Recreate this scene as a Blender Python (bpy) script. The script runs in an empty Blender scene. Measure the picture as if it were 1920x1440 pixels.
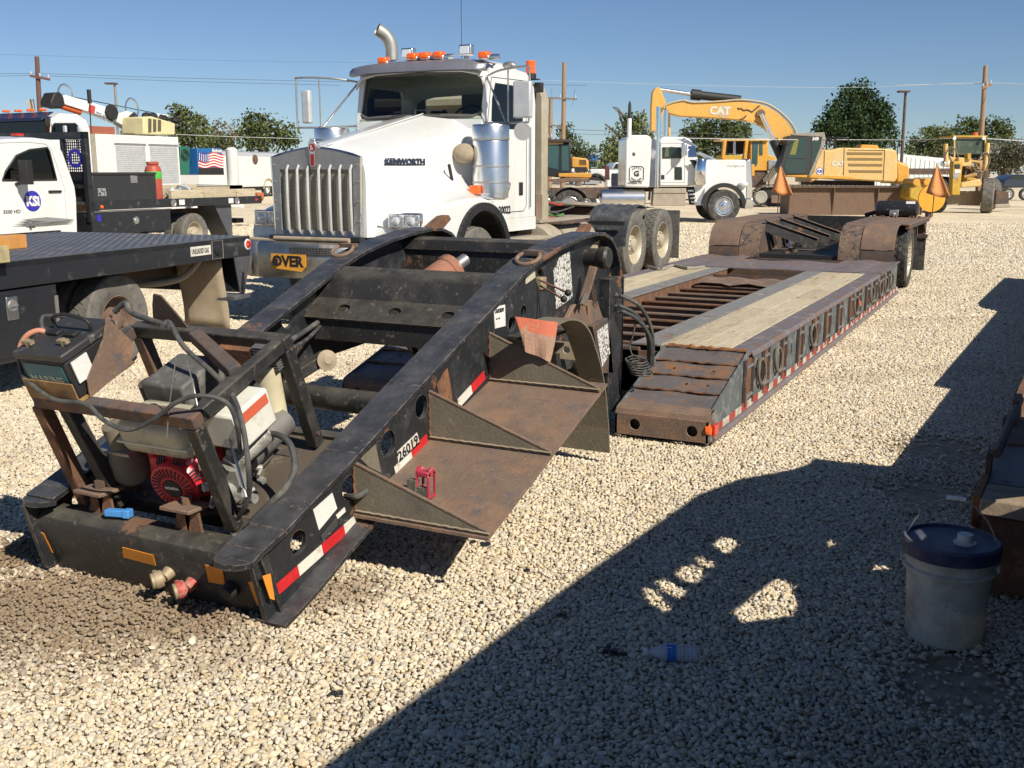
import bpy, bmesh, math, random
import numpy as np
from mathutils import Vector, Matrix, Euler, noise as mnoise
from mathutils.geometry import tessellate_polygon
R = math.radians
rng = random.Random(7)
sc = bpy.context.scene
COL = sc.collection
# ------------------------------------------------------------------ camera
FPX, HOR, CH = 1950.0, 322.0, 1.65
PITCH = math.atan((720 - HOR) / FPX)
AZ = R(26.8)
cam_d = bpy.data.cameras.new('camera'); cam = bpy.data.objects.new('camera', cam_d); COL.objects.link(cam)
cam.location = (0, 0, CH)
cam.rotation_euler = (math.pi / 2 - PITCH, 0, AZ)
cam_d.sensor_width = 36; cam_d.lens = 36 * FPX / 1920
cam_d.clip_start = 0.05; cam_d.clip_end = 3000
sc.camera = cam
# ------------------------------------------------------------------ sky and sun
SUN_EL, SUN_TRAVEL = R(39), R(66)      # the light travels SUN_TRAVEL to the left of +Y
tdir = Vector((-math.sin(SUN_TRAVEL) * math.cos(SUN_EL), math.cos(SUN_TRAVEL) * math.cos(SUN_EL), -math.sin(SUN_EL)))
w = bpy.data.worlds.new('World'); sc.world = w; w.use_nodes = True
nt = w.node_tree; bg = nt.nodes['Background']
sky = nt.nodes.new('ShaderNodeTexSky'); sky.sky_type = 'NISHITA'; sky.sun_disc = False
sky.sun_elevation = SUN_EL
sky.sun_rotation = math.atan2(-tdir.x, -tdir.y)
sky.altitude = 1500; sky.air_density = 1.0; sky.dust_density = 0.1; sky.ozone_density = 3.0
hsv = nt.nodes.new('ShaderNodeMix'); hsv.data_type = 'RGBA'; hsv.blend_type = 'MULTIPLY'; hsv.inputs[0].default_value = 1; hsv.inputs[7].default_value = (.86, .94, 1.07, 1)
nt.links.new(sky.outputs[0], hsv.inputs[6]); nt.links.new(hsv.outputs[2], bg.inputs[0]); bg.inputs[1].default_value = 0.064
sl = bpy.data.lights.new('sun', 'SUN'); so = bpy.data.objects.new('sun', sl); COL.objects.link(so)
so.rotation_euler = tdir.to_track_quat('-Z', 'Y').to_euler(); so.location = (20, -20, 30)
sl.energy = 5.0; sl.angle = R(0.5); sl.color = (1.0, 0.93, 0.81)
sc.view_settings.view_transform = 'Standard'; sc.view_settings.look = 'None'
sc.view_settings.exposure = 0.27; sc.view_settings.gamma = 1.0; sc.view_settings.use_curve_mapping = False
sc.cycles.max_bounces = 8; sc.cycles.diffuse_bounces = 3; sc.cycles.transparent_max_bounces = 12
# ------------------------------------------------------------------ measuring: photo point -> point on a plane of the place
_fw = Vector((-math.sin(AZ) * math.cos(PITCH), math.cos(AZ) * math.cos(PITCH), -math.sin(PITCH)))
_rt = Vector((math.cos(AZ), math.sin(AZ), 0)); _up = _rt.cross(_fw); CAM = Vector((0, 0, CH))
def ray(x, y): return _fw * FPX + _rt * (x - 960) + _up * (720 - y)
def onX(x, y, X): d = ray(x, y); return CAM + d * (X / d.x)
def onY(x, y, Y): d = ray(x, y); return CAM + d * (Y / d.y)
def onZ(x, y, Z=0.0): d = ray(x, y); return CAM + d * ((Z - CH) / d.z)
FW2 = Vector((-math.sin(AZ), math.cos(AZ), 0)); RT2 = Vector((math.cos(AZ), math.sin(AZ), 0))
def far(x, dep, z=0.0):                       # ground point in photo column x at distance dep ahead
    d = ray(x, 322); d.z = 0; d = d * (dep / d.dot(FW2)); return Vector((d.x, d.y, z))
class Frame:
    """vertical frame: local x along, y away, z up"""
    def __init__(s, o, yaw): s.o = Vector(o); s.yaw = yaw; s.M = Matrix.Translation(s.o) @ Matrix.Rotation(yaw, 4, 'Z'); s.I = s.M.inverted()
    def _l(s, x, y): return s.I @ CAM, s.I.to_3x3() @ ray(x, y)
    def y(s, x, y, v=0.0):
        c, d = s._l(x, y); p = c + d * ((v - c.y) / d.y); return p
    def x(s, x, y, v=0.0):
        c, d = s._l(x, y); return c + d * ((v - c.x) / d.x)
    def z(s, x, y, v=0.0):
        c, d = s._l(x, y); return c + d * ((v - c.z) / d.z)
    def q(s, pts, v=0.0):                      # photo polygon -> (x,z) on local plane y=v
        out = []
        for p in pts: a = s.y(p[0], p[1], v); out.append((a.x, a.z))
        return out
# ------------------------------------------------------------------ mesh helpers
def V(*a): return Vector(a)
class MB:
    def __init__(s): s.v = []; s.f = []; s.m = []
    def add(s, vs, fs, mi=0):
        b = len(s.v); s.v += [tuple(v) for v in vs]; s.f += [tuple(b + i for i in f) for f in fs]; s.m += [mi] * len(fs); return s
    def box(s, x0, x1, y0, y1, z0, z1, mi=0):
        return s.add([(x0,y0,z0),(x1,y0,z0),(x1,y1,z0),(x0,y1,z0),(x0,y0,z1),(x1,y0,z1),(x1,y1,z1),(x0,y1,z1)],
                     [(0,3,2,1),(4,5,6,7),(0,1,5,4),(1,2,6,5),(2,3,7,6),(3,0,4,7)], mi)
    def obox(s, c, size, rot=(0,0,0), mi=0):
        M = Euler(rot).to_matrix(); c = Vector(c); a, b, d = [k / 2 for k in size]
        vs = [c + M @ Vector(p) for p in [(-a,-b,-d),(a,-b,-d),(a,b,-d),(-a,b,-d),(-a,-b,d),(a,-b,d),(a,b,d),(-a,b,d)]]
        return s.add(vs, [(0,3,2,1),(4,5,6,7),(0,1,5,4),(1,2,6,5),(2,3,7,6),(3,0,4,7)], mi)
    def bar(s, p0, p1, w, h, up=(0,0,1), mi=0):
        p0 = Vector(p0); p1 = Vector(p1); d = (p1 - p0).normalized(); up = Vector(up)
        sd = d.cross(up)
        if sd.length < 1e-4: sd = d.cross(Vector((1,0,0)))
        sd.normalize(); u = sd.cross(d).normalized(); sd = sd * w / 2; u = u * h / 2
        vs = [p0-sd-u, p0+sd-u, p0+sd+u, p0-sd+u, p1-sd-u, p1+sd-u, p1+sd+u, p1-sd+u]
        return s.add(vs, [(0,3,2,1),(4,5,6,7),(0,1,5,4),(1,2,6,5),(2,3,7,6),(3,0,4,7)], mi)
    def tube(s, pts, r, n=10, cap=True, mi=0, closed=False):
        pts = [Vector(p) for p in pts]; m = len(pts); rs = r if isinstance(r, (list, tuple)) else [r] * m
        vs = []; fs = []; nrm = None
        for i, p in enumerate(pts):
            if closed: t = pts[(i+1) % m] - pts[i-1]
            else: t = pts[min(i+1, m-1)] - pts[max(i-1, 0)]
            t.normalize()
            if nrm is None:
                a = Vector((0,0,1)) if abs(t.z) < .9 else Vector((1,0,0)); nrm = t.cross(a).normalized()
            else:
                nrm = (nrm - t * nrm.dot(t)); nrm = nrm.normalized() if nrm.length > 1e-6 else t.cross(Vector((1,0,0.3))).normalized()
            bn = t.cross(nrm)
            for k in range(n):
                a = 2 * math.pi * k / n; vs.append(p + (nrm * math.cos(a) + bn * math.sin(a)) * rs[i])
        for i in range(m if closed else m - 1):
            j = (i + 1) % m
            for k in range(n): fs.append((i*n+k, i*n+(k+1)%n, j*n+(k+1)%n, j*n+k))
        if cap and not closed: fs.append(tuple(range(n-1,-1,-1))); fs.append(tuple((m-1)*n+k for k in range(n)))
        return s.add(vs, fs, mi)
    def cyl(s, p0, p1, r0, r1=None, n=20, cap=True, mi=0):
        return s.tube([p0, p1], [r0, r0 if r1 is None else r1], n, cap, mi)
    def prism(s, loops, ax, a, b, mi=0):
        """loops: one polygon or [outer, hole, ...] of 2D points; ax x:(y,z) y:(x,z) z:(x,y)"""
        if not isinstance(loops[0][0], (tuple, list, Vector)): loops = [loops]
        mk = {'x': lambda p, t: (t, p[0], p[1]), 'y': lambda p, t: (p[0], t, p[1]), 'z': lambda p, t: (p[0], p[1], t)}[ax]
        flat = [p for l in loops for p in l]; N = len(flat)
        tris = tessellate_polygon([[Vector((p[0], p[1], 0)) for p in l] for l in loops]) if len(loops) > 1 else [tuple(range(N))]
        vs = [mk(p, a) for p in flat] + [mk(p, b) for p in flat]
        fs = [tuple(t) for t in tris] + [tuple(N + i for i in reversed(t)) for t in tris]
        o = 0
        for l in loops:
            k = len(l)
            for i in range(k): fs.append((o+i, N+o+i, N+o+(i+1)%k, o+(i+1)%k))
            o += k
        return s.add(vs, fs, mi)
    def lathe(s, prof, o=(0,0,0), ax=(0,0,1), n=28, mi=0, closed=False):
        o = Vector(o); ax = Vector(ax).normalized(); q = ax.to_track_quat('Z', 'Y'); vs = []; fs = []; m = len(prof)
        for r, h in prof:
            for k in range(n):
                a = 2*math.pi*k/n; vs.append(o + q @ Vector((r*math.cos(a), r*math.sin(a), h)))
        for i in range(m if closed else m-1):
            j = (i+1) % m
            for k in range(n): fs.append((i*n+k, i*n+(k+1)%n, j*n+(k+1)%n, j*n+k))
        if not closed:
            if prof[0][0] > 1e-5: fs.append(tuple(range(n-1,-1,-1)))
            if prof[-1][0] > 1e-5: fs.append(tuple((m-1)*n+k for k in range(n)))
        return s.add(vs, fs, mi)
    def sph(s, c, r, sx=1, sy=1, sz=1, n=14, mi=0):
        m = n // 2; c = Vector(c); vs = []; fs = []
        for i in range(m+1):
            t = math.pi*i/m
            for k in range(n):
                a = 2*math.pi*k/n; vs.append(c + Vector((r*sx*math.sin(t)*math.cos(a), r*sy*math.sin(t)*math.sin(a), r*sz*math.cos(t))))
        for i in range(m):
            for k in range(n): fs.append((i*n+k, (i+1)*n+k, (i+1)*n+(k+1)%n, i*n+(k+1)%n))
        return s.add(vs, fs, mi)
    def sheet(s, path, ax, a, b, t, mi=0):
        """bent plate: open 2D path thickened by t, extruded"""
        n = len(path); up = []; dn = []
        for i, p in enumerate(path):
            q0 = path[max(i-1,0)]; q1 = path[min(i+1,n-1)]; dx, dy = q1[0]-q0[0], q1[1]-q0[1]; L = math.hypot(dx, dy) or 1
            up.append((p[0]-dy/L*t/2, p[1]+dx/L*t/2)); dn.append((p[0]+dy/L*t/2, p[1]-dx/L*t/2))
        for i in range(n-1): s.prism([up[i], up[i+1], dn[i+1], dn[i]], ax, a, b, mi)
        return s
    def text(s, t, o, xd, yd, size, depth=0.002, bold=0.0, mi=0, align='LEFT', sx=1.0):
        cu = bpy.data.curves.new('t', 'FONT'); cu.body = t; cu.size = size; cu.offset = bold * size; cu.extrude = depth / 2; cu.align_x = align; cu.resolution_u = 2
        ob = bpy.data.objects.new('t', cu); me = bpy.data.meshes.new_from_object(ob)
        o = Vector(o); xd = Vector(xd).normalized(); yd = Vector(yd).normalized(); zd = xd.cross(yd)
        s.add([o + xd*v.co.x*sx + yd*v.co.y + zd*v.co.z for v in me.vertices], [tuple(p.vertices) for p in me.polygons], mi)
        bpy.data.objects.remove(ob); bpy.data.curves.remove(cu); bpy.data.meshes.remove(me); return s
    def xf(s, M):
        s.v = [tuple(M @ Vector(v)) for v in s.v]; return s
    def mesh(s, name):
        me = bpy.data.meshes.new(name); me.from_pydata(s.v, [], s.f); return me
    def build(s, name, mats, parent=None, bevel=0.0, smooth=35, local=False, **kw):
        if not isinstance(mats, (list, tuple)): mats = [mats]
        vs = s.v
        if parent is not None and not local:
            Mi = wm(parent).inverted(); vs = [tuple(Mi @ Vector(v)) for v in vs]
        me = bpy.data.meshes.new(name); me.from_pydata(vs, [], s.f)
        for m in mats: me.materials.append(m)
        if len(mats) > 1: me.polygons.foreach_set('material_index', s.m)
        bm = bmesh.new(); bm.from_mesh(me); bmesh.ops.recalc_face_normals(bm, faces=bm.faces); bm.to_mesh(me); bm.free()
        if smooth:
            me.polygons.foreach_set('use_smooth', [True] * len(me.polygons)); me.set_sharp_from_angle(angle=R(smooth))
        o = bpy.data.objects.new(name, me); COL.objects.link(o)
        if parent is not None: o.parent = parent
        if bevel:
            b = o.modifiers.new('bevel', 'BEVEL'); b.width = bevel; b.segments = 2; b.limit_method = 'ANGLE'; b.angle_limit = R(40); b.harden_normals = False
        for k, v in kw.items(): o[k] = v
        return o
def wm(o):
    M = o.matrix_basis.copy() if not o.parent else wm(o.parent) @ o.matrix_basis
    return M
def thing(name, label, cat, loc=(0,0,0), yaw=0.0, group=None):
    o = bpy.data.objects.new(name, None); COL.objects.link(o); o.location = loc; o.rotation_euler = (0,0,yaw)
    o['label'] = label; o['category'] = cat
    if group: o['group'] = group
    o.empty_display_size = 0.2
    return o
def tag(o, label, cat, group=None):
    o['label'] = label; o['category'] = cat
    if group: o['group'] = group
    return o
def copy_tree(o, parent=None, top=True):
    c = o.copy(); COL.objects.link(c); c.parent = parent
    for ch in list(o.children): copy_tree(ch, c, False)
    return c
def dup(o, loc, yaw=None, label=None, group=None):
    c = copy_tree(o); c.location = loc
    if yaw is not None: c.rotation_euler = (0,0,yaw)
    if label: c['label'] = label
    if group: c['group'] = group
    return c
def circ(cy, cz, r, n=24, rx=None):
    return [(cy + (rx or r)*math.cos(2*math.pi*k/n), cz + r*math.sin(2*math.pi*k/n)) for k in range(n)]
def arc(cx, cz, r, a0, a1, n=12, rx=None):
    return [(cx + (rx or r)*math.cos(R(a0+(a1-a0)*k/n)), cz + r*math.sin(R(a0+(a1-a0)*k/n))) for k in range(n+1)]
def smoothpath(pts, sub=5):
    P = [Vector(p) for p in pts]; out = []
    for i in range(len(P)-1):
        p0 = P[max(i-1,0)]; p1 = P[i]; p2 = P[i+1]; p3 = P[min(i+2,len(P)-1)]
        for k in range(sub):
            t = k/sub; out.append(0.5*((2*p1)+(p2-p0)*t+(2*p0-5*p1+4*p2-p3)*t*t+(3*p1-p0-3*p2+p3)*t**3))
    out.append(P[-1]); return out
# ------------------------------------------------------------------ materials
def C4(c): return (c[0], c[1], c[2], 1)
def mat(name, base, rough=0.6, metal=0.0, layers=(), bump=0.0, bscale=60, var=0.12, vscale=8, spec=0.5, up=None, emis=None, coat=0.0, edge=None, trans=0.0):
    """layers: (colour, scale, threshold, softness, stretch(x,y,z), rough) painted over each other by noise; up: (colour, amount) dust lying on upward faces"""
    m = bpy.data.materials.new(name); m.use_nodes = True; nt = m.node_tree; N = nt.nodes; L = nt.links
    b = N['Principled BSDF']; tc = N.new('ShaderNodeTexCoord'); co = tc.outputs['Object']
    b.inputs['Metallic'].default_value = metal; b.inputs['Specular IOR Level'].default_value = spec
    b.inputs['Coat Weight'].default_value = coat; b.inputs['Coat Roughness'].default_value = 0.08
    if trans: b.inputs['Transmission Weight'].default_value = trans
    def nz(scale, stretch=(1,1,1), seed=0.0, det=5, ro=.6):
        mp = N.new('ShaderNodeMapping'); mp.inputs['Scale'].default_value = stretch; mp.inputs['Location'].default_value = (seed, seed*1.7, seed*.3); L.new(co, mp.inputs[0])
        n = N.new('ShaderNodeTexNoise'); n.inputs['Scale'].default_value = scale; n.inputs['Detail'].default_value = det; n.inputs['Roughness'].default_value = ro
        L.new(mp.outputs[0], n.inputs['Vector']); return n.outputs['Fac']
    def rmp(src, lo, hi, a=0.0, c=1.0):
        r = N.new('ShaderNodeMapRange'); r.inputs['From Min'].default_value = lo; r.inputs['From Max'].default_value = hi
        r.inputs['To Min'].default_value = a; r.inputs['To Max'].default_value = c; L.new(src, r.inputs[0]); return r.outputs[0]
    def mix(f, a, c, kind='MIX'):
        x = N.new('ShaderNodeMix'); x.data_type = 'RGBA'; x.blend_type = kind
        if isinstance(f, float): x.inputs[0].default_value = f
        else: L.new(f, x.inputs[0])
        for i, s_ in ((6, a), (7, c)):
            if isinstance(s_, tuple): x.inputs[i].default_value = s_
            else: L.new(s_, x.inputs[i])
        return x.outputs[2]
    col = C4(base)
    if var:
        v = rmp(nz(vscale, seed=3.1, det=8, ro=.65), .3, .7, 1-var, 1+var)
        hv = N.new('ShaderNodeHueSaturation'); hv.inputs['Color'].default_value = C4(base); L.new(v, hv.inputs['Value']); col = hv.outputs[0]
    ro = None
    for i, ly in enumerate(layers):
        c, scale, th, sf = ly[:4]; st = ly[4] if len(ly) > 4 else (1,1,1); lr = ly[5] if len(ly) > 5 else .85
        f = rmp(nz(scale, st, seed=5.3*(i+1), det=9, ro=.68), th, th+sf)
        col = mix(f, col, C4(c)); r_ = N.new('ShaderNodeMix'); r_.data_type = 'FLOAT'; L.new(f, r_.inputs[0])
        if ro is None: r_.inputs[2].default_value = rough
        else: L.new(ro, r_.inputs[2])
        r_.inputs[3].default_value = lr; ro = r_.outputs[0]
    if up:
        g = N.new('ShaderNodeNewGeometry'); sp = N.new('ShaderNodeSeparateXYZ'); L.new(g.outputs['Normal'], sp.inputs[0])
        f = rmp(sp.outputs[2], .3, .95); n2 = rmp(nz(9, seed=20, det=8), .35, .65, .25, 1.0)
        mu = N.new('ShaderNodeMath'); mu.operation = 'MULTIPLY'; L.new(f, mu.inputs[0]); L.new(n2, mu.inputs[1])
        m2 = N.new('ShaderNodeMath'); m2.operation = 'MULTIPLY'; L.new(mu.outputs[0], m2.inputs[0]); m2.inputs[1].default_value = up[1]
        col = mix(m2.outputs[0], col, C4(up[0]))
    if edge:
        bv = N.new('ShaderNodeBevel'); bv.samples = 3; bv.inputs['Radius'].default_value = edge[1]; gg = N.new('ShaderNodeNewGeometry'); dt = N.new('ShaderNodeVectorMath'); dt.operation = 'DOT_PRODUCT'
        L.new(bv.outputs[0], dt.inputs[0]); L.new(gg.outputs['Normal'], dt.inputs[1]); f1 = rmp(dt.outputs['Value'], .99, .90, 0, 1); n3 = rmp(nz(28, seed=33, det=7), .42, .58)
        mu2 = N.new('ShaderNodeMath'); mu2.operation = 'MULTIPLY'; L.new(f1, mu2.inputs[0]); L.new(n3, mu2.inputs[1]); col = mix(mu2.outputs[0], col, C4(edge[0]))
    if isinstance(col, tuple): b.inputs['Base Color'].default_value = col
    else: L.new(col, b.inputs['Base Color'])
    if ro is None: b.inputs['Roughness'].default_value = rough
    else: L.new(ro, b.inputs['Roughness'])
    if bump:
        bp = N.new('ShaderNodeBump'); bp.inputs['Strength'].default_value = bump; bp.inputs['Distance'].default_value = 0.01
        L.new(nz(bscale, seed=9, det=6), bp.inputs['Height']); L.new(bp.outputs[0], b.inputs['Normal'])
    if emis: b.inputs['Emission Color'].default_value = C4(emis[0]); b.inputs['Emission Strength'].default_value = emis[1]
    return m
RUST = (.17, .075, .035); RUSTL = (.30, .13, .055); DUST = (.42, .34, .24); BLK = (.022, .022, .022)
M = {}
M['black_paint'] = mat('worn_black_paint', (.019,.021,.024), .38, layers=[((.045,.046,.05), 6, .50, .20), ((.16,.14,.11), 26, .62, .07), (RUST, 3.6, .615, .04), ((.5,.5,.48), 95, .70, .02)], bump=.25, up=((.15,.148,.155), .42), edge=((.22,.17,.13), .007))
M['black_in'] = mat('dusty_black_paint', (.022,.022,.021), .5, layers=[((.055,.05,.042), 5, .50, .2), ((.13,.115,.085), 24, .58, .10), (RUST, 3.0, .60, .04), ((.3,.27,.22), 80, .69, .03)], bump=.25, up=((.15,.135,.105), .5), edge=((.20,.13,.085), .007))
M['rust_plate'] = mat('rusted_steel_plate', (.16,.105,.075), .8, layers=[((.25,.14,.08), 5, .50, .16), ((.10,.085,.085), 9, .54, .12), ((.33,.24,.16), 45, .60, .12)], bump=.35, up=((.24,.18,.13), .35), edge=((.38,.25,.16), .006))
M['rust'] = mat('brown_rust', (.14,.07,.04), .88, layers=[((.27,.12,.055), 9, .5, .15), ((.07,.045,.035), 14, .56, .1)], bump=.5)
M['rust_dark'] = mat('dark_rusty_steel', (.085,.058,.045), .8, layers=[((.19,.095,.05), 4, .50, .15), ((.05,.05,.055), 7, .53, .1), ((.28,.2,.14), 40, .64, .1)], bump=.35, up=((.15,.12,.11), .5))
M['rust_orange'] = mat('orange_rust', (.30,.125,.04), .9, layers=[((.16,.07,.035), 12, .5, .12)], bump=.5)
M['worn_steel'] = mat('purple_grey_worn_steel', (.19,.16,.16), .55, layers=[((.20,.115,.07), 3.5, .52, .12), ((.31,.28,.25), 9, .56, .12), ((.10,.08,.08), 18, .58, .08), ((.26,.15,.09), 40, .64, .06)], bump=.2, metal=.15)
M['deck_grey'] = mat('grey_green_worn_paint', (.105,.118,.12), .6, layers=[((.24,.24,.22), 9, .5, .15), (RUST, 6, .62, .06)], bump=.2)
M['wood'] = mat('weathered_oak_plank', (.50,.42,.28), .85, layers=[((.60,.53,.38), 5, .48, .2, (6,.7,6)), ((.33,.25,.155), 5, .56, .10, (5,.5,5)), ((.10,.07,.045), 6, .625, .03, (2.2,3.5,2)), ((.12,.085,.055), 26, .66, .03, (5,1.2,5)), ((.62,.56,.43), 40, .62, .1, (4,1,4))], bump=.5, bscale=30)
M['wood_b'] = mat('weathered_plank_dark', (.46,.38,.25), .85, layers=[((.56,.48,.34), 5, .5, .2, (6,.7,6)), ((.27,.20,.125), 4, .54, .12, (5,.5,5)), ((.09,.065,.042), 7, .61, .03, (2,4,2)), ((.12,.09,.06), 22, .65, .03, (5,1.2,5))], bump=.5, bscale=30)
M['rubber'] = mat('tyre_rubber', (.035,.034,.033), .85, layers=[((.12,.11,.095), 9, .45, .25)], bump=.2)
M['rubber_dusty'] = mat('dusty_tyre_rubber', (.145,.135,.115), .9, layers=[((.06,.057,.052), 12, .5, .2), ((.26,.235,.195), 5, .54, .2)], bump=.2)
M['hose'] = mat('dusty_rubber_hose', (.05,.052,.052), .6, layers=[((.15,.14,.12), 12, .45, .25)])
M['steel'] = mat('bare_steel', (.45,.44,.42), .42, .8, layers=[((.3,.27,.23), 20, .55, .15)])
M['chrome'] = mat('chrome', (.80,.81,.82), .10, 1.0, var=.04, layers=[((.5,.47,.42), 18, .60, .15, (1,1,1), .5)])
M['polished'] = mat('brushed_aluminium', (.72,.73,.74), .28, 1.0, var=.06, layers=[((.55,.52,.46), 6, .58, .2, (1,1,1), .5)])
M['white'] = mat('white_truck_paint', (.72,.725,.70), .28, coat=.5, var=.03, layers=[((.62,.585,.50), 2.2, .52, .3, (1,1,.4), .5), ((.50,.45,.37), 40, .68, .05)])
M['white_dull'] = mat('chalky_white_paint', (.68,.67,.635), .5, var=.05, layers=[((.55,.51,.43), 4, .60, .2)])
M['decal_white'] = mat('white_decal', (.72,.71,.67), .55, layers=[((.35,.33,.29), 14, .62, .06)])
M['red'] = mat('red_reflective_tape', (.55,.02,.025), .4, var=.15, vscale=30)
M['tape_white'] = mat('white_reflective_tape', (.68,.66,.58), .45, layers=[((.42,.38,.3), 16, .55, .1)])
M['black'] = mat('matt_black', (.018,.018,.018), .6, var=.2)
M['ink'] = mat('black_lettering', (.02,.02,.022), .6, var=0)
M['amber'] = mat('amber_lens', (.85,.12,.01), .2, var=.05, coat=.5, emis=((.9,.13,.01), .12))
M['orange_sheet'] = mat('orange_reflector', (.72,.27,.03), .5, layers=[((.45,.2,.06), 12, .58, .1)])
M['red_lens'] = mat('red_lens', (.5,.015,.01), .2, coat=.5, var=.05)
M['glass_clear'] = mat('lamp_glass', (.85,.87,.88), .08, .3, var=.05)
M['cat_yellow'] = mat('machine_yellow_paint', (.60,.30,.04), .45, layers=[((.50,.33,.13), 3, .52, .2), ((.2,.12,.06), 8, .66, .05)], up=((.55,.42,.25), .4))
M['cat_yellow2'] = mat('faded_machine_yellow', (.64,.42,.15), .5, layers=[((.58,.47,.28), 2.4, .5, .25), ((.2,.13,.07), 10, .68, .05)])
M['grader_yellow'] = mat('old_grader_yellow', (.50,.31,.035), .55, layers=[((.33,.20,.05), 5, .52, .15), ((.09,.065,.04), 7, .62, .06)])
M['fuel'] = mat('dirty_translucent_plastic', (.45,.41,.30), .45, layers=[((.20,.19,.16), 8, .52, .15)])
M['red_engine'] = mat('red_engine_paint', (.52,.022,.035), .35, var=.1, layers=[((.35,.08,.07), 20, .62, .1)])
M['beige_flap'] = mat('dust_caked_rubber_flap', (.36,.29,.20), .9, layers=[((.25,.20,.14), 4, .5, .2), ((.44,.37,.27), 9, .56, .15)], bump=.1)
M['beige_dust'] = mat('dust_caked_olive_steel', (.17,.145,.105), .88, layers=[((.11,.10,.085), 4, .52, .2), ((.25,.20,.145), 30, .56, .15)], bump=.25)
def glass(name, tint, dens=.35, rough=.03):
    m = bpy.data.materials.new(name); m.use_nodes = True; nt = m.node_tree; N = nt.nodes; L = nt.links; N.clear()
    o = N.new('ShaderNodeOutputMaterial'); mx = N.new('ShaderNodeMixShader'); t = N.new('ShaderNodeBsdfTransparent'); g = N.new('ShaderNodeBsdfGlossy')
    t.inputs[0].default_value = C4(tint); g.inputs['Roughness'].default_value = rough; g.inputs[0].default_value = (.9,.92,.95,1)
    lw = N.new('ShaderNodeLayerWeight'); lw.inputs['Blend'].default_value = dens
    L.new(lw.outputs['Fresnel'], mx.inputs[0]); L.new(t.outputs[0], mx.inputs[1]); L.new(g.outputs[0], mx.inputs[2]); L.new(mx.outputs[0], o.inputs[0]); return m
M['glass'] = glass('tinted_window_glass', (.60,.72,.66), .38)
M['glass_clear2'] = glass('clear_window_glass', (.86,.95,.92), .32)
M['glass_dark'] = glass('dark_window_glass', (.10,.14,.15), .3)
M['pet'] = glass('clear_plastic', (.93,.95,.97), .18, .12)
_n = M['pet'].node_tree; _t = [x for x in _n.nodes if x.type == 'BSDF_TRANSPARENT'][0]; _mx = _n.nodes.new('ShaderNodeMixShader'); _d = _n.nodes.new('ShaderNodeBsdfDiffuse'); _d.inputs[0].default_value = (.8,.84,.9,1); _mx.inputs[0].default_value = .36
_o = [x for x in _n.nodes if x.type == 'MIX_SHADER' and x != _mx][0]; _n.links.new(_t.outputs[0], _mx.inputs[1]); _n.links.new(_d.outputs[0], _mx.inputs[2]); _n.links.new(_mx.outputs[0], _o.inputs[1])
# ------------------------------------------------------------------ ground
def gz(x, y):
    s = max(0.0, -x - 24.0); return min(0.015 * s, 1.2)
STAINS = [(*onZ(250,1130)[:2], .58, .25), (*onZ(60,1030)[:2], .28, .30), (*onZ(70,1130)[:2], .45, .26), (*onZ(380,1150)[:2], .3, .26), (*onZ(640,1110)[:2], .22, .2), (*onZ(420,1230)[:2], .2, .12), (*onZ(1790,1280)[:2], .26, -.30), (*onZ(1760,840)[:2], .35, -.3), (*onZ(1740,925)[:2], .3, -.3), (*onZ(560,1080)[:2], .14, -.3)]
def stain(x, y):
    s = 0.0
    for sx, sy, sr, am in STAINS:
        d = math.hypot(x-sx, y-sy) / sr; s = max(s, (1.1 if am > 0 else 0) * max(0, 1 - d) * (am/.2))
    return min(s, 1.0)
gm = bpy.data.materials.new('gravel_ground'); gm.use_nodes = True; nt = gm.node_tree; N = nt.nodes; L = nt.links; B = N['Principled BSDF']
tc = N.new('ShaderNodeTexCoord')
def vor(scale, f='F1', out='Color'):
    v = N.new('ShaderNodeTexVoronoi'); v.feature = f; v.inputs['Scale'].default_value = scale; L.new(tc.outputs['Object'], v.inputs['Vector']); return v.outputs[out]
def gnoise(scale, det=6):
    v = N.new('ShaderNodeTexNoise'); v.inputs['Scale'].default_value = scale; v.inputs['Detail'].default_value = det; L.new(tc.outputs['Object'], v.inputs['Vector']); return v.outputs['Fac']
def ramp(src, pts):
    r = N.new('ShaderNodeValToRGB'); e = r.color_ramp.elements
    while len(e) < len(pts): e.new(.5)
    for i, (p, c) in enumerate(pts): e[i].position = p; e[i].color = C4(c)
    L.new(src, r.inputs[0]); return r.outputs[0]
STONE = [(0.0,(.57,.48,.345)), (.22,(.68,.60,.45)), (.42,(.48,.44,.365)), (.58,(.77,.70,.56)), (.78,(.63,.51,.325)), (.92,(.40,.36,.29)), (1.0,(.22,.17,.12))]
sp = N.new('ShaderNodeSeparateColor'); L.new(vor(42), sp.inputs[0])
c1 = ramp(sp.outputs[0], STONE)
gap = ramp(vor(42, 'DISTANCE_TO_EDGE', 'Distance'), [(0, (.62,.58,.52)), (.08, (1.35,1.33,1.28))])
mx = N.new('ShaderNodeMix'); mx.data_type = 'RGBA'; mx.blend_type = 'MULTIPLY'; mx.inputs[0].default_value = 1; L.new(c1, mx.inputs[6]); L.new(gap, mx.inputs[7])
pn = ramp(gnoise(.35, 10), [(.3,(.78,.755,.72)), (.5,(.98,.97,.95)), (.7,(1.08,1.07,1.05))])
m2 = N.new('ShaderNodeMix'); m2.data_type = 'RGBA'; m2.blend_type = 'MULTIPLY'; m2.inputs[0].default_value = 1; L.new(mx.outputs[2], m2.inputs[6]); L.new(pn, m2.inputs[7])
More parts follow.
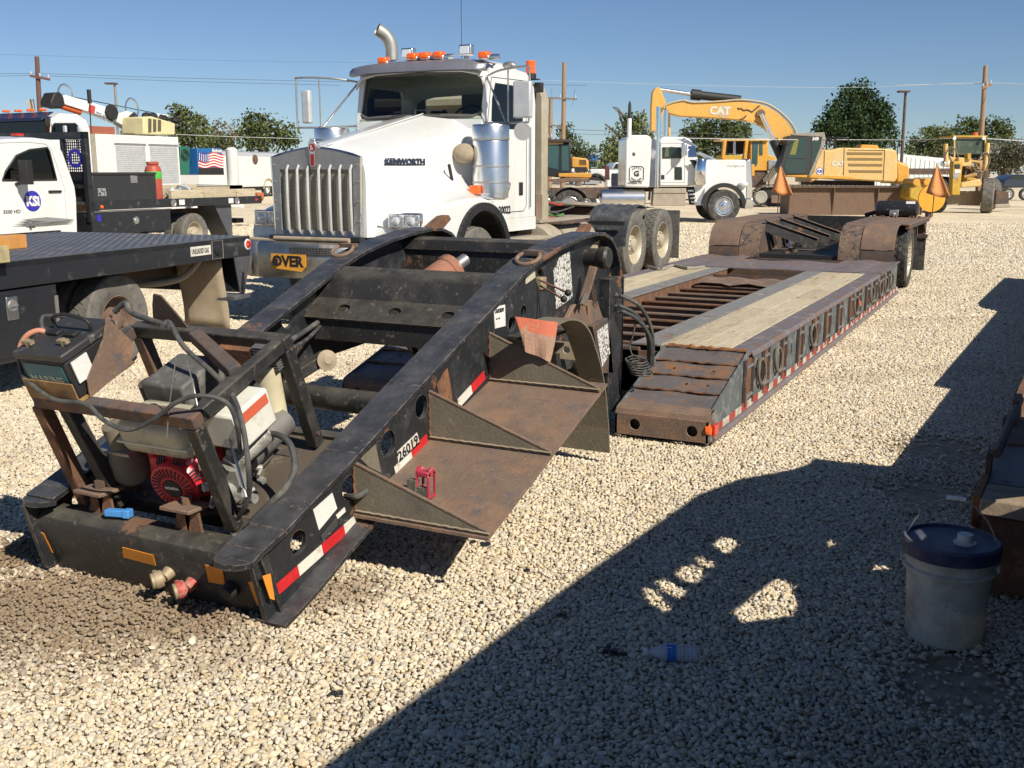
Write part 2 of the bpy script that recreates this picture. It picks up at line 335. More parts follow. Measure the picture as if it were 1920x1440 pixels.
# close to the camera the sheet is the fine dirt under the real stones
at = N.new('ShaderNodeAttribute'); at.attribute_name = 'near'
dirt = ramp(gnoise(14, 10), [(.35,(.30,.235,.155)), (.65,(.44,.365,.26))])
m3 = N.new('ShaderNodeMix'); m3.data_type = 'RGBA'; L.new(at.outputs['Fac'], m3.inputs[0]); L.new(m2.outputs[2], m3.inputs[6]); L.new(dirt, m3.inputs[7])
L.new(m3.outputs[2], B.inputs['Base Color']); B.inputs['Roughness'].default_value = .9; B.inputs['Specular IOR Level'].default_value = .2
bp = N.new('ShaderNodeBump'); bp.inputs['Distance'].default_value = .014; bp.inputs['Strength'].default_value = .35
L.new(vor(42, 'F1', 'Distance'), bp.inputs['Height']); bp.invert = True; L.new(bp.outputs[0], B.inputs['Normal'])
# sheet: grid fine near the camera
xs = sorted(set([-700,-450,-300,-200,-150,-110] + list(range(-90,-12,6)) + [v*.5 for v in range(-24,12)] + [8,14,22,40,70,120,250,600]))
ys = sorted(set([-300,-120,-50,-20,-8] + [v*.5 for v in range(-6,48)] + list(range(24,100,6)) + [120,160,220,320,500,900]))
def nearf(x, y):
    p = Vector((x, y, 0)); f = p.dot(FW2); s = p.dot(RT2); a = abs(s) - .5*max(f, 0) - 1.3
    return max(0, min(1, (24 - f) / 8.0)) * (1 if a < 0 and f > .8 else 0)
gv = [(x, y, gz(x, y) - .012*(nearf(x, y) > 0)) for y in ys for x in xs]; nx = len(xs)
gf = [(j*nx+i, j*nx+i+1, (j+1)*nx+i+1, (j+1)*nx+i) for j in range(len(ys)-1) for i in range(nx-1)]
me = bpy.data.meshes.new('ground'); me.from_pydata(gv, [], gf); me.materials.append(gm)
a_ = me.attributes.new('near', 'FLOAT', 'POINT'); a_.data.foreach_set('value', [nearf(v[0], v[1]) for v in gv])
ground = bpy.data.objects.new('ground', me); COL.objects.link(ground); ground['kind'] = 'structure'
# ------------------------------------------------------------------ loose stones (one object, instanced by geometry nodes)
sm = bpy.data.materials.new('gravel_stone'); sm.use_nodes = True; nt = sm.node_tree; N = nt.nodes; L = nt.links; B = N['Principled BSDF']
tc = N.new('ShaderNodeTexCoord')
at = N.new('ShaderNodeAttribute'); at.attribute_type = 'INSTANCER'; at.attribute_name = 'tint'
as_ = N.new('ShaderNodeAttribute'); as_.attribute_type = 'INSTANCER'; as_.attribute_name = 'soil'
c1 = ramp(at.outputs['Fac'], STONE)
nn = gnoise(60, 6); cv = ramp(nn, [(.3,(.82,.80,.77)), (.7,(1.1,1.09,1.08))])
mx = N.new('ShaderNodeMix'); mx.data_type = 'RGBA'; mx.blend_type = 'MULTIPLY'; mx.inputs[0].default_value = 1; L.new(c1, mx.inputs[6]); L.new(cv, mx.inputs[7])
m2 = N.new('ShaderNodeMix'); m2.data_type = 'RGBA'; L.new(as_.outputs['Fac'], m2.inputs[0]); L.new(mx.outputs[2], m2.inputs[6]); m2.inputs[7].default_value = (.20,.135,.08,1)
L.new(m2.outputs[2], B.inputs['Base Color']); B.inputs['Roughness'].default_value = .85; B.inputs['Specular IOR Level'].default_value = .25
protos = []
for k in range(9):
    bm = bmesh.new(); bmesh.ops.create_icosphere(bm, subdivisions=2, radius=1.0); r2 = random.Random(50+k)
    planes = [(Vector((r2.gauss(0,1), r2.gauss(0,1), r2.gauss(0,1))).normalized(), r2.uniform(.58,.84)) for _ in range(11)]
    for v in bm.verts:
        for n_, d_ in planes:
            e = v.co.dot(n_) - d_
            if e > 0: v.co -= n_ * e * .97
        v.co += Vector((mnoise.noise(v.co*1.3 + Vector((k*7,0,0))), mnoise.noise(v.co*1.3 + Vector((0,k*7,3))), 0)) * .12
        v.co.z *= .66; v.co.y *= (.72, .85, 1.0)[k % 3]
    pm = bpy.data.meshes.new('stone'); bm.to_mesh(pm); bm.free(); pm.polygons.foreach_set('use_smooth', [True]*len(pm.polygons)); pm.materials.append(sm)
    pm.set_sharp_from_angle(angle=R(24)); po = bpy.data.objects.new('stone', pm); protos.append(po)
nr = np.random.RandomState(3)
def lay(f0, f1, step, rad, zlift, keep=1.0):
    fs = np.arange(f0, f1, step*.866); out = []
    for j, f in enumerate(fs):
        half = .4925*f + (1.1 if f < 6 else .7); s = np.arange(-half, half, step) + (step/2 if j % 2 else 0)
        out.append(np.stack([s, np.full_like(s, f)], 1))
    P = np.concatenate(out); P += nr.uniform(-.36, .36, P.shape)*step
    if keep < 1: P = P[nr.rand(len(P)) < keep]
    Xw = P[:,0]*RT2.x + P[:,1]*FW2.x; Yw = P[:,0]*RT2.y + P[:,1]*FW2.y
    sc_ = rad*np.exp(nr.normal(0, .24, len(P))); return Xw, Yw, sc_, np.full(len(P), zlift) + nr.uniform(-.003, .004, len(P))
sets = [lay(1.7, 5.0, .0162, .0092, .0), lay(1.7, 5.0, .026, .0108, .006, .75), lay(5.0, 8.0, .0195, .0112, .0), lay(8.0, 11.5, .0245, .0142, .0), lay(11.5, 17.5, .034, .0195, .0), lay(17.5, 24, .047, .026, .0, .9), lay(24, 34, .075, .034, .0, .75)]
Xw = np.concatenate([s[0] for s in sets]); Yw = np.concatenate([s[1] for s in sets]); Sw = np.concatenate([s[2] for s in sets]); Zw = np.concatenate([s[3] for s in sets])
soil = np.zeros(len(Xw)); drop = np.zeros(len(Xw), bool)
for sx, sy, sr, am in STAINS:
    d = np.hypot((Xw-sx), (Yw-sy)*.8)/sr + nr.normal(0, .18, len(Xw)); e = np.clip(1.0-d, 0, 1)
    if am > 0: soil = np.maximum(soil, np.clip(e*2, 0, 1)*min(1, am*3.2))
    drop |= (nr.rand(len(Xw)) < (np.clip(e*1.5, 0, .9)*am*1.3 if am > 0 else np.clip(e*2.4, 0, .93)))
# faint irregular dusty patches everywhere
ph = np.sin(Xw*2.1+1.3*np.sin(Yw*1.7)) * np.sin(Yw*1.9+.7*np.sin(Xw*3.1)); soil = np.maximum(soil, np.clip(ph-.55, 0, 1)*.45)
keep = ~drop; Xw, Yw, Sw, Zw, soil = Xw[keep], Yw[keep], Sw[keep], Zw[keep], soil[keep]
n_st = len(Xw)
tint = nr.rand(n_st)*.9 + .1*nr.rand(n_st)**3; tint = np.where(nr.rand(n_st) < .012, 1.0, tint*.93)
me = bpy.data.meshes.new('gravel'); me.vertices.add(n_st); me.vertices.foreach_set('co', np.stack([Xw, Yw, Zw - .002], 1).ravel())
def fa(nm, arr, ty='FLOAT', key='value'):
    a = me.attributes.new(nm, ty, 'POINT'); a.data.foreach_set(key, arr)
fa('tint', tint.astype(np.float32)); fa('soil', soil.astype(np.float32)); fa('pick', nr.randint(0, 9, n_st).astype(np.int32), 'INT')
rot = np.stack([nr.normal(0, .28, n_st), nr.normal(0, .28, n_st), nr.uniform(0, 6.28, n_st)], 1).astype(np.float32)
fa('rot', rot.ravel(), 'FLOAT_VECTOR', 'vector')
fa('size', (Sw[:,None]*np.exp(nr.normal(0, .13, (n_st, 3)))).astype(np.float32).ravel(), 'FLOAT_VECTOR', 'vector')
gravel = bpy.data.objects.new('gravel', me); COL.objects.link(gravel); gravel['kind'] = 'stuff'
ng = bpy.data.node_groups.new('scatter_stones', 'GeometryNodeTree')
ng.interface.new_socket('Geometry', in_out='INPUT', socket_type='NodeSocketGeometry'); ng.interface.new_socket('Geometry', in_out='OUTPUT', socket_type='NodeSocketGeometry')
gi = ng.nodes.new('NodeGroupInput'); go = ng.nodes.new('NodeGroupOutput'); ip = ng.nodes.new('GeometryNodeInstanceOnPoints'); jn = ng.nodes.new('GeometryNodeGeometryToInstance')
for po in reversed(protos):
    oi = ng.nodes.new('GeometryNodeObjectInfo'); oi.inputs['Object'].default_value = po; oi.inputs['As Instance'].default_value = False; ng.links.new(oi.outputs['Geometry'], jn.inputs[0])
def na(nm, ty):
    a = ng.nodes.new('GeometryNodeInputNamedAttribute'); a.data_type = ty; a.inputs['Name'].default_value = nm; return a.outputs['Attribute']
mp_ = ng.nodes.new('GeometryNodeMeshToPoints'); ng.links.new(gi.outputs[0], mp_.inputs[0]); ng.links.new(mp_.outputs[0], ip.inputs['Points']); ng.links.new(jn.outputs[0], ip.inputs['Instance']); ip.inputs['Pick Instance'].default_value = True
ng.links.new(na('pick', 'INT'), ip.inputs['Instance Index']); ng.links.new(na('rot', 'FLOAT_VECTOR'), ip.inputs['Rotation']); ng.links.new(na('size', 'FLOAT_VECTOR'), ip.inputs['Scale'])
ng.links.new(ip.outputs[0], go.inputs[0]); md = gravel.modifiers.new('scatter', 'NODES'); md.node_group = ng
# ------------------------------------------------------------------ gooseneck of the lowboy trailer
neck = thing('trailer_gooseneck', 'black detachable gooseneck with twin sloping rails, nose down on gravel, carrying a small red engine', 'gooseneck', (-3.05, 4.5, 0))
TOP = [(2.66,.30),(2.72,.325),(2.85,.36),(3.32,.535),(3.79,.725),(4.33,.935),(4.82,1.125),(5.02,1.185),(5.3,1.24),(5.6,1.275),(5.8,1.287),(5.92,1.28),(6.04,1.245),(6.13,1.18),(6.20,1.08),(6.235,.95),(6.25,.80)]
BOT = [(6.262,.14),(5.80,.14),(5.76,.42),(5.60,.58),(5.30,.64),(4.60,.60),(3.97,.40),(3.42,.235),(3.0,.07),(2.87,.02),(2.80,.02)]
WXR, WXL = -2.43, -3.62
hl = [(3.00,.262,.048),(3.34,.385,.052),(3.63,.505,.056),(3.905,.61,.054)]
def web(x0, x1, extra, nm='side_web'):
    outer = [(p[0], p[1]-.012) for p in TOP[1:]] + BOT
    loops = [outer] + [circ(y, z, r, 20) for y, z, r in extra]
    return MB().prism(loops, 'x', x0, x1).build(nm, M['black_paint'], neck)
h1 = onX(960,607,WXR); h2 = onX(982,583,WXR); h3 = onX(1013,520,WXR)
web(WXR-.02, WXR, hl + [(h1.y,h1.z,.04),(h2.y,h2.z,.032),(h3.y,h3.z,.05)])
web(WXL, WXL+.02, hl + [(5.12,.98,.055),(4.43,.87,.05)])
for a, b_ in ((WXR-.10, WXR+.07), (WXL-.035, WXL+.125)):
    MB().sheet((TOP if b_ > -3 else [(2.775,.335)] + TOP[2:]) + [(6.26,.14)], 'x', a, b_, .022).build('top_flange', M['black_paint'], neck, bevel=.003)
    # rounded tip
    if b_ > -3: MB().sheet([(2.80,.012),(2.88,.035),(3.0,.075),(3.2,.155),(3.42,.24)], 'x', a+.05, b_+.015, .016).build('bottom_flange', M['black_paint'], neck)
for xx in (WXR-.015, WXL+.045):
    MB().prism([(xx+.08*math.cos(R(t)), (2.67 if xx > -3 else 2.79)+.07*math.sin(R(t))) for t in range(180, 361, 15)], 'z', *((.288, .31) if xx > -3 else (.315, .337))).build('flange_tip', M['black_paint'], neck)
# front box beam with rounded upper edge
fb = [(2.865,.0),(2.775,.215),(2.782,.255),(2.81,.278),(2.86,.285),(2.90,.285),(2.93,.0)]
MB().prism(fb, 'x', -3.64, -2.44).build('front_beam', M['black_in'], neck, bevel=.004)
MB().prism([(2.872,-.005),(2.752,.292),(2.79,.30),(2.885,-.005)], 'x', -2.44, -2.405).build('corner_post', M['black_paint'], neck, bevel=.003)
def patch(p, m, name, onp, grow=.0):
    """thin sticker: corners measured on a plane"""
    pts = [onp(*q) for q in p]; n = (pts[1]-pts[0]).cross(pts[2]-pts[0]).normalized()
    if n.dot(CAM-pts[0]) < 0: n = -n
    k = len(pts); vs = [q + n*.001 for q in pts] + [q + n*.0035 for q in pts]
    return MB().add(vs, [tuple(range(k)), tuple(range(k, 2*k))] + [(i, (i+1)%k, k+(i+1)%k, k+i) for i in range(k)]).build(name, m, neck, smooth=0)
_c = [V(-3.66,2.865,0), V(-2.44,2.865,0), V(-2.44,2.775,.215)]; _n = (_c[1]-_c[0]).cross(_c[2]-_c[0]).normalized()
if _n.y > 0: _n = -_n
def onF(x, y, lift=0.0): d = ray(x, y); return CAM + d*((_c[0]+_n*lift-CAM).dot(_n)/d.dot(_n))
for p in ([(73,995),(83,1000),(100,1036),(89,1030)], [(230,1025),(288,1040),(293,1060),(232,1044)], [(385,1058),(418,1066),(423,1096),(392,1090)], [(466,1090),(480,1090),(493,1134),(483,1134)]):
    patch(p, M['orange_sheet'], 'reflector', onF)
patch([(491,1080),(506,1075),(514,1125),(505,1122)], M['orange_sheet'], 'reflector', lambda x, y: onX(x, y, -2.40))
# air couplings and electrical socket on the nose
def coupling(px, py, m2, nm):
    o = onF(px, py); MB().lathe([(.034,0),(.034,.012),(.026,.014),(.024,.045),(.033,.048),(.033,.062),(.012,.066)], o, _n + V(-.25,0,-.15), 16).build(nm, m2, neck)
M['brass'] = mat('dusty_brass', (.34,.27,.17), .6, .2, layers=[((.2,.15,.1), 20, .5, .2)])
M['red_dusty'] = mat('dusty_red_casting', (.42,.06,.05), .55, layers=[((.36,.27,.2), 16, .48, .2)])
for (x1,y1,x2,y2,mm) in ((318,1072,296,1087,'brass'),(361,1092,338,1106,'red_dusty')):
    a = onF(x1, y1, .0); b_ = onF(x2, y2, .055)
    g = MB().cyl(a, a+_n*.035, .028, .022, 14).bar(a+_n*.03, b_-_n*.01, .022, .03).lathe([(.012,-.02),(.034,-.018),(.036,.0),(.034,.012),(.022,.014),(.02,.004),(.008,.003)], b_, (-.55,-.8,-.15), 18)
    g.bar(b_+V(-.012,0,-.03), b_+V(-.012,0,.035), .012, .02)
    go_ = g.build('air_coupling', M[mm] if mm == 'brass' else M['red_dusty'], neck)
    MB().lathe([(.031,.0),(.031,.012),(.0,.013)], b_+V(-.55,-.8,-.15).normalized()*.012, (-.55,-.8,-.15), 18).build('coupling_face', M['brass'], go_)
so_ = MB().lathe([(.034,0),(.032,.03),(.028,.045),(.0,.047)], onF(437,1100), _n, 16)
sk = so_.build('electrical_socket', M['black'], neck)
# conspicuity tape along the right web and number decals
tb = MB(); segs = [(2.84,.06),(2.99,.105),(3.14,.165),(3.38,.245)]
def tape(y0, z0, y1, z1, col, wd=.047):
    d = Vector((y1-y0, z1-z0)).normalized(); n = Vector((-d.y, d.x))*wd
    tb.prism([(y0,z0),(y1,z1),(y1+n.x,z1+n.y),(y0+n.x,z0+n.y)], 'x', WXR+.001, WXR+.0035, col)
A0 = V(*onX(514,1122,WXR)[1:], 0); A1 = V(*onX(686,968,WXR)[1:], 0)
for i in range(4):
    p = A0.lerp(A1, i/4); q = A0.lerp(A1, (i+1)/4); tape(p[0], p[1], q[0], q[1], i % 2)
tb.build('reflective_tape', [M['red'], M['tape_white']], neck, smooth=0); tb = MB()
B0 = V(*onX(742,893,WXR)[1:], 0); B1 = V(*onX(802,830,WXR)[1:], 0)
for i in range(2):
    p = B0.lerp(B1, i/2); q = B0.lerp(B1, (i+1)/2); tape(p[0], p[1], q[0], q[1], 1-i)
tb.build('reflective_tape', [M['red'], M['tape_white']], neck, smooth=0); tb = MB()
C0 = V(*onX(860,765,WXR)[1:], 0); C1 = V(*onX(909,711,WXR)[1:], 0)
for i in range(2):
    p = C0.lerp(C1, i/2); q = C0.lerp(C1, (i+1)/2); tape(p[0], p[1], q[0], q[1], 1-i)
tb.build('reflective_tape', [M['red'], M['tape_white']], neck, smooth=0)
wb = lambda x, y: onX(x, y, WXR)
patch([(586,956),(622,924),(631,953),(597,994)], M['decal_white'], 'decal', wb)
patch([(629,966),(645,951),(647,959),(632,973)], M['decal_white'], 'decal', wb)
patch([(600,1005),(631,968),(632,985),(604,1015)], mat('scratched_black_decal', (.05,.05,.05), .5, layers=[((.5,.5,.48), 40, .6, .05, (1,.3,4))]), 'decal', wb)
patch([(925,576),(946,571),(947,611),(927,616)], M['decal_white'], 'decal', wb)
patch([(984,513),(1002,501),(1003,520),(985,533)], mat('yellowed_decal', (.55,.50,.36), .6, layers=[((.2,.18,.14), 60, .55, .05, (1,3,9))]), 'decal', wb)
patch([(675,860),(703,833),(714,887),(690,875)], M['beige_dust'], 'worn_paint_patch', wb)
dn = patch([(744,847),(781,811),(786,831),(746,869)], M['tape_white'], 'decal', wb)
def slope_text(t, p, q, size, depth=.001, sx=1, m='ink', bold=.03):
    a = onX(*p, WXR+.004); b_ = onX(*q, WXR+.004); d = (b_-a).normalized(); u = V(1,0,0).cross(d)
    return MB().text(t, a, d, u, size, depth, bold, sx=sx).build('lettering', M[m], neck, smooth=0)
slope_text('26019', (748,866), (785,830), .062, sx=1.12)
a = onX(928,588,WXR+.0045); MB().text('U692839', a, V(0,1,.0), V(0,0,1), .028, .001, .05, sx=.95).build('lettering', M['ink'], neck, smooth=0)
MB().text('RITCHIE', onX(930,600,WXR+.0045), V(0,1,0), V(0,0,1), .012, .001, sx=1.1).build('lettering', M['ink'], neck, smooth=0)
M['peeled'] = mat('peeled_white_sticker', (.62,.60,.55), .6, layers=[((.03,.03,.03), 62, .52, .03), ((.03,.03,.035), 24, .60, .05)], var=.05)
patch([(1037,508),(1049,482),(1067,470),(1073,556),(1061,566),(1042,579)], M['peeled'], 'peeled_sticker', wb)
# D rings on the flanges
for x, Y, z, s in ((-3.62, 4.98, 1.185, 1), (-2.42, 4.98, 1.185, 1)):
    r_ = MB().tube([V(x+.058*math.cos(t)*1.1, Y+.062*math.sin(t)*.92, z+.018+.03*math.sin(t)) for t in [2*math.pi*k/20 for k in range(20)]], .011, 8, closed=True).build('tie_ring', M['rust_plate'], neck)
    MB().box(x-.055, x+.055, Y+.03, Y+.085, z+.03, z+.055).build('ring_keeper', M['rust_dark'], r_, bevel=.004)
# cross members
MB().prism([(4.60,.74),(4.60,.865),(4.64,.875),(4.70,.96),(4.72,1.07),(4.745,1.10),(4.83,1.13),(4.84,1.10),(4.78,1.07),(4.74,.96),(4.78,.74)], 'x', WXL+.02, WXR-.02).build('cross_beam', M['black_in'], neck, bevel=.004)
s0 = MB().prism([[(WXL+.02,0),(WXR-.02,0),(WXR-.02,.16),(WXL+.02,.16)]] + [circ(x, .085, .028, 18, .042) for x in (-3.38,-3.05,-2.72)], 'z', 0, .014)
s0.xf(Matrix.Translation((0,4.585,.855)) @ Matrix.Rotation(R(38), 4, 'X')); s0.build('shelf_plate', M['black_in'], neck)
t_ = onX(650, 751, -3.05)
MB().cyl((WXL+.02, t_.y, t_.z), (WXR-.02, t_.y, t_.z), .06, n=24).build('cross_tube', M['black_in'], neck)
MB().prism([(5.60,1.17),(5.615,1.235),(5.66,1.247),(5.72,1.247),(5.72,1.17)], 'x', WXL+.02, WXR-.02).build('cross_beam', M['black_in'], neck, bevel=.004)
pl = [(WXL+.02,.62),(WXR-.02,.62),(WXR-.02,1.168),(WXL+.02,1.168)]
def arch_hole(x0, x1, z0, z1): return [(x0,z0),(x1,z0),(x1,z1-.05),(x1-.06,z1),(x0+.06,z1),(x0,z1-.05)]
MB().prism([pl, arch_hole(-3.42,-3.13,.72,1.06), arch_hole(-2.98,-2.68,.72,1.06)], 'y', 5.62, 5.64).build('bulkhead', M['black_in'], neck)
for x in (-3.645, -2.475):
    MB().prism([(5.0,1.06),(5.34,1.16),(5.60,1.2),(5.60,.75),(5.5,.75)], 'x', x, x+.016).build('gusset', M['black_in'], neck)
MB().box(WXL+.02, WXR-.02, 6.12, 6.16, .2, .95).build('rear_plate', M['black_in'], neck)
MB().box(-3.2, -2.9, 5.64, 6.12, .5, .9).build('pivot_block', M['black_in'], neck, bevel=.01)
# lift cylinder
c0 = V(-3.12,4.86,.93); c1 = onX(838,512,-3.02); dd = (c1-c0).normalized()
cy = MB().cyl(c0-dd*.1, c1, .092, n=28).lathe([(.096,0),(.1,.02),(.096,.05),(.05,.065)], c1, dd, 28).build('lift_cylinder', mat('orange_rusted_cylinder', (.30,.13,.08), .8, layers=[((.05,.05,.05), 7, .52, .1), ((.45,.34,.25), 16, .60, .08)], bump=.4), neck)
MB().cyl(c1, c1+dd*.16, .036, n=16).build('cylinder_rod', M['steel'], cy)
MB().tube(smoothpath([onX(750,528,-3.14), onX(790,522,-3.1), onX(830,522,-3.06), onX(865,540,-3.04)]), .012, 8).build('hose', M['hose'], neck)
MB().cyl(V(-2.95,5.3,1.02), V(-2.75,6.1,.95), .04, n=14).build('blue_tube', mat('blue_hydraulic_tube', (.02,.06,.25), .5), neck, label='dull blue hydraulic tube')
# lugs at the rear top
MB().prism([(5.80,1.26),(6.02,1.26),(6.16,1.335),(6.13,1.365),(6.06,1.36)], 'x', -3.63, -3.57).build('lug', M['rust'], neck, bevel=.004)
MB().prism([(5.86,1.27),(6.00,1.27),(6.06,1.32),(6.03,1.335),(5.97,1.33)], 'x', -2.55, -2.50).build('lug', M['rust'], neck, bevel=.004)
# roller, latch arm and plates on the right web
rr = onX(1099,482,WXR)
ro_ = MB().cyl((WXR, rr.y, rr.z), (WXR+.10, rr.y, rr.z), .055, n=24).lathe([(.062,0),(.066,.01),(.066,.045),(.055,.06),(.02,.06)], (WXR+.09, rr.y, rr.z), (1,0,0), 24).build('roller', M['black_in'], neck)
MB().bar(onX(1113,500,WXR+.10), onX(1091,573,WXR+.06), .018, .05, (1,0,0)).build('latch_arm', M['rust_plate'], neck, bevel=.003)
MB().bar(onX(1105,537,WXR+.07), onX(1091,571,WXR+.09), .012, .02, (1,0,0)).build('latch_hook', M['steel'], neck)
patch([(1102,500),(1113,487),(1124,450),(1113,455),(1104,470)], M['beige_flap'], 'guide_plate', wb)
MB().prism([[tuple(onX(x,y,WXR)[1:]) for x,y in ((1050,608),(1068,572),(1100,562),(1112,565),(1128,612))]], 'x', WXR, WXR+.03).build('pivot_plate', M['rust_plate'], neck, bevel=.004)
ch = MB()
for k in range(7):
    p = onX(1110+.9*k, 537+5.6*k, WXR+.09); ch.tube([p + (V(.0,.012*math.cos(t),.018*math.sin(t)) if k % 2 else V(.012*math.cos(t),.0,.018*math.sin(t))) for t in [2*math.pi*j/10 for j in range(10)]], .0035, 6, closed=True)
ch.build('latch_chain', M['rust_dark'], neck)
# control levers
for (x0,y0,x1,y1) in ((1011,525,1065,549),(1013,536,1057,561)):
    a = onX(x0,y0,WXR+.02); b_ = onX(x1,y1,WXR+.20)
    lv = MB().cyl(a, b_, .0055, n=8).build('lever', M['rust'], neck); MB().sph(b_, .019).build('knob', M['black'], lv)
MB().obox(onX(1010,531,WXR-.02), (.07,.07,.07)).build('valve', M['brass'], neck, bevel=.008)
# side steps: floor and three upright gussets
FL = [(3.36,.27),(3.97,.44),(4.64,.635)]
floor_v = [(WXR,3.36,.265),(-1.80,3.36,.265),(-1.83,4.66,.635),(WXR,4.64,.635)]
g = MB().add([V(*p) for p in floor_v] + [V(*p)-V(0,0,.012) for p in floor_v], [(0,1,2,3),(7,6,5,4),(0,4,5,1),(1,5,6,2),(2,6,7,3),(3,7,4,0)])
fl_ = g.build('step_floor', M['rust_plate'], neck)
sp_ = MB()
for (x,y,r) in ((912,930,.017),(930,927,.0),(908,958,.016),(922,956,.0),(886,948,.013),(903,945,.009),(988,893,.013)):
    if r: 
        z = .0
        for _ in range(6): p = onZ(x,y,z); z = .265 + (p.y-3.36)*.2875
        g = MB().lathe([(r,0),(r*.9,.0012),(0,.0014)], V(p.x,p.y,z+.0012), V(0,-.276,.96), 14); g.build('oil_spot', M['ink'], fl_)
for (Y, zb, h, xo, mm) in ((3.375,.268,.215,-1.80,'beige_dust'),(3.975,.443,.225,-1.815,'beige_dust'),(4.56,.612,.245,-1.83,'beige_dust')):
    gs = MB().prism([(WXR,zb),(xo,zb),(xo,zb+.012),(WXR,zb+h)], 'y', Y-.006, Y+.006).build('step_gusset', M[mm], neck)
    MB().bar((WXR,Y,zb+h+.002), (xo,Y,zb+.014), .017, .006, (0,0,1)).build('gusset_edge', M['rust_plate'], gs)
    MB().tube([V(WXR+.004+.003*math.sin(k*2.3), Y-.008, zb+.01+(h-.01)*k/14) for k in range(15)], .0055, 6).build('weld_bead', M['rust'], gs)
    MB().tube([V(WXR+(xo-WXR)*k/26, Y-.008, zb+.013+.0015*math.sin(k*2.9)) for k in range(27)], .0045, 6).build('weld_bead', M['beige_flap'], gs)
# weld-burnt rust streak on web
patch([(826,760),(818,722),(830,700),(838,690),(846,735),(848,765)], M['rust'], 'rust_streak', wb)
# curved guard behind the steps
GP = [(4.62,.905),(4.80,.915),(4.96,.885),(5.08,.815),(5.16,.72),(5.26,.58),(5.33,.42),(5.38,.22),(5.40,.07)]
gd = MB().sheet(smoothpath([V(a,b,0) for a,b in GP[:7]], 3), 'x', -2.245, -2.10, .010).sheet(GP[6:], 'x', WXR, -2.10, .010).build('curved_guard', M['beige_dust'], neck)
MB().prism([[(-2.43,.60),(-2.2,.60),(-2.2,.70),(-2.43,.70)],circ(-2.36,.655,.022,14),circ(-2.27,.645,.022,14)], 'y', 5.36, 5.37).build('holed_strip', M['beige_flap'], neck)
MB().box(-2.43,-2.24,4.75,5.3,.80,.815).build('guard_shelf', M['black_in'], neck)
MB().prism([(5.34,.52),(5.52,.52),(5.62,.60),(5.30,.64)], 'x', -2.44, -2.40).build('web_plate', M['black_in'], neck)
q = [(1122,612),(1142,602),(1144,668),(1126,690)]
MB().prism([[tuple(onX(x,y,-2.36)[1:]) for x,y in ((1112,612),(1140,596),(1146,640),(1150,700),(1128,700))]], 'x', -2.43, -2.36).build('label_box', M['rust_dark'], neck, bevel=.004)
patch([(1118,622),(1138,606),(1143,662),(1128,688)], M['peeled'], 'peeled_sticker', lambda x, y: onX(x, y, -2.358))
MB().box(-2.44,-2.36,6.02,6.27,.14,1.0).build('rear_column', M['black_paint'], neck, bevel=.004)
# hanging cloth flap, orange above and dust coloured below
cl = MB(); nu, nv = 10, 8
TLc, TRc, BLc, BRc = onX(966,594,-2.20), onX(1042,604,-2.08), onX(979,655,-2.20), onX(1030,679,-2.10)
grid = []
for j in range(nv+1):
    for i in range(nu+1):
        u = i/nu; v = j/nv; p = TLc.lerp(TRc, u).lerp(BLc.lerp(BRc, u), v); p = p + V(.012*math.sin(u*7+v*2), -.012*math.sin(u*9)*v, 0); grid.append(p)
back = [p + V(.0,.006,0) for p in grid]; nn_ = len(grid)
for j in range(nv):
    for i in range(nu):
        a = j*(nu+1)+i; mi = 0 if v < 0 else (0 if j < 3 else 1)
        cl.add([grid[a],grid[a+1],grid[a+nu+2],grid[a+nu+1],back[a],back[a+1],back[a+nu+2],back[a+nu+1]], [(0,1,2,3),(7,6,5,4),(0,4,5,1),(1,5,6,2),(2,6,7,3),(3,7,4,0)], mi)
clo = cl.build('cloth_flap', [mat('faded_orange_cloth', (.55,.15,.085), .8, layers=[((.42,.30,.2), 14, .55, .1)]), mat('tan_pink_cloth', (.36,.22,.155), .9, layers=[((.45,.30,.2), 9, .5, .2)])], neck, smooth=60, label='hanging flap, faded orange above and dusty pink below')
# hydraulic couplings and hoses to the deck
for (x0,y0,x1,y1,mid) in ((1133,552,1168,556,[(1200,575),(1222,620),(1224,685)]), (1133,583,1170,585,[(1196,600),(1219,635),(1219,688)]), (1135,572,1165,575,[(1192,590),(1214,628),(1216,686)])):
    a = onY(x0,y0,6.16); b_ = onY(x1,y1,6.10)
    cp = MB().cyl(a, a.lerp(b_,.45), .014, n=10).cyl(a.lerp(b_,.42), a.lerp(b_,.62), .02, n=10).cyl(a.lerp(b_,.6), b_, .014, n=10).build('coupling', M['steel'], neck)
    pts = [b_] + [onY(x,y,6.18+.12*i) for i,(x,y) in enumerate(mid)]
    MB().tube(smoothpath([a.lerp(b_,.9)]+pts, 6), .0125, 10).build('hose', M['hose'], neck)
# coiled air line
cp0 = onY(1192,600,6.2); pts = [cp0, onY(1188,625,6.2), onY(1180,650,6.2), onY(1185,665,6.2)]
base = onY(1194,672,6.2)
for k in range(64): 
    t = k/64; a = k*.62; pts.append(base + V(.07*math.cos(a)+.05*t-.01, .05*math.sin(a), -.10*t + .012*math.sin(a)))
MB().tube(pts, .0055, 6).build('coiled_air_line', M['hose'], neck)
# hose coming out of the web hole
MB().tube(smoothpath([onX(648,930,WXR-.03), onX(672,930,WXR+.05), onX(690,918,WXR+.06), onX(708,900,WXR+.05), onX(728,892,WXR+.02)],6), .012, 8).build('hose', M['hose'], neck)
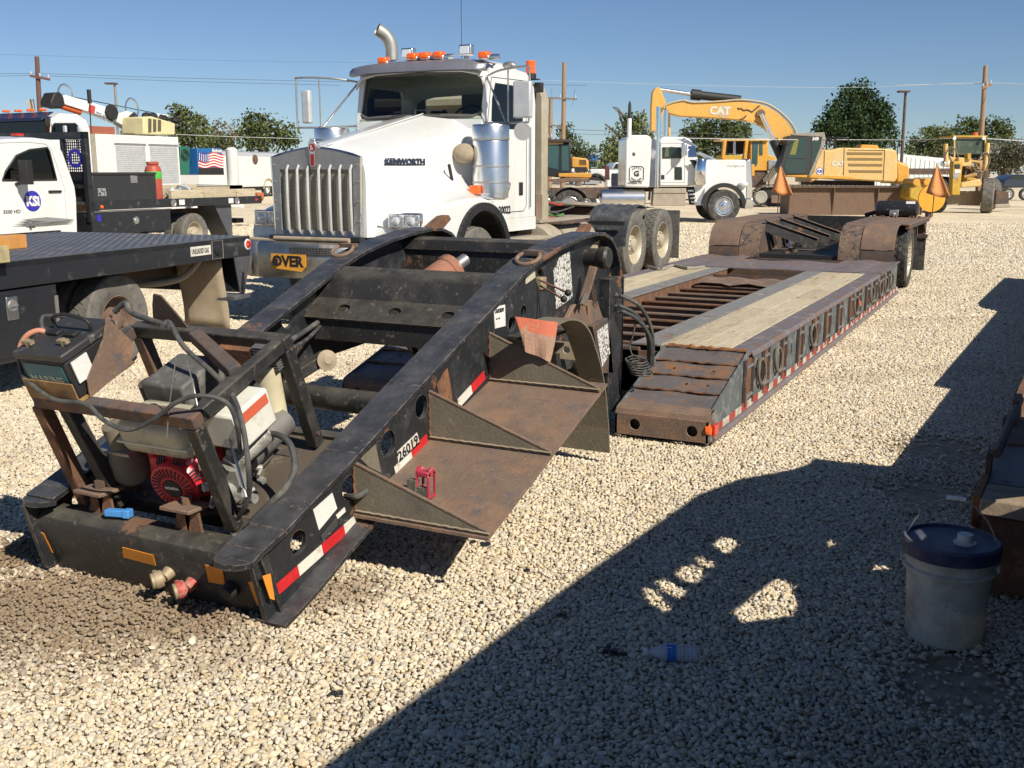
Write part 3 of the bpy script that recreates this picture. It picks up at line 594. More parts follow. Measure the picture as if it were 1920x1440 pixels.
# ------------------------------------------------------------------ engine cage, in the tilted frame of the nose
TH = R(21.8)
def NP(x, s, h): return V(x, 2.92 + s*math.cos(TH) - h*math.sin(TH), .31 + s*math.sin(TH) + h*math.cos(TH))
M['copper'] = mat('salmon_cable_sleeve', (.50,.22,.14), .6)
UPN = (0, -math.sin(TH), math.cos(TH))
def nbox(x0,x1,s0,s1,h0,h1,mb=None):
    mb = mb or MB(); vs = [NP(x,s,h) for h in (h0,h1) for x,s in ((x0,s0),(x1,s0),(x1,s1),(x0,s1))]
    return mb.add(vs, [(0,3,2,1),(4,5,6,7),(0,1,5,4),(1,2,6,5),(2,3,7,6),(3,0,4,7)])
# engine bed plate
bed = nbox(-3.50,-2.60,.075,.62,-.03,-.018).build('engine_bed', mat('greasy_brown_bed', (.10,.08,.06), .7, layers=[((.035,.03,.027), 4, .5, .15), ((.24,.19,.13), 16, .58, .12)], bump=.3), neck)
nbox(-3.50,-2.60,.08,.11,-.10,-.03).build('bed_angle', M['black_in'], neck)
for x_ in (xl_ := -3.475, -2.67): nbox(x_-.03,x_+.03,-.06,.08,-.06,-.02).build('bed_lug', M['black_in'], neck)
nbox(-3.50,-2.60,.62,.66,-.10,0).build('bed_angle', M['black_in'], neck)
cage = MB(); W_ = .055
xl, xr, s1_, h1_ = -3.475, -2.67, .56, .50
def cb(p, q, up=(0,0,1), w_=W_, m='black_in', nm='cage_bar'): return MB().bar(p, q, w_, w_, up).build(nm, M[m], neck, bevel=.006)
cb(NP(xl,0,h1_), NP(xr+.03,0,h1_), UPN, m='rust_dark'); cb(NP(xl,s1_,h1_), NP(xr+.03,s1_,h1_), UPN)
cb(NP(xr,.028,h1_), NP(xr,s1_-.028,h1_), UPN); cb(NP(xl,.028,h1_), NP(xl,s1_-.028,h1_), UPN, m='rust_dark')
cb(NP(xr,0,0), NP(xr,0,h1_-.028), (1,0,0)); cb(NP(xr,s1_,0), NP(xr,s1_,h1_-.028), (1,0,0))
cb(NP(xl,0,-.02), NP(xl,0,h1_-.028), (1,0,0), m='rust'); cb(NP(xl+.02,s1_,0), NP(xl+.02,s1_,h1_-.028), (1,0,0), m='rust_dark')
cb(NP(-3.30,.02,-.02), NP(-3.40,.05,h1_-.03), (1,0,0), m='black_in')
cb(NP(-3.10,s1_-.03,h1_+.012), NP(xr-.03,s1_-.26,h1_+.012), UPN, m='rust_dark')   # slanted brace
MB().prism([(-3.36,0),(-3.16,0),(-3.20,.07),(-3.25,.15),(-3.29,.155),(-3.32,.10)], 'y', 0, .008).xf(Matrix.Translation(NP(0,s1_,h1_+.025)) @ Matrix.Rotation(TH, 4, 'X')).build('lifting_ear', M['rust_dark'], neck, bevel=.002)
# foot pads and mounting stands on the front beam
for x, m_ in ((-3.33,'rust'), (-2.86,'rust')):
    MB().box(x-.075, x+.075, 2.80, 2.93, .375, .39).build('mount_pad', M['rust_plate'], neck, bevel=.003)
    MB().bar((x-.03,2.87,.27), (x-.01,2.87,.38), .012, .07).bar((x+.04,2.87,.27), (x+.02,2.87,.38), .012, .07).build('mount_stand', M['rust'], neck)
    MB().cyl((x,2.87,.385), (x,2.87,.42), .022, n=6).build('mount_bolt', M['rust_dark'], neck)
MB().box(-3.52,-3.30,3.02,3.06,.27,.36).build('mount_angle', M['rust'], neck)
# ------------------------------------------------------------------ small petrol engine
eng = MB(); EX, ES, EH = -2.95, .04, .125          # centre of the starter cover
fdir = NP(0,-1,0)-NP(0,0,0); fdir = (fdir + V(.10,0,.0)).normalized(); ec = NP(EX, ES, EH)
eo = MB().lathe([(.142,.16),(.150,.10),(.148,.045),(.135,.02),(.118,.005)], ec - fdir*.12, fdir*-1, 40).build('engine', M['red_engine'], neck, label='small red petrol engine with a cream fuel tank')
def ring_pt(r, a, h): 
    q = fdir.to_track_quat('Z','Y'); return ec + q @ V(r*math.cos(a), r*math.sin(a), h)
MB().lathe([(.150,-.13),(.152,-.06),(.140,-.035),(.118,-.02),(.112,.0),(.104,.016),(.085,.022),(.047,.024),(.045,.02),(.0,.02)], ec, fdir, 44).build('starter_cover', M['red_engine'], eo)
sl_ = MB()
for k in range(30):
    a = 2*math.pi*k/30; sl_.bar(ring_pt(.056,a,.0245), ring_pt(.094,a+.10,.0225), .0055, .003, fdir)
sl_.build('cover_slots', M['ink'], eo, kind='stuff')
sl_ = MB()
for a0 in (20, 60, 100, 320, 350):
    for k in range(4):
        a = R(a0 + k*6); sl_.bar(ring_pt(.112,a,.004), ring_pt(.136,a,-.022), .006, .004, fdir)
sl_.build('vent_slots', M['ink'], eo, kind='stuff')
MB().lathe([(.043,.0),(.04,.004),(0,.004)], ec+fdir*.0215, fdir, 24).build('cover_badge', M['black'], eo)
MB().text('HONDA', ec+fdir*.027 - (fdir.cross(V(0,0,1)))*0, V(0,0,1).cross(fdir), V(0,0,1)-fdir*fdir.z, .017, .001, .04, align='CENTER').build('badge_lettering', M['decal_white'], eo, smooth=0)
MB().lathe([(.032,-.05),(.032,.0),(.026,.01),(.0,.012)], ring_pt(.118,R(128),-.02), fdir, 16).build('cover_ear', M['red_engine'], eo)
h0 = ring_pt(.11,R(-62),.01); MB().cyl(h0, h0+V(.005,-.03,-.015), .012, n=10).obox(h0+V(.01,-.045,-.04), (.07,.022,.03), (0,0,0)).build('pull_handle', M['black'], eo, bevel=.005)
# the shroud behind, crankcase, tank, covers
nbox(EX-.19, EX+.16, .10, .20, .02, .30).build('fan_shroud', M['red_engine'], eo, bevel=.03)
nbox(EX-.15, EX+.16, .20, .44, 0, .22).build('crankcase', mat('grimy_alloy', (.20,.19,.175), .6, .4, layers=[((.08,.075,.07), 10, .5, .15)]), eo, bevel=.02)
tk = nbox(EX-.17, EX+.175, .005, .20, .285, .425).build('fuel_tank', M['fuel'], eo, bevel=.032)
nbox(EX-.18, EX+.185, .0, .205, .335, .345).build('tank_seam', mat('cream_plastic', (.62,.58,.42), .5), tk, bevel=.004)
MB().cyl(NP(EX-.05,.1,.42), NP(EX-.05,.1,.445), .035, n=20).build('fuel_cap', M['black'], tk)
ac = nbox(EX+.20, EX+.37, .10, .31, .30, .455).build('air_cleaner', mat('dirty_white_plastic', (.68,.66,.58), .5, layers=[((.45,.42,.35), 9, .57, .12)]), eo, bevel=.012)
nbox(EX+.372, EX+.374, .12, .29, .40, .44).build('label', mat('red_print', (.6,.12,.06), .5), ac)
nbox(EX-.20, EX+.02, .22, .46, .36, .47).build('muffler_guard', mat('scuffed_dark_plastic', (.10,.10,.095), .6, layers=[((.2,.19,.17), 18, .5, .2)]), eo, bevel=.012)
vs_ = MB()
for k in range(8):
    vs_.add([NP(EX-.02+.001, .24+.024*k, .46), NP(EX+.022, .24+.024*k, .41), NP(EX+.022, .252+.024*k, .41), NP(EX-.019, .252+.024*k, .46)], [(0,1,2,3)])
vs_.build('guard_slots', M['ink'], eo)
MB().cyl(NP(EX-.24,.30,.25), NP(EX-.24,.30,.42), .05, n=16).build('oil_filter', M['black_in'], eo)
MB().cyl(NP(EX+.20,.24,.15), NP(EX+.20,.50,.15), .062, n=20).build('gear_pump', bpy.data.materials['grimy_alloy'], eo)
al = bpy.data.materials['dusty_casting'] if 'dusty_casting' in bpy.data.materials else mat('dusty_casting', (.36,.35,.32), .6, .3, layers=[((.14,.13,.11), 14, .48, .15)])
pp = MB().obox(NP(EX+.24,.12,.16), (.09,.09,.10), (TH,0,.2)).cyl(NP(EX+.24,.05,.12), NP(EX+.24,.16,.12), .035, n=16).cyl(NP(EX+.19,.10,.07), NP(EX+.33,.10,.07), .02, n=12).cyl(NP(EX+.24,.12,.2), NP(EX+.30,.30,.24), .04, n=16)
rj = random.Random(4)
for k in range(34):
    p = NP(EX+.16+rj.uniform(0,.13), rj.uniform(.04,.3), rj.uniform(.05,.28)); q = p + V(rj.uniform(-.04,.05), rj.uniform(-.05,.03), rj.uniform(-.03,.03)); pp.cyl(p, q, rj.uniform(.006,.018), n=8)
pp.build('carburettor', al, eo)
# grease-stained dark box and strainer left of the engine
MB().lathe([(.07,0),(.085,.03),(.075,.12),(.05,.17),(.05,.26)], NP(-3.27,.12,.06), V(*UPN), 20).build('oil_bowl', M['beige_dust'], neck)
nbox(-3.36,-3.18,.06,.20,.21,.225).build('filter_bracket', M['steel'], neck)
# cream reservoir and cooling fins at the back right
rs = onX(508,768,-2.72); 
MB().cyl(NP(-2.80,.50,.12), NP(-2.76,.52,.42), .058, n=20).build('reservoir', mat('cream_plastic_jug', (.70,.62,.42), .5, layers=[((.45,.24,.11), 7, .58, .1)]), neck, label='cream plastic reservoir streaked with rust')
fn = MB()
for k in range(9): nbox(-2.79,-2.68,.50,.56,.40+.012*k,.404+.012*k, fn)
fn.build('regulator_fins', M['steel'], neck)
nbox(-2.98,-2.80,.50,.54,.36,.48).build('relay_box', M['rust'], neck)
# hoses and cables
def hose(pts, r, nm='hose', m='hose', par=None): return MB().tube(smoothpath([onY(*p) for p in pts], 7), r, 10).build(nm, M[m], par or neck)
hose([(305,612,3.0),(318,605,3.05),(345,650,3.02),(400,700,2.98),(435,740,2.92),(455,800,2.84),(466,880,2.82),(466,930,2.86),(450,965,2.90),(430,985,2.93)], .0105)
hose([(245,612,3.02),(200,640,2.86),(150,600,2.9),(90,592,2.86),(78,600,2.84),(80,618,2.82)], .008)
hose([(80,625,2.76),(55,628,2.72),(36,655,2.70),(42,700,2.68),(65,725,2.66),(105,750,2.67),(160,757,2.68),(195,788,2.66),(240,806,2.66),(290,785,2.67),(330,755,2.68),(375,742,2.70),(425,755,2.76),(445,800,2.80),(450,850,2.86)], .0085, 'battery_cable')
hose([(84,622,2.76),(70,620,2.74),(52,628,2.715),(40,645,2.70),(37,662,2.695)], .011, 'cable_sleeve', 'copper')
hose([(490,815,3.1),(520,815,3.1),(545,835,3.08),(552,880,3.05),(535,915,3.0),(500,950,2.95),(470,980,2.92)], .0125)
hose([(318,612,3.04),(250,588,3.08),(235,568,3.1),(215,585,3.1)], .012)
hose([(345,690,3.45),(380,678,3.5),(430,672,3.6),(480,655,3.9),(540,640,4.3),(598,603,4.6)], .014)
hose([(360,700,3.4),(400,690,3.45),(440,705,3.5),(470,715,3.5)], .012)
hose([(420,760,3.0),(440,690,3.3),(520,665,3.8),(570,640,4.2),(600,612,4.6)], .010)
hose([(300,700,3.3),(330,690,3.35),(360,680,3.4)], .016, 'metal_pipe', 'steel')
hose([(455,705,3.15),(485,730,3.12),(490,765,3.12),(478,790,3.12)], .014)
hose([(430,990,2.93),(440,1010,2.9),(420,1030,2.95)], .011)
for p in ([(313,820,2.72),(318,760,2.70),(330,672,2.66)], [(370,760,2.75),(362,720,2.76),(350,675,2.74)]): hose(p, .0022, 'cable_tie', 'steel')
rj = random.Random(21)
for k in range(12):
    a = NP(EX+rj.uniform(-.2,.35), rj.uniform(.05,.45), rj.uniform(.1,.42)); d_ = V(rj.uniform(-.12,.12), rj.uniform(-.05,.12), rj.uniform(-.10,.08)); pts = [a, a+d_*.5+V(0,0,.05), a+d_, a+d_*1.4-V(0,0,.06)]
    MB().tube(smoothpath(pts,5), rj.choice([.003,.004,.006]), 6).build('wire', M['black'] if k % 3 else M['steel'], neck)
for (s_a, h_a) in ((0,.47),(s1_,.47),(0,.06),(s1_,.06)):
    for x_ in (xl, xr): MB().cyl(NP(x_-.032,s_a,h_a), NP(x_+.034,s_a,h_a), .009, n=6).build('cage_bolt', M['rust_dark'], neck)
for k in range(8): MB().cyl(NP(xr-.02-.09*k,.10,-.016), NP(xr-.02-.09*k,.10,.0), .010, n=6).build('bed_bolt', M['rust_dark'], neck)
# small jack and brackets on the left inside
MB().lathe([(.055,.0),(.055,.012),(.03,.02),(.02,.03)], onX(612,672,-3.30)+V(0,0,-.01), V(.8,-.5,.15), 20).build('round_pad', M['beige_flap'], neck)
MB().bar(onX(560,700,-3.42), onX(610,668,-3.33), .09, .06).build('jack_arm', M['black_in'], neck, bevel=.006)
MB().cyl((-3.42,3.95,.10), (-3.42,3.95,.62), .05, n=18).build('jack_tube', M['black_in'], neck)
MB().box(-3.5,-3.34,3.87,4.03,0,.02).build('jack_foot', M['black_in'], neck)
MB().tube(smoothpath([V(-2.62,2.98,.32),V(-2.56,3.2,.36),V(-2.55,3.45,.44),V(-2.56,3.7,.5)],6), .012, 8).build('green_hose', mat('green_hose_rubber', (.10,.22,.05), .6), neck, label='short green hose beside the right rail')
MB().tube(smoothpath([V(-2.52,2.95,.24),V(-2.49,3.05,.27),V(-2.48,3.2,.33)],4), .01, 8).build('red_hose', mat('red_hose_rubber', (.5,.05,.04), .6), neck)
MB().tube(smoothpath([V(-2.53,2.95,.22),V(-2.50,3.05,.25),V(-2.49,3.2,.31)],4), .008, 8).build('blue_hose', mat('blue_hose_rubber', (.05,.16,.30), .6), neck)
# ------------------------------------------------------------------ battery in its tray on the cage
tr = MB(); tx0, tx1, ts0, ts1 = -3.46, -3.19, -.03, .27
nbox(tx0,tx1,ts0,ts1,.53,.538,tr); nbox(tx0,tx1,ts0-.006,ts0,.53,.615,tr); nbox(tx0-.006,tx0,ts0,ts1,.53,.60,tr)
tr.build('battery_tray', M['rust_orange'] if 0 else mat('yellow_rust_tray', (.26,.15,.06), .85, layers=[((.13,.07,.035), 6, .5, .15), ((.38,.25,.10), 10, .58, .1)]), neck)
vs = [NP(tx1+.004,ts0+.04,.53), NP(tx1+.004,ts1-.03,.54), NP(tx1+.004,ts1+.02,.61), NP(tx1+.004,ts1-.05,.765), NP(tx1+.004,ts1-.10,.70), NP(tx1+.004,ts0+.06,.60)]
MB().add(vs + [v+V(.006,0,0) for v in vs], [tuple(range(6)), tuple(range(11,5,-1))] + [(i,(i+1)%6,6+(i+1)%6,6+i) for i in range(6)]).build('tray_side_plate', M['rust_plate'], neck)
bat = thing('battery', 'black battery with teal front label in the rusty tray left on the engine cage', 'battery', NP(-3.33,.12,.54))
nbox(tx0+.01,tx1-.01,ts0+.01,ts1-.02,.54,.70).build('case', M['black'], bat, bevel=.008)
nbox(tx0+.002,tx1-.002,ts0+.002,ts1-.012,.70,.735).build('lid', mat('dusty_black_plastic', (.035,.035,.035), .5, layers=[((.2,.19,.17), 14, .58, .12)]), bat, bevel=.008)
lb = nbox(tx0+.03,tx1-.03,ts0+.006,ts0+.009,.555,.685).build('front_label', mat('faded_teal_label', (.03,.12,.15), .5, layers=[((.10,.12,.11), 8, .56, .1)]), bat)
MB().text('MARINE', NP(tx0+.045,ts0+.003,.60), (1,0,0), UPN, .05, .001, .02).build('label_lettering', mat('faded_print', (.25,.27,.22), .6), bat, smooth=0)
nbox(tx0+.035,tx1-.06,ts0+.003,ts0+.006,.575,.582).build('label_stripe', mat('olive_print', (.25,.25,.08), .6), bat)
nbox(tx1-.004,tx1+.002,ts0+.03,ts0+.11,.60,.69).build('white_sticker', M['decal_white'], bat)
for s_, x_ in ((.02,tx0+.05),(.05,tx1-.06)):
    MB().cyl(NP(x_,s_,.73), NP(x_,s_,.76), .012, n=10).bar(NP(x_-.025,s_,.75), NP(x_+.025,s_,.75), .02, .015, UPN).build('terminal', M['brass'], bat)
MB().tube(smoothpath([NP(tx0+.05,.16,.735),NP(tx0+.05,.16,.78),NP((tx0+tx1)/2,.16,.80),NP(tx1-.03,.16,.78),NP(tx1-.03,.16,.735)],5), .007, 8).build('carry_strap', M['black'], bat)
for k in range(2): nbox(tx0+.06+.09*k,tx0+.12+.09*k,.10,.14,.735,.75).build('vent_cap', M['black'], bat, bevel=.004)
# ------------------------------------------------------------------ loose things on the gooseneck
a = V(-3.215,2.84,.31)
bc = thing('plug_connector', 'bright blue plug lying on the front beam of the gooseneck', 'plug', a)
MB().obox(a, (.085,.035,.028), (0,0,.28)).obox(a+V(.05,.014,0), (.03,.04,.034), (0,0,.28)).build('shell', mat('sky_blue_plastic', (.07,.27,.62), .45), bc, bevel=.004)
MB().obox(a+V(-.042,-.006,.002), (.008,.03,.02), (0,0,.28)).build('contact', M['ink'], bc)
z = .4; p = onZ(795,925,.33)
z = .265 + (p.y-3.36)*.2875
p = onZ(800,925,z+.02)
rl = thing('broken_lamp', 'broken pink-red plastic lamp housing standing on the rusty lower step floor', 'lamp', p)
rp = mat('pink_red_plastic', (.42,.045,.075), .35, trans=.0, layers=[((.55,.22,.22), 14, .58, .1)])
prof = [(0,-.015),(.055,-.015),(.055,.09),(.038,.115),(.012,.115),(0,.09)]
g = MB()
for a_ in (0.0,.055): g.prism([[(p.y-.03+u*1.1, p.z+v) for u,v in prof],[(p.y-.018+u*.7, p.z+.008+v*.75) for u,v in prof]], 'x', p.x-.035+a_, p.x-.028+a_)
g.build('rim', rp, rl)
MB().box(p.x-.035,p.x+.027,p.y-.03,p.y+.03,p.z+.075,p.z+.10).build('shell', rp, rl, bevel=.006)
MB().box(p.x-.07,p.x-.03,p.y-.04,p.y-.01,p.z-.01,p.z+.06).box(p.x-.03,p.x+.02,p.y-.03,p.y+.0,p.z-.01,p.z+.03).build('circuit_board', mat('grimy_board', (.12,.11,.09), .7, layers=[((.35,.3,.2), 50, .55, .08)]), rl)
# ------------------------------------------------------------------ lowboy deck
deck = thing('trailer_deck', 'long rusty low deck with plank panels, front ramps and rear wheel humps', 'trailer deck', (-3.05, 10, 0))
XR, XL = -1.68, -4.42
def mir(x): return -6.1 - x
M['tape_dirty'] = M['tape_white']
# front ramps: sloping plates with rusted gaps
def ramp(sgn):
    X = (lambda x: x) if sgn > 0 else mir
    def xx(a, b_): a, b_ = X(a), X(b_); return min(a,b_), max(a,b_)
    a, b_ = xx(-2.30, -1.70)
    fr = [(6.02,.035),(6.0,.10),(6.02,.15),(6.08,.185),(6.16,.205),(6.16,.19),(6.03,.13),(6.03,.04)]
    hole = []
    body = MB().prism([(6.16,.03),(6.16,.18),(6.93,.42),(6.93,.03)], 'x', a+.015, b_-.015).build('ramp_body', M['rust'], deck)
    # bent front with two round holes
    w0, w1 = a, b_
    fp = MB().prism([[(w0,.03),(w1,.03),(w1,.165),(w0,.165)], circ(w0+.13,.10,.036,18), circ(w1-.10,.095,.036,18)], 'y', 6.0, 6.012)
    fp.sheet([(6.006,.16),(6.02,.19),(6.06,.205),(6.12,.215)], 'x', w0, w1, .012)
    fp.build('ramp_front', M['rust_plate'], deck)
    MB().box(w0+.02,w1-.02,6.05,6.06,.03,.17).build('ramp_back', M['black'], deck)
    ys = [6.10, 6.31, 6.52, 6.72, 6.93]
    for i in range(4):
        y0, y1 = ys[i]+.012, ys[i+1]-.006
        z = lambda y: .205 + (y-6.10)*(.445-.205)/.83
        p = MB(); n = 8; r2 = random.Random(i+10*(sgn > 0))
        for k in range(n):
            u0, u1 = w0+.01+(w1-w0-.02)*k/n, w0+.01+(w1-w0-.02)*(k+1)/n
            b0 = .007*math.sin(k*1.3+i)+.004; b1 = .007*math.sin((k+1)*1.3+i)+.004
            vs = [V(u0,y0,z(y0)+b0*.5),V(u1,y0,z(y0)+b1*.5),V(u1,y1,z(y1)-b1*.7),V(u0,y1,z(y1)-b0*.7)]
            p.add(vs+[v-V(0,0,.012) for v in vs], [(0,1,2,3),(7,6,5,4),(0,4,5,1),(2,6,7,3)] + ([(3,7,4,0)] if k == 0 else []) + ([(1,5,6,2)] if k == n-1 else []))
        p.build('ramp_plate', M['ramp_steel'], deck)
        g = MB(); 
        rr_ = [w0+.012+(w1-w0-.024)*k/14 for k in range(15)]
        g.tube([V(x, ys[i+1]+.004*math.sin(k*2.1), z(ys[i+1])+.006+.004*math.sin(k*3.7)) for k, x in enumerate(rr_)], .008, 6).build('rusted_lip', M['rust'], deck)
    for e0, e1 in ((w0,w0+.012),(w1-.012,w1)):
        MB().prism([(6.0,.02),(6.0,.16),(6.06,.21),(6.93,.46),(6.93,.02)], 'x', e0, e1).build('ramp_side', M['deck_grey'], deck)
    MB().tube([V(w0+.02+(w1-w0-.04)*k/16, 6.95+.006*math.sin(k*2), .455+.006*math.sin(k*2.9)) for k in range(17)], [.012+.005*math.sin(k*1.7) for k in range(17)], 7).build('rusted_hinge', M['rust_orange'], deck)
    MB().box(w0, w1, 6.93, 7.02, .40, .447).build('hinge_plate', M['rust_plate'], deck)
M['ramp_steel'] = mat('worn_ramp_steel', (.155,.135,.13), .55, metal=.2, layers=[((.24,.125,.06), 4.5, .53, .10), ((.30,.20,.12), 14, .60, .1), ((.07,.06,.055), 7, .60, .08)], bump=.3)
ramp(1); ramp(-1)
for q, r in ((( -1.97,6.42),.009),((-1.83,6.42),.009),((-2.12,6.62),.008),((-1.85,6.62),.008)):
    z = .205+(q[1]-6.10)*.289+.004; MB().lathe([(r,0),(r,.0012),(0,.0014)], V(q[0],q[1],z), V(0,-.28,.96), 10).build('bolt_hole', M['ink'], deck)
M['strip'] = mat('grey_green_strip_steel', (.235,.225,.205), .55, metal=.1, layers=[((.20,.12,.075), 4, .55, .12), ((.36,.35,.32), 8, .55, .12), ((.13,.115,.11), 22, .6, .1)], bump=.2)
# steel strips and wood
def strip(x0, x1, y0, y1, z, nm, m, t=.012, bev=.0): return MB().box(x0, x1, y0, y1, z-t, z).build(nm, m, deck, bevel=bev)
for X in ((lambda a, b_: (a, b_)), (lambda a, b_: (mir(b_), mir(a)))):
    a, b_ = X(-2.56, -2.36); strip(a, b_, 6.98, 13.14, .448, 'steel_strip', M['strip'])
    a, b_ = X(-1.85, XR); MB().prism([[(a,.436),(b_-.02,.436),(b_,.41),(b_,.425),(b_-.012,.448),(a,.448)]] if b_ == XR else [[(b_,.436),(a+.02,.436),(a,.41),(a,.425),(a+.012,.448),(b_,.448)]], 'y', 6.98, 13.14).build('edge_rail', M['worn_steel'], deck)
    r3 = random.Random(5)
    for i in range(2):
        a, b_ = X(-2.355+.2525*i, -2.355+.2525*(i+1)-.009); yy = [7.0, 9.3+.9*i, 11.4-.3*i, 13.12]
        for k in range(3):
            MB().box(a, b_, yy[k]+.002, yy[k+1]-.002, .395, .444+r3.uniform(-.003,.003)).build('plank', M['wood'] if (i+k) % 2 else M['wood_b'], deck, bevel=.003)
strip(mir(-2.56)+.0, mir(-2.36)+.02, 7.9, 8.3, .452, 'loose_bar', M['rust_plate'])
# rear cross plates
ys = [13.15, 14.98]; px_ = [XL, -3.72, -2.40, XR]
for i in range(3):
    p = MB(); n = 10
    for k in range(n):
        u0, u1 = px_[i]+.002+(px_[i+1]-px_[i]-.004)*k/n, px_[i]+.002+(px_[i+1]-px_[i]-.004)*(k+1)/n; f0, f1 = .010*math.sin(k*.9+i*2), .010*math.sin((k+1)*.9+i*2)
        y1 = 14.45 if i == 1 else 14.98
        vs = [V(u0,13.15,.455+f0*.3),V(u1,13.15,.455+f1*.3),V(u1,y1,.458+f1),V(u0,y1,.458+f0)]
        p.add(vs+[v-V(0,0,.014) for v in vs], [(0,1,2,3),(7,6,5,4),(0,4,5,1),(2,6,7,3)] + ([(3,7,4,0)] if k == 0 else []) + ([(1,5,6,2)] if k == n-1 else []))
    p.build('cross_plate', M['worn_steel'], deck)
MB().tube(smoothpath([onZ(1215,500,.46),onZ(1240,505,.465),onZ(1262,498,.46),onZ(1290,503,.465),onZ(1320,501,.46)],5), .022, 6).build('strap_scrap', mat('grey_webbing', (.26,.24,.19), .9), deck)
# beams in the open middle
MB().box(-3.6,-2.5,6.95,7.05,.10,.42).build('front_sill', M['rust_dark'], deck)
by = [7.45+.42*k for k in range(14)]
for k, y in enumerate(by):
    if y > 13.0: break
    rr2 = random.Random(k)
    g = MB().box(-3.56,-2.545,y,y+.012,.17,.36).box(-3.56,-2.545,y-.035,y+.045,.36,.372).box(-3.56,-2.545,y-.035,y+.045,.16,.17)
    g.build('floor_beam', M['rust_plate'] if k % 3 else M['rust'], deck)
for x in (-3.56,-2.555): MB().box(x-.006, x+.006, 7.0, 13.15, .10, .436).build('inner_side_rail', M['rust'], deck)
# crumpled sheet lying across the beams
cs = MB(); n, m_ = 9, 5; rr3 = random.Random(8); G = []
for j in range(m_+1):
    for i in range(n+1): G.append(V(-3.52+.95*i/n, 11.6+.75*j/m_, .385+.05*abs(math.sin(i*.8+j*.5))*(1-abs(j/m_-.5))+rr3.uniform(0,.01)))
cs.add(G, [(j*(n+1)+i, j*(n+1)+i+1, (j+1)*(n+1)+i+1, (j+1)*(n+1)+i) for j in range(m_) for i in range(n)])
o = cs.build('bent_sheet', M['rust_plate'], deck, smooth=0, label='buckled brown sheet between the beams'); s_ = o.modifiers.new('t','SOLIDIFY'); s_.thickness = .004
MB().box(-3.56,-2.55,12.5,12.52,.2,.42).build('floor_beam', M['rust_dark'], deck)
# right side wall with outrigger pockets and ring loops
Xs = XR-.02
def sidewall(X, out):
    lo, hi = (X-.012, X) if out > 0 else (X, X+.012)
    MB().box(lo, hi, 6.93, 14.95, .055, .425).build('side_wall', M['deck_grey'], deck)
sidewall(Xs, 1); sidewall(XL+.02, -1)
pk = [(6.80,7.0),(7.31,7.47),(7.9,8.03),(8.49,8.66),(9.11,9.31),(9.68,9.9),(10.32,10.52),(11.0,11.2),(11.5,11.7),(12.1,12.3),(12.72,12.9),(13.3,13.5),(13.9,14.05)]
loops = [(7.1,7.42),(7.62,7.88),(9.0,9.1),(9.11,9.4),(11.25,11.5),(12.35,12.6),(13.1,13.3),(14.1,14.3),(13.6,13.8)]
for y0, y1 in pk:
    pb = MB().box(Xs, Xs+.006, y0, y1, .11, .41).build('outrigger_pocket', M['rust'], deck)
    MB().box(Xs+.006, Xs+.024, y0-.012, y0+.01, .10, .415).build('pocket_flange', M['rust_dark'], pb)
    MB().box(Xs+.006, Xs+.024, y1-.01, y1+.012, .10, .415).build('pocket_flange', M['rust_dark'], pb)
    for z in (.16,.36): MB().cyl((Xs+.014, y0+.012, z), (Xs+.014, y1-.012, z), .012, n=8).build('pin', M['steel'], pb)
lp = [7.18, 7.70, 9.02, 11.3, 12.42, 13.15, 13.62, 14.12]
for y in lp:
    g = MB().tube([V(Xs+.03+.012*math.sin(t*1.0), y+.055*math.sin(t)+.05*(-math.cos(t)*.5+.5), .275+.095*math.cos(t)) for t in [2*math.pi*k/18 for k in range(18)]], .013, 7, closed=True)
    g.build('lashing_ring', M['steel'] if 0 else mat_ring, deck) if 'mat_ring' in globals() else None
    if 'mat_ring' not in globals():
        mat_ring = mat('dusty_forged_steel', (.20,.17,.14), .7, .3, layers=[((.1,.08,.06), 15, .5, .2)]); g.build('lashing_ring', mat_ring, deck)
for y in (7.56,8.15,8.3,8.8,9.5,10.05,10.75,7.12):
    MB().lathe([(.045,0),(.045,.0015),(0,.0017)], V(Xs, y, .27), (1,0,0), 18).xf(Matrix.Translation((0,y,0)) @ Matrix.Diagonal((1,.55,1,1)) @ Matrix.Translation((0,-y,0))).build('wall_hole', M['ink'], deck)
# tape and lower rub rail
g = MB(); y = 6.12; k = 0
while y < 14.9:
    g.box(XR-.008+.0, XR-.004, y, min(y+.152,14.94), .075, .122, k % 2); y += .152; k += 1
g.build('reflective_tape', [mat('dirty_red_tape', (.36,.035,.03), .5, layers=[((.25,.18,.13), 12, .54, .1)]), mat('dirty_white_tape', (.52,.49,.41), .5, layers=[((.3,.25,.19), 10, .5, .15)])], deck, smooth=0)
MB().box(XR-.03, XR-.008, 6.02, 14.95, .035, .125).build('tape_backing', M['deck_grey'], deck)
MB().cyl((XR-.004, 6.05, .045), (XR-.004, 14.95, .045), .022, n=12).build('rub_rail', M['worn_steel'], deck)
MB().obox((XR-.002,6.10,.10),(.02,.10,.075),(0,0,0)).build('side_lamp', M['red_lens'], deck, bevel=.006)
for (px_y, z) in ((11.55,.27),(6.02,.11)):
    MB().lathe([(.035,0),(.032,.02),(.0,.03)], V(XR-.005 if px_y > 7 else XR-.03, px_y, z), (1,0,.2), 14).build('amber_lamp', M['amber'], deck)
MB().box(-4.40,-1.70,6.95,6.97,.05,.40).build('deck_front', M['rust_dark'], deck)
MB().box(-4.40,-1.70,14.9,14.95,.05,.44).build('deck_end', M['rust_dark'], deck)
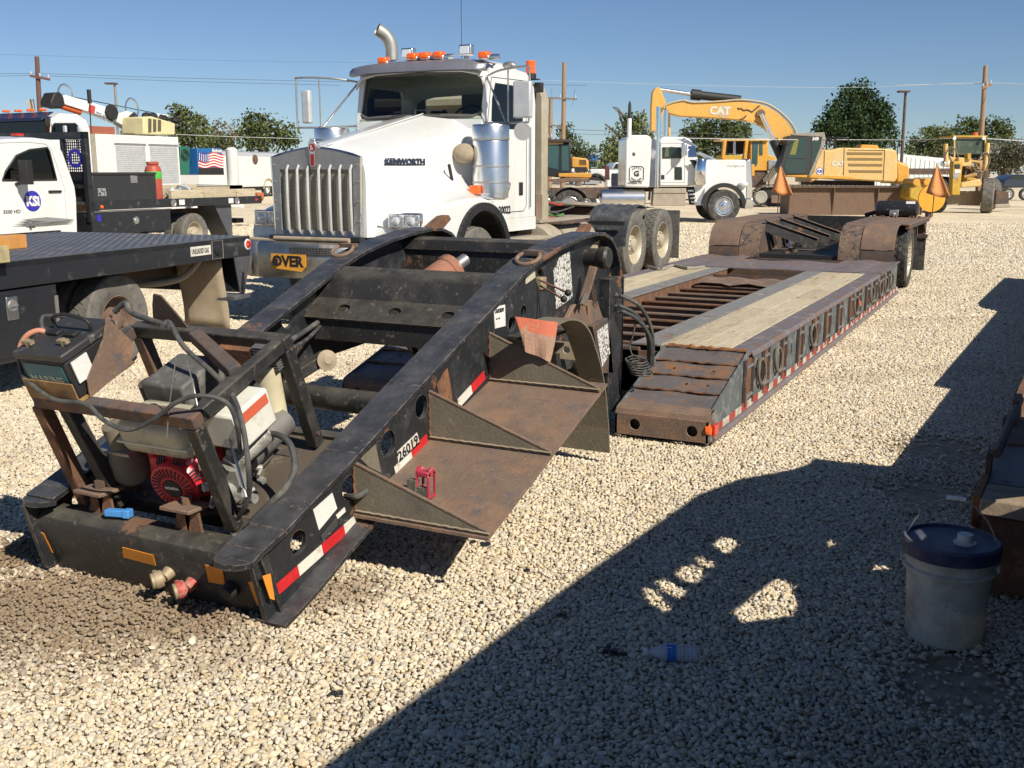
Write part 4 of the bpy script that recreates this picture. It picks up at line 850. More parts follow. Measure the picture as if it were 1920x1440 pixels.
# rear humps
HP = [(14.96,.45),(14.975,.56),(15.02,.68),(15.10,.79),(15.22,.87),(15.38,.915),(15.6,.93)]
HPs = [(p.x,p.y) for p in smoothpath([V(a,b,0) for a,b in HP],3)]
for X in ((lambda a, b_: (a, b_)), (lambda a, b_: (mir(b_), mir(a)))):
    a, b_ = X(-2.20, -1.765); lowp = [p for p in HPs if p[1] < .60]; upp = [p for p in HPs if p[1] >= .59]
    MB().sheet(lowp, 'x', a, b_, .012).build('hump_kick_plate', M['mottled'] if 'mottled' in M else M['rust_dark'], deck)
    MB().sheet([(p[0]-.012, p[1]+.006) for p in upp], 'x', a-.004, b_, .014).build('hump_plate', M['rust_plate'], deck)
    a, b_ = X(-2.50, -2.21)
    if 'checker' not in M: M['checker'] = mat('scuffed_chequer_plate', (.18,.115,.075), .7, layers=[((.06,.055,.058), 11, .50, .08), ((.35,.30,.24), 24, .60, .07)], bump=.6, bscale=45)
    MB().sheet(HPs + [(17.2,.935),(18.4,.935)], 'x', a, b_, .014).build('hump_walkway', M['checker'], deck)
    a, b_ = X(-2.205, -1.66)
    yy = [15.6, 16.5, 17.4, 18.45]
    for k in range(3): MB().box(a, b_, yy[k]+.004, yy[k+1]-.004, .915, .93).build('hump_top_plate', M['rust_plate'], deck)
    a, b_ = X(-2.50, -2.47); MB().prism([(14.97,.10),(14.97,.45),(15.10,.75),(15.3,.88),(15.6,.92),(18.45,.92),(18.45,.45),(17,.3),(15.4,.10)], 'x', a, b_).build('frame_side', M['rust_dark'], deck)
    a, b_ = X(-2.47, -1.70)
    for y in (17.08,18.35): MB().box(a, b_, y, y+.012, .50, .915).build('inner_fender_wall', M['rust_dark'], deck)
for k, y in enumerate((15.3, 16.25, 17.2)):
    MB().prism([(y,.92),(y+.05,.92),(y+.62,.62),(y+.62,.56),(y+.50,.56)], 'x', mir(-2.53), mir(-2.53)+.012).build('gusset', M['black_in'], deck)
    MB().bar((-3.60, y, .88), (-2.95, y+.55, .60), .012, .16).build('diagonal_brace', M['black_in'], deck)
    MB().bar((-3.60, y-.006, .965-.005), (-2.95, y+.545, .685), .07, .012).build('brace_cap', M['rust_plate'], deck)
MB().box(-3.60,-2.52,15.0,18.35,.142,.50).build('well_dark_fill', M['black'], deck)  # black block added so the open well looks dark inside
MB().box(-3.62,-2.48,14.96,15.0,.1,.42).build('well_sill', M['rust_dark'], deck)
MB().box(-3.62,-2.95,15.0,15.25,.40,.42).build('well_ledge', M['rust'], deck)
MB().box(-3.62,-2.48,15.0,18.4,.12,.14).build('well_dark_panel', M['black_in'], deck)  # black panel added to close the well off dark below
MB().box(-3.62,-2.48,18.35,18.42,.3,.92).build('rear_cross_member', M['black_in'], deck)
rj = random.Random(12)
for k in range(7):
    p = V(rj.uniform(-3.5,-3.0), 15.2+.35*k, .45); pts = [p] + [p + V(rj.uniform(-.12,.12), rj.uniform(-.1,.2)*j, rj.uniform(-.05,.12)*j+.02) for j in range(1,4)]
    MB().tube(smoothpath(pts,4), .009, 6).build('air_hose', M['hose'] if k % 3 else mat_blue, deck) if 'mat_blue' in globals() else None
    if 'mat_blue' not in globals(): mat_blue = mat('blue_air_line', (.05,.16,.45), .5)
    MB().cyl(p+V(0,0,-.1), p+V(0,0,.08), .05, n=10).build('brake_pot', M['rust_dark'], deck)
# wheels
def wheel_mesh(rad, wid, rim_r, lug=34, kind='drive', groove=3, dish=.06):
    """axis x, outer face +x, centred on 0; returns tyre MB, rim MB"""
    t = MB(); w2 = wid/2
    prof = [(rim_r*.98,-w2*.80),(rim_r*1.06,-w2*.90),(rad*.82,-w2*1.0),(rad*.94,-w2*.93),(rad*.975,-w2*.80),(rad*.975,w2*.80),(rad*.94,w2*.93),(rad*.82,w2*1.0),(rim_r*1.06,w2*.90),(rim_r*.98,w2*.80)]
    t.lathe(prof, (0,0,0), (1,0,0), 48, closed=True)
    q = V(1,0,0).to_track_quat('Z','Y')
    rows = groove+1
    for r_ in range(rows):
        x0 = -w2*.82 + (w2*1.64)*r_/rows + .006; x1 = -w2*.82 + (w2*1.64)*(r_+1)/rows - .006
        for k in range(lug):
            a0 = 2*math.pi*(k + .5*(r_ % 2) + .10)/lug; a1 = 2*math.pi*(k + .5*(r_ % 2) + .90)/lug; sk = (.25 if kind == 'all' else .0)*2*math.pi/lug
            def pt(x, a, rr): return V(x, rr*math.cos(a), rr*math.sin(a))
            o0 = rad*.995 if 0 < r_ < rows-1 else rad*.985
            vs = [pt(x0,a0,o0),pt(x1,a0+sk,o0),pt(x1,a1+sk,o0),pt(x0,a1,o0),pt(x0,a0,rad*.96),pt(x1,a0+sk,rad*.96),pt(x1,a1+sk,rad*.96),pt(x0,a1,rad*.96)]
            t.add(vs, [(0,1,2,3),(0,4,5,1),(1,5,6,2),(2,6,7,3),(3,7,4,0)])
    r = MB().lathe([(rim_r,-w2*.75),(rim_r*1.02,w2*.84),(rim_r*.985,w2*.86),(rim_r*.93,w2*.70),(rim_r*.90,w2*.2),(rim_r*.86,w2*.86-dish*1.6),(rim_r*.55,w2*.86-dish*1.9),(rim_r*.50,w2*.86-dish*.6),(rim_r*.36,w2*.86-dish*.4),(rim_r*.34,w2*.8),(rim_r*.25,w2*.9),(0,w2*.92)], (0,0,0), (1,0,0), 36)
    for k in range(10):
        a = 2*math.pi*k/10; c = V(w2*.86-dish*.6, rim_r*.43*math.cos(a), rim_r*.43*math.sin(a)); r.cyl(c, c+V(.03,0,0), .014, n=6)
    return t, r
def wheel(parent, c, rad, wid, rim_r, out=V(1,0,0), tm='rubber', rm='white_dull', local=False, **kw):
    """wheel part with tyre and rim sub-parts; c in the coordinates of the parent thing when local"""
    key = (rad, wid, rim_r, tm, rm if isinstance(rm, str) else rm.name, str(kw))
    if key not in _WH:
        t, r = wheel_mesh(rad, wid, rim_r, **kw)
        a = t.build('tyre', M[tm]); b_ = r.build('rim', M[rm] if isinstance(rm, str) else rm); _WH[key] = (a.data, b_.data); bpy.data.objects.remove(a); bpy.data.objects.remove(b_)
    e = bpy.data.objects.new('wheel', None); COL.objects.link(e); e.parent = parent; e.empty_display_size = .1
    e.location = c if local else wm(parent).inverted() @ Vector(c)
    if Vector(out).x < 0: e.rotation_euler = (0,0,math.pi)
    for nm, me in zip(('tyre','rim'), _WH[key]):
        o = bpy.data.objects.new(nm, me); COL.objects.link(o); o.parent = e
    return e
_WH = {}
M['rim_cream'] = mat('dusty_cream_wheel', (.52,.46,.34), .5, .2, layers=[((.36,.30,.20), 8, .55, .15)])
for y in (16.02,):
    for x, o in ((-1.795, 1), (mir(-1.795), -1)): wheel(deck, (x, y, .455), .455, .27, .29, out=V(o,0,0), kind='all', lug=30, rm='rim_cream', dish=.02)
    MB().cyl((-4.1,y,.45), (-2.0,y,.45), .06, n=12).build('axle', M['rust_dark'], deck)
for x0, x1 in ((-2.0,-1.60),(mir(-1.60),mir(-2.0))):
    MB().box(x0, x1, 17.43, 17.445, .14, .66).build('mud_flap', M['rubber'], deck, bevel=.004)
    MB().box(x0-.02, x1+.02, 17.40, 17.46, .64, .70).build('flap_bracket', M['rust_dark'], deck)
for y in (15.75, 16.05, 16.9):
    MB().bar((-1.70, y, .915), (-1.69, y+.03, .70), .02, .02).build('fender_stay', M['rust_dark'], deck)
MB().box(-1.72,-1.66,15.64,18.45,.86,.914).build('fender_edge', M['rust_dark'], deck)
MB().prism([(17.9,.91),(18.44,.91),(18.44,.66)], 'x', -1.72, -1.70).build('rear_gusset', M['rust_dark'], deck)
# air tank and fittings on top
tk = MB().lathe([(.0,-.335),(.09,-.325),(.125,-.30),(.13,-.27),(.13,.27),(.125,.30),(.09,.325),(0,.335)], V(-2.13,18.05,1.06), (1,0,0), 28).build('air_tank', mat('scuffed_black_tank', (.02,.02,.022), .4, layers=[((.25,.26,.28), 18, .62, .05)]), deck)
MB().obox((-1.92,17.96,1.165),(.14,.05,.003),(R(50),0,0)).build('tank_label', M['decal_white'], tk)
MB().obox((-2.16,17.93,1.0),(.14,.04,.10)).cyl((-2.16,17.90,1.0),(-2.16,17.94,.94),.03,n=10).build('tank_valve', M['steel'], tk, bevel=.008)
MB().cyl((-2.46,18.05,1.0),(-2.62,18.1,.95),.035,n=10).build('tank_valve', M['black'], tk)
for x in (-2.35,-1.9): MB().box(x-.03,x+.03,17.95,18.15,.93,.96).build('tank_bracket', M['rust_dark'], deck)
for x in (-2.3,-2.1,-1.85,-1.75,-2.45): MB().cyl((x,17.75,.93),(x,17.75,.965),.02,n=8).build('stud', M['rust'], deck)
# warning flags on rods
M['flag'] = mat('faded_orange_flag', (.74,.30,.10), .8, layers=[((.75,.38,.16), 5, .55, .2)])
for x0, (fx, fy) in ((-4.36, (1458, 398)), (-1.64, (1748, 402))):
    b0 = onY(fx, fy, 18.4); b0.z = .93
    MB().cyl(b0, b0+V(.01,0,.86), .008, n=8).build('flag_rod', M['black_in'], deck)
    tp = b0+V(.01,0,.84); g = MB(); pts = []; nU, nV = 12, 8
    for i in range(nU+1):
        u = i/nU
        for j in range(nV+1):
            v = j/nV; xL = -.13*v; xR = .24*v; fold = .035*math.sin(u*math.pi*2.2)*v + .05*(1-abs(u-.35)/.65)*v
            pts.append(tp + V(xL+(xR-xL)*u, -fold, -.46*v - .07*v*math.sin(u*math.pi*.9) + .02*math.sin(u*5)*v))
    g.add(pts, [(i*(nV+1)+j, i*(nV+1)+j+1, (i+1)*(nV+1)+j+1, (i+1)*(nV+1)+j) for i in range(nU) for j in range(nV)])
    o = g.build('warning_flag', M['flag'], deck, smooth=80); s_ = o.modifiers.new('t','SOLIDIFY'); s_.thickness = .003
# ------------------------------------------------------------------ bucket
p = onZ(1768,1192); bk = thing('bucket', 'dirty white plastic bucket with a dark blue lid and wire handle', 'bucket', p)
bm_ = mat('grimy_white_bucket', (.56,.54,.47), .55, var=.2, vscale=5, layers=[((.34,.31,.255), 5, .50, .18, (1,1,1)), ((.12,.11,.095), 22, .62, .08), ((.56,.54,.49), 9, .62, .10)])
MB().lathe([(.118,0),(.128,.004),(.131,.02),(.143,.262),(.157,.265),(.158,.275),(.145,.28),(.146,.305),(.153,.308),(.153,.314),(.147,.32),(.150,.352),(.14,.355),(.0,.355)], (0,0,0), (0,0,1), 56).build('body', bm_, bk, local=True)
bl = mat('dusty_navy_lid', (.018,.028,.09), .55, layers=[((.13,.12,.115), 5, .48, .2), ((.22,.2,.17), 18, .60, .1)], var=.1, up=((.17,.165,.165), .55))
lid = MB().lathe([(.158,.318),(.166,.322),(.168,.366),(.160,.375),(.150,.376),(.146,.366),(.05,.365),(.0,.366)], (0,0,0), (0,0,1), 56).build('lid', bl, bk, local=True, bevel=0)
MB().lathe([(.038,.366),(.038,.372),(.028,.374),(.026,.402),(.0,.403)], (.045,-.02,0), (0,0,1), 20).build('spout_cap', bm_, lid, local=True)
hd = [V(.158*math.cos(t)*1.0, -.02+.05*math.sin(t), .29+.22*math.sin(t)) for t in [math.pi*k/16 for k in range(17)]]
h_ = MB().tube(hd, .0022, 6).build('handle', M['steel'], bk, local=True)
MB().cyl(hd[8]+V(-.03,0,.002), hd[8]+V(.035,0,.002), .009, n=10).build('grip', M['decal_white'], h_, local=True)
for x in (-.155,.155): MB().cyl((x,-.02,.29),(x*1.06,-.02,.29),.014,n=10).build('handle_ear', bm_, bk, local=True)
# ------------------------------------------------------------------ water bottle
a = onZ(1208,1222,.032); b_ = onZ(1308,1226,.03); d = (b_-a).normalized(); L_ = (b_-a).length
bt = thing('water_bottle', 'empty clear plastic water bottle with a blue label lying on shaded gravel', 'bottle', a)
def rib(h): return .0022*math.sin(h*2*math.pi/.0125)
pr = [(.011,0),(.0135,.001),(.0135,.016),(.0115,.018),(.0125,.024),(.020,.040),(.028,.058),(.031,.072)] + [(.031,.076),(.031,.108)] + [(.0295+rib(.108+.0025*k), .110+.0025*k) for k in range(int((L_-.118)/.0025))] + [(.029,L_-.004),(.024,L_),(0,L_-.004)]
MB().lathe(pr, a, d, 26).build('body', M['pet'], bt)
MB().lathe([(.0315,.076),(.0315,.106)], a, d, 26).build('label_band', mat('blue_bottle_label', (.02,.16,.50), .4), bt)
MB().lathe([(.0145,-.001),(.0145,.012),(.0,.0125)], a-d*.002, d, 18).build('cap', M['decal_white'], bt)
MB().obox(a+d*.091+V(.0,-.022,.0225), (.02,.014,.001), (R(45),0,R(20))).build('label_print', M['decal_white'], bt)
# small rags and scraps on the gravel
for (x,y,s,lab) in ((1150,1222,.035,'small black scrap of rubber beside the water bottle'),(1058,1153,.018,'dark sliver of debris right of the shadow edge'),(628,1300,.02,'thin dark splinter on sunlit gravel near the bottom edge')):
    p = onZ(x,y,.012); g = MB(); rj = random.Random(x)
    for k in range(5): g.obox(p+V(rj.uniform(-s,s),rj.uniform(-s,s)*.5,.003), (s*rj.uniform(.6,1.4),s*.5,s*.25), (rj.uniform(-.4,.4),rj.uniform(-.4,.4),rj.uniform(0,3)))
    tag(g.build('scrap', M['ink']), lab, 'debris')
def loft(mb, secs, cap0=True, cap1=True, closed=False, mi=0):
    n = len(secs[0]); vs = [p for s in secs for p in s]; fs = []
    for i in range(len(secs)-1):
        for k in range(n if closed else n-1): fs.append((i*n+k, i*n+(k+1)%n, (i+1)*n+(k+1)%n, (i+1)*n+k))
    if cap0: fs.append(tuple(range(n)))
    if cap1: fs.append(tuple((len(secs)-1)*n+k for k in range(n)))
    return mb.add(vs, fs, mi)
def interp(tab, x):
    if x <= tab[0][0]: return tab[0][1]
    for (a, b_), (c, d) in zip(tab, tab[1:]):
        if x <= c: t = (x-a)/(c-a); return b_ + (d-b_)*t
    return tab[-1][1]
# ------------------------------------------------------------------ white day-cab tractor behind the gooseneck
XC = -6.83
kw = thing('day_cab_truck', 'white day-cab tractor with tall slatted grille, folded orange sign on bumper and amber roof lamps', 'truck', (XC, 10.4, 0))
def mx_(x): return 2*XC - x
def both(f):
    for s in (1, -1): f(lambda x, s=s: x if s > 0 else mx_(x), s)
# hood
hs = []
for t in [i/12 for i in range(13)]:
    y = 9.02 + t*1.98; hw = .60+.20*t**1.3; zs = 1.79+.37*t; cr = 1.915+.405*t; zb = .98 if t < .95 else 1.2
    half = [(hw,zb),(hw+.005,zs-.30),(hw,zs-.14),(hw-.015,zs-.065),(hw-.05,zs-.02),(hw-.11,zs),(hw-.30,zs+(cr-zs)*.62),(.14,cr-.012),(.11,cr),(0,cr+.003)]
    if t == 0: half = [(a*.985 if a > .3 else a, b_-.02 if b_ > 1.5 else b_) for a, b_ in half]
    hs.append([V(XC+a, y, b_) for a, b_ in half] + [V(XC-a, y, b_) for a, b_ in half[-2::-1]])
loft(MB(), hs).build('hood', M['white'], kw, smooth=50)
ztop = [(9.18,1.02),(9.22,1.13),(9.32,1.23),(9.6,1.30),(10.0,1.345),(10.4,1.365),(10.7,1.31),(10.92,1.16),(11.03,1.0)]
def fender(X, s):
    secs = []
    for i in range(17):
        y = 9.18 + (11.03-9.18)*i/16; zo = interp(ztop, y); t = (y-9.02)/1.98; xh = XC+.60+.20*t**1.3 - .02; zh = min(zo + .33, 1.66) if y > 9.3 else zo + .33*(max(0, y-9.14)/.16)
        row = []
        for k in range(9):
            u = k/8; x = xh + (-5.64-xh)*u; row.append(V(X(x), y, zo + (zh-zo)*(1-u)**2.0 + .02*math.sin(u*math.pi)))
        row += [V(X(-5.622), y, zo-.025)]
        secs.append(row)
    g = MB(); loft(g, secs, False, False)
    side = [(9.18,.90)] + [(y, z-.02) for y, z in ztop] + [(11.03,.9)] + [(10.38+.60*math.cos(a), .70+.57*math.sin(a)) for a in [R(20)+ (R(160)-R(20))*k/14 for k in range(15)]]
    a, b_ = sorted((X(-5.645), X(-5.62))); g.prism([side], 'x', a, b_)
    a, b_ = sorted((X(-6.22), X(-5.62))); g.prism([(9.17,.88),(9.165,1.02),(9.21,1.12),(9.23,.88)], 'x', a, b_)
    g.build('fender', M['white'], kw, smooth=45)
    pts = [V(X(-5.60), 10.38+.60*math.cos(a), .70+.57*math.sin(a)) for a in [R(-5)+(R(190)-R(0))*k/22 for k in range(23)]]
    g = MB()
    for p, q in zip(pts, pts[1:]): g.bar(p, q, .09, .045, (1,0,0))
    g.build('fender_lip', M['black'], kw)
    a, b_ = sorted((X(-6.35), X(-5.66))); MB().sheet([(10.38+.66*math.cos(a_), .70+.62*math.sin(a_)) for a_ in [R(5)+R(170)*k/12 for k in range(13)]], 'x', a, b_, .01).build('inner_fender', M['black'], kw)
    # twin headlamps
    e = MB(); hx0, hx1 = sorted((X(-6.06), X(-5.66)))
    fr = MB().box(hx0, hx1, 9.145, 9.20, 1.065, 1.235).build('headlamp_bezel', M['chrome'], kw, bevel=.014)
    for i in range(2):
        w_ = (hx1-hx0-.05)/2; x0 = hx0+.018+i*(w_+.014)
        MB().box(x0, x0+w_, 9.135, 9.15, 1.085, 1.215).build('headlamp', M['lamp_face'], fr, bevel=.006)
        MB().lathe([(.045,0),(.03,.008),(0,.010)], (x0+w_/2, 9.133, 1.15), (0,-1,0), 16).build('reflector', M['glass_clear'], fr)
M['lamp_face'] = mat('headlamp_lens', (.55,.57,.57), .15, .5, layers=[((.85,.86,.86), 30, .5, .1)])
fender(lambda x: x, 1); fender(lambda x: mx_(x)+.17, -1)
# grille
M['bar_metal'] = mat('satin_grille_bar', (.66,.65,.61), .35, .35)
gx0, gx1 = -7.40, -6.25; gz0, gz1 = .985, 1.80
def gtop(x): return gz1 + .095*(1-abs((x-XC)/.575)**1.6)
outer = [(gx0+.02,gz0),(gx1-.02,gz0)] + [(x, gtop(x)) for x in [gx1 - (gx1-gx0)*k/12 for k in range(13)]]
M['grille_grey'] = mat('brushed_grille_metal', (.34,.34,.34), .4, .7, layers=[((.5,.5,.5), 3, .55, .2)])
MB().prism([outer, [(gx0+.11,gz0+.06),(gx1-.11,gz0+.06),(gx1-.11,1.67),(gx0+.11,1.67)]], 'y', 8.955, 9.0).build('grille_surround', M['grille_grey'], kw, bevel=.006)
MB().tube([V(p[0]*1.0, 8.965, p[1]) for p in outer], .014, 8, closed=True).build('grille_trim', M['chrome'], kw)
MB().box(gx0+.09, gx1-.09, 8.985, 9.0, gz0+.04, 1.69).build('radiator_screen', mat('dusty_bug_screen', (.33,.285,.21), .9, layers=[((.40,.35,.27), 9, .5, .2)]), kw)
g = MB(); y = 8.981
for k in range(40): x = gx0+.115+(gx1-gx0-.23)*k/39; g.box(x-.0018, x+.0018, y-.002, y+.002, gz0+.06, 1.67)
for k in range(46): z = gz0+.065+(1.60-gz0)*k/45; g.box(gx0+.11, gx1-.11, y-.005, y-.001, z-.0022, z+.0022)
o = g.build('grille_mesh', mat('tan_wire_mesh', (.48,.44,.35), .7, .2), kw, smooth=0, kind='stuff')
for px in (540.6,560,579,600,620,639,659):
    p = onY(px, 370, 8.94); x = p.x
    MB().tube([V(x,8.985,1.70),V(x,8.955,1.715),V(x,8.93,1.67),V(x,8.925,1.35),V(x,8.93,1.05),V(x,8.955,1.01),V(x,8.985,1.0)], [.006,.012,.015,.015,.015,.011,.006], 8).build('grille_bar', M['bar_metal'], kw)
for z in (1.15,1.35,1.55,1.72):
    for x in (gx0+.045, gx1-.045): MB().cyl((x,8.955,z),(x,8.935,z),.009,n=8).build('stud', M['steel'], kw)
# emblem
em = MB().prism([(XC-.055,1.93),(XC-.035,1.965),(XC+.035,1.965),(XC+.055,1.93),(XC+.05,1.88),(XC+.035,1.84),(XC+.032,1.70),(XC-.032,1.70),(XC-.035,1.84),(XC-.05,1.88)], 'y', 8.925, 8.96).prism([(XC-.04,1.955),(XC+.04,1.955),(XC+.03,1.985),(XC-.03,1.985)], 'y', 8.93, 9.06).build('emblem', M['polished'], kw, bevel=.005)
rd = mat('dark_red_enamel', (.28,.02,.025), .35)
MB().lathe([(.042,0),(.040,.004),(0,.005)], (XC,8.924,1.895), (0,-1,0), 24).build('badge', rd, em)
for k in range(3): MB().box(XC-.022+.016*k, XC-.012+.016*k, 8.920, 8.925, 1.71, 1.83).build('badge_stripe', rd, em)
MB().text('K', (XC-.018,8.918,1.895), (1,0,0), (0,0,1), .036, .001, .03).text('W', (XC-.018,8.918,1.868), (1,0,0), (0,0,1), .034, .001, .03).build('badge_lettering', M['decal_white'], em, smooth=0)
s_ = onX(735,312,-6.155); nb = MB().box(-6.205,-6.198,9.33,10.03,1.722,1.792)
fr = lambda y: XC+.60+.20*((y-9.02)/1.98)**1.3
g = MB(); a = V(fr(9.33)+.012, 9.33, 1.728); b_ = V(fr(10.03)+.012, 10.03, 1.728); d = (b_-a).normalized()
g.text('KENWORTH', a, d, (0,0,1), .088, .006, .04, sx=1.38); g.build('side_lettering', mat('navy_chrome_letters', (.06,.07,.12), .3, .6), kw, smooth=0)
MB().bar(a-V(0,.01,.004)-V(.006,0,0), b_+V(0,.0,-.004)-V(.006,0,0), .004, .012).build('lettering_underline', M['ink'], kw)
# latch on the hood side
l0 = onX(846,325,-6.02); MB().bar(l0+V(0,-.05,.10), l0+V(.0,.02,-.08), .03, .03).build('hood_latch', M['black'], kw, bevel=.006)
# bumper
bp_ = [(-5.65,9.20),(-5.70,8.93),(-5.95,8.78),(-6.2,8.74),(-7.46,8.74),(-7.66,8.78),(-7.85,8.93),(-7.89,9.20)]
path = bp_; bmb = MB()
for (a, b_) in zip(path, path[1:]):
    bmb.add([V(a[0],a[1],.56),V(b_[0],b_[1],.56),V(b_[0],b_[1],.90),V(a[0],a[1],.90),V(a[0],a[1]+.06,.93),V(b_[0],b_[1]+.06,.93),V(a[0],a[1]+.05,.54),V(b_[0],b_[1]+.05,.54)], [(0,1,2,3),(3,2,5,4),(6,7,1,0)])
o = bmb.build('bumper', M['bumper'] if 'bumper' in M else mat('dusty_chrome_bumper', (.38,.38,.37), .32, .85, layers=[((.42,.38,.31), 3, .50, .2, (1,1,1), .7)]), kw, smooth=50)
sm_ = o.modifiers.new('t','SOLIDIFY'); sm_.thickness = .006
gr = MB().box(-7.02,-6.45,8.732,8.738,.80,.88).build('bumper_opening', M['ink'], kw)
g = MB()
for k in range(30): g.bar((-7.01+.019*k,8.730,.80), (-7.0+.019*k,8.730,.88), .003, .003)
for k in range(4): g.box(-7.02,-6.45,8.728,8.731,.81+.02*k,.813+.02*k)
g.build('opening_mesh', M['grille_grey'], kw, smooth=0, kind='stuff')
MB().cyl((-7.32,8.86,.955),(-6.35,8.86,.955),.026,n=14).build('grille_guard_bar', M['beige_flap'], kw)
MB().box(-7.42,-6.25,8.90,9.0,.94,.985).build('lower_hood_trim', M['black'], kw)
sg = onY(508,475,8.72); s2 = onY(573,478,8.72); s3 = onY(571,508,8.72); s4 = onY(508,502,8.72); s5 = onY(566,510,8.72); s6 = onY(574,500,8.72)
sp_ = [sg,s2,s6,s5,s4]; sgn = MB().add([p for p in sp_] + [p+V(0,.006,0) for p in sp_], [tuple(range(5)), tuple(range(9,4,-1))] + [(i,(i+1)%5,5+(i+1)%5,5+i) for i in range(5)]).build('warning_sign', M['orange_sheet2'] if 'orange_sheet2' in M else mat('orange_yellow_sign', (.78,.36,.05), .5, var=.05), kw)
d = (s2-sg).normalized(); MB().text('OVER', s4+V(.025,-.002,.028), d, (0,0,1), .150, .002, .045, sx=1.05).build('sign_lettering', M['ink'], sgn, smooth=0)
MB().box(-7.23,-7.17,8.70,8.718,.68,.75).build('tow_pin', M['black'], kw)
for x in (-7.78,): MB().box(x-.05,x+.03,8.86,8.87,.63,.85).build('bumper_step_plate', M['decal_white'], kw)
MB().box(-7.86,-7.3,8.84,9.25,.90,.94).build('bumper_top', M['beige_flap'], kw)
# frame, black box added to darken the engine bay
for x in (-7.24,-6.42): MB().box(x-.04,x+.04,8.9,17.7,.62,.90).build('frame_rail', M['rust_dark'], kw)
MB().box(-7.2,-6.46,9.05,11.4,.45,.98).build('bay_dark_box', M['black'], kw)
# cab
def cabsec(y, zb, zt, hw, r=.10, tw=.0):
    half = [(hw,zb),(hw,1.9),(hw-.015-tw,zt-.22),(hw-.05-tw,zt-.09),(hw-.13-tw,zt-.025),(hw-.35,zt+.015),(0,zt+.04)]
    return [V(XC+a, y, z) for a, z in half] + [V(XC-a, y, z) for a, z in half[-2::-1]]
CR, CL = XC+.90, XC-.90
# cab shell: back and roof and sides as plates so the glass is seen through
sidep = [(11.00,1.08),(11.0,2.20),(11.06,2.32),(11.16,2.80),(11.30,2.90),(12.15,2.86),(12.36,2.70),(12.42,2.4),(12.42,1.08)]
winp = [(11.20,2.24),(11.22,2.50),(11.30,2.68),(12.02,2.68),(12.06,2.62),(12.06,2.16),(11.55,2.16),(11.40,2.20)]
M['cab_trim'] = mat('grey_green_cab_trim', (.10,.11,.095), .8)
for x, o_ in ((CR, 1), (CL, -1)):
    a, b_ = sorted((x, x-.03*o_))
    sd = MB().prism([sidep, winp], 'x', a, b_).build('cab_side', M['white'], kw, bevel=.004)
    MB().prism(winp, 'x', (a+b_)/2-.003, (a+b_)/2+.003).build('door_glass', M['glass_dark' if o_ > 0 else 'glass_clear2'], kw)
    seam = MB().tube([V(x+.002*o_, y, z) for y, z in [(11.10,1.22),(11.08,2.1),(11.2,2.74),(12.08,2.76),(12.14,2.66),(12.14,1.22),(12.06,1.16),(11.18,1.16)]], .004, 5, closed=True).build('door_seam', M['black'], kw)
    MB().box(min(x,x+.012*o_), max(x,x+.012*o_), 11.93, 12.03, 1.36, 1.52).build('door_handle', M['black'], kw, bevel=.004)
    MB().cyl((x+.02*o_,12.22,1.2),(x+.02*o_,12.22,2.2),.012,n=8).build('grab_bar', M['polished'], kw)
    MB().box(min(x-.01*o_,x+.004*o_), max(x-.01*o_,x+.004*o_), 11.0, 12.42, .92, 1.08).build('cab_skirt', M['white'], kw)
rs_ = []
for y, zt in ((11.02,2.80),(11.10,2.88),(11.25,2.94),(11.6,2.97),(12.0,2.95),(12.2,2.90),(12.35,2.78),(12.42,2.62)):
    hw = .90; half = [(hw,zt-.16),(hw-.03,zt-.08),(hw-.10,zt-.03),(hw-.3,zt+.01),(0,zt+.03)]
    rs_.append([V(XC+a, y, z) for a, z in half] + [V(XC-a, y, z) for a, z in half[-2::-1]])
g = MB(); loft(g, rs_, False, False); o = g.build('roof', M['white'], kw, smooth=60); s_ = o.modifiers.new('t','SOLIDIFY'); s_.thickness = .02; s_.offset = -1
bk_ = MB().prism([[(CL,1.08),(CR,1.08),(CR,2.7),(CR-.1,2.82),(CL+.1,2.82),(CL,2.7)], [(XC-.75,2.20),(XC-.18,2.20),(XC-.18,2.66),(XC-.75,2.66)],[(XC+.18,2.20),(XC+.78,2.20),(XC+.78,2.50),(XC+.18,2.50)]], 'y', 12.40, 12.43).build('cab_back', M['cab_trim'], kw)
MB().box(CL+.03,CR-.03,11.0,12.4,1.08,1.12).build('cab_floor', M['black'], kw)
MB().prism([[(CL+.02,1.08),(CR-.02,1.08),(CR-.02,2.25),(XC,2.28),(CL+.02,2.25)]], 'y', 10.99, 11.02).build('firewall', M['white'], kw)
MB().prism([(11.02,1.9),(11.02,2.29),(11.16,2.31),(11.5,2.22),(11.55,1.9)], 'x', CL+.04, CR-.04).build('dashboard', mat('sage_dashboard', (.33,.39,.30), .8), kw, bevel=.02)
for x in (XC-.42, XC+.42):
    MB().box(x-.24,x+.24,11.75,12.25,1.5,1.7).box(x-.22,x+.22,12.15,12.3,1.7,2.30).box(x-.12,x+.12,12.17,12.27,2.30,2.45).build('seat', M['black'], kw, bevel=.04)
sw = MB().tube([V(XC+.42+.22*math.cos(t), 11.5+.08*math.sin(t), 2.28+.17*math.sin(t)) for t in [2*math.pi*k/24 for k in range(24)]], .014, 8, closed=True).bar((XC+.22,11.5,2.28),(XC+.62,11.5,2.28),.03,.02).cyl((XC+.42,11.5,2.28),(XC+.42,11.35,2.1),.02,n=8).build('steering_wheel', M['black'], kw)
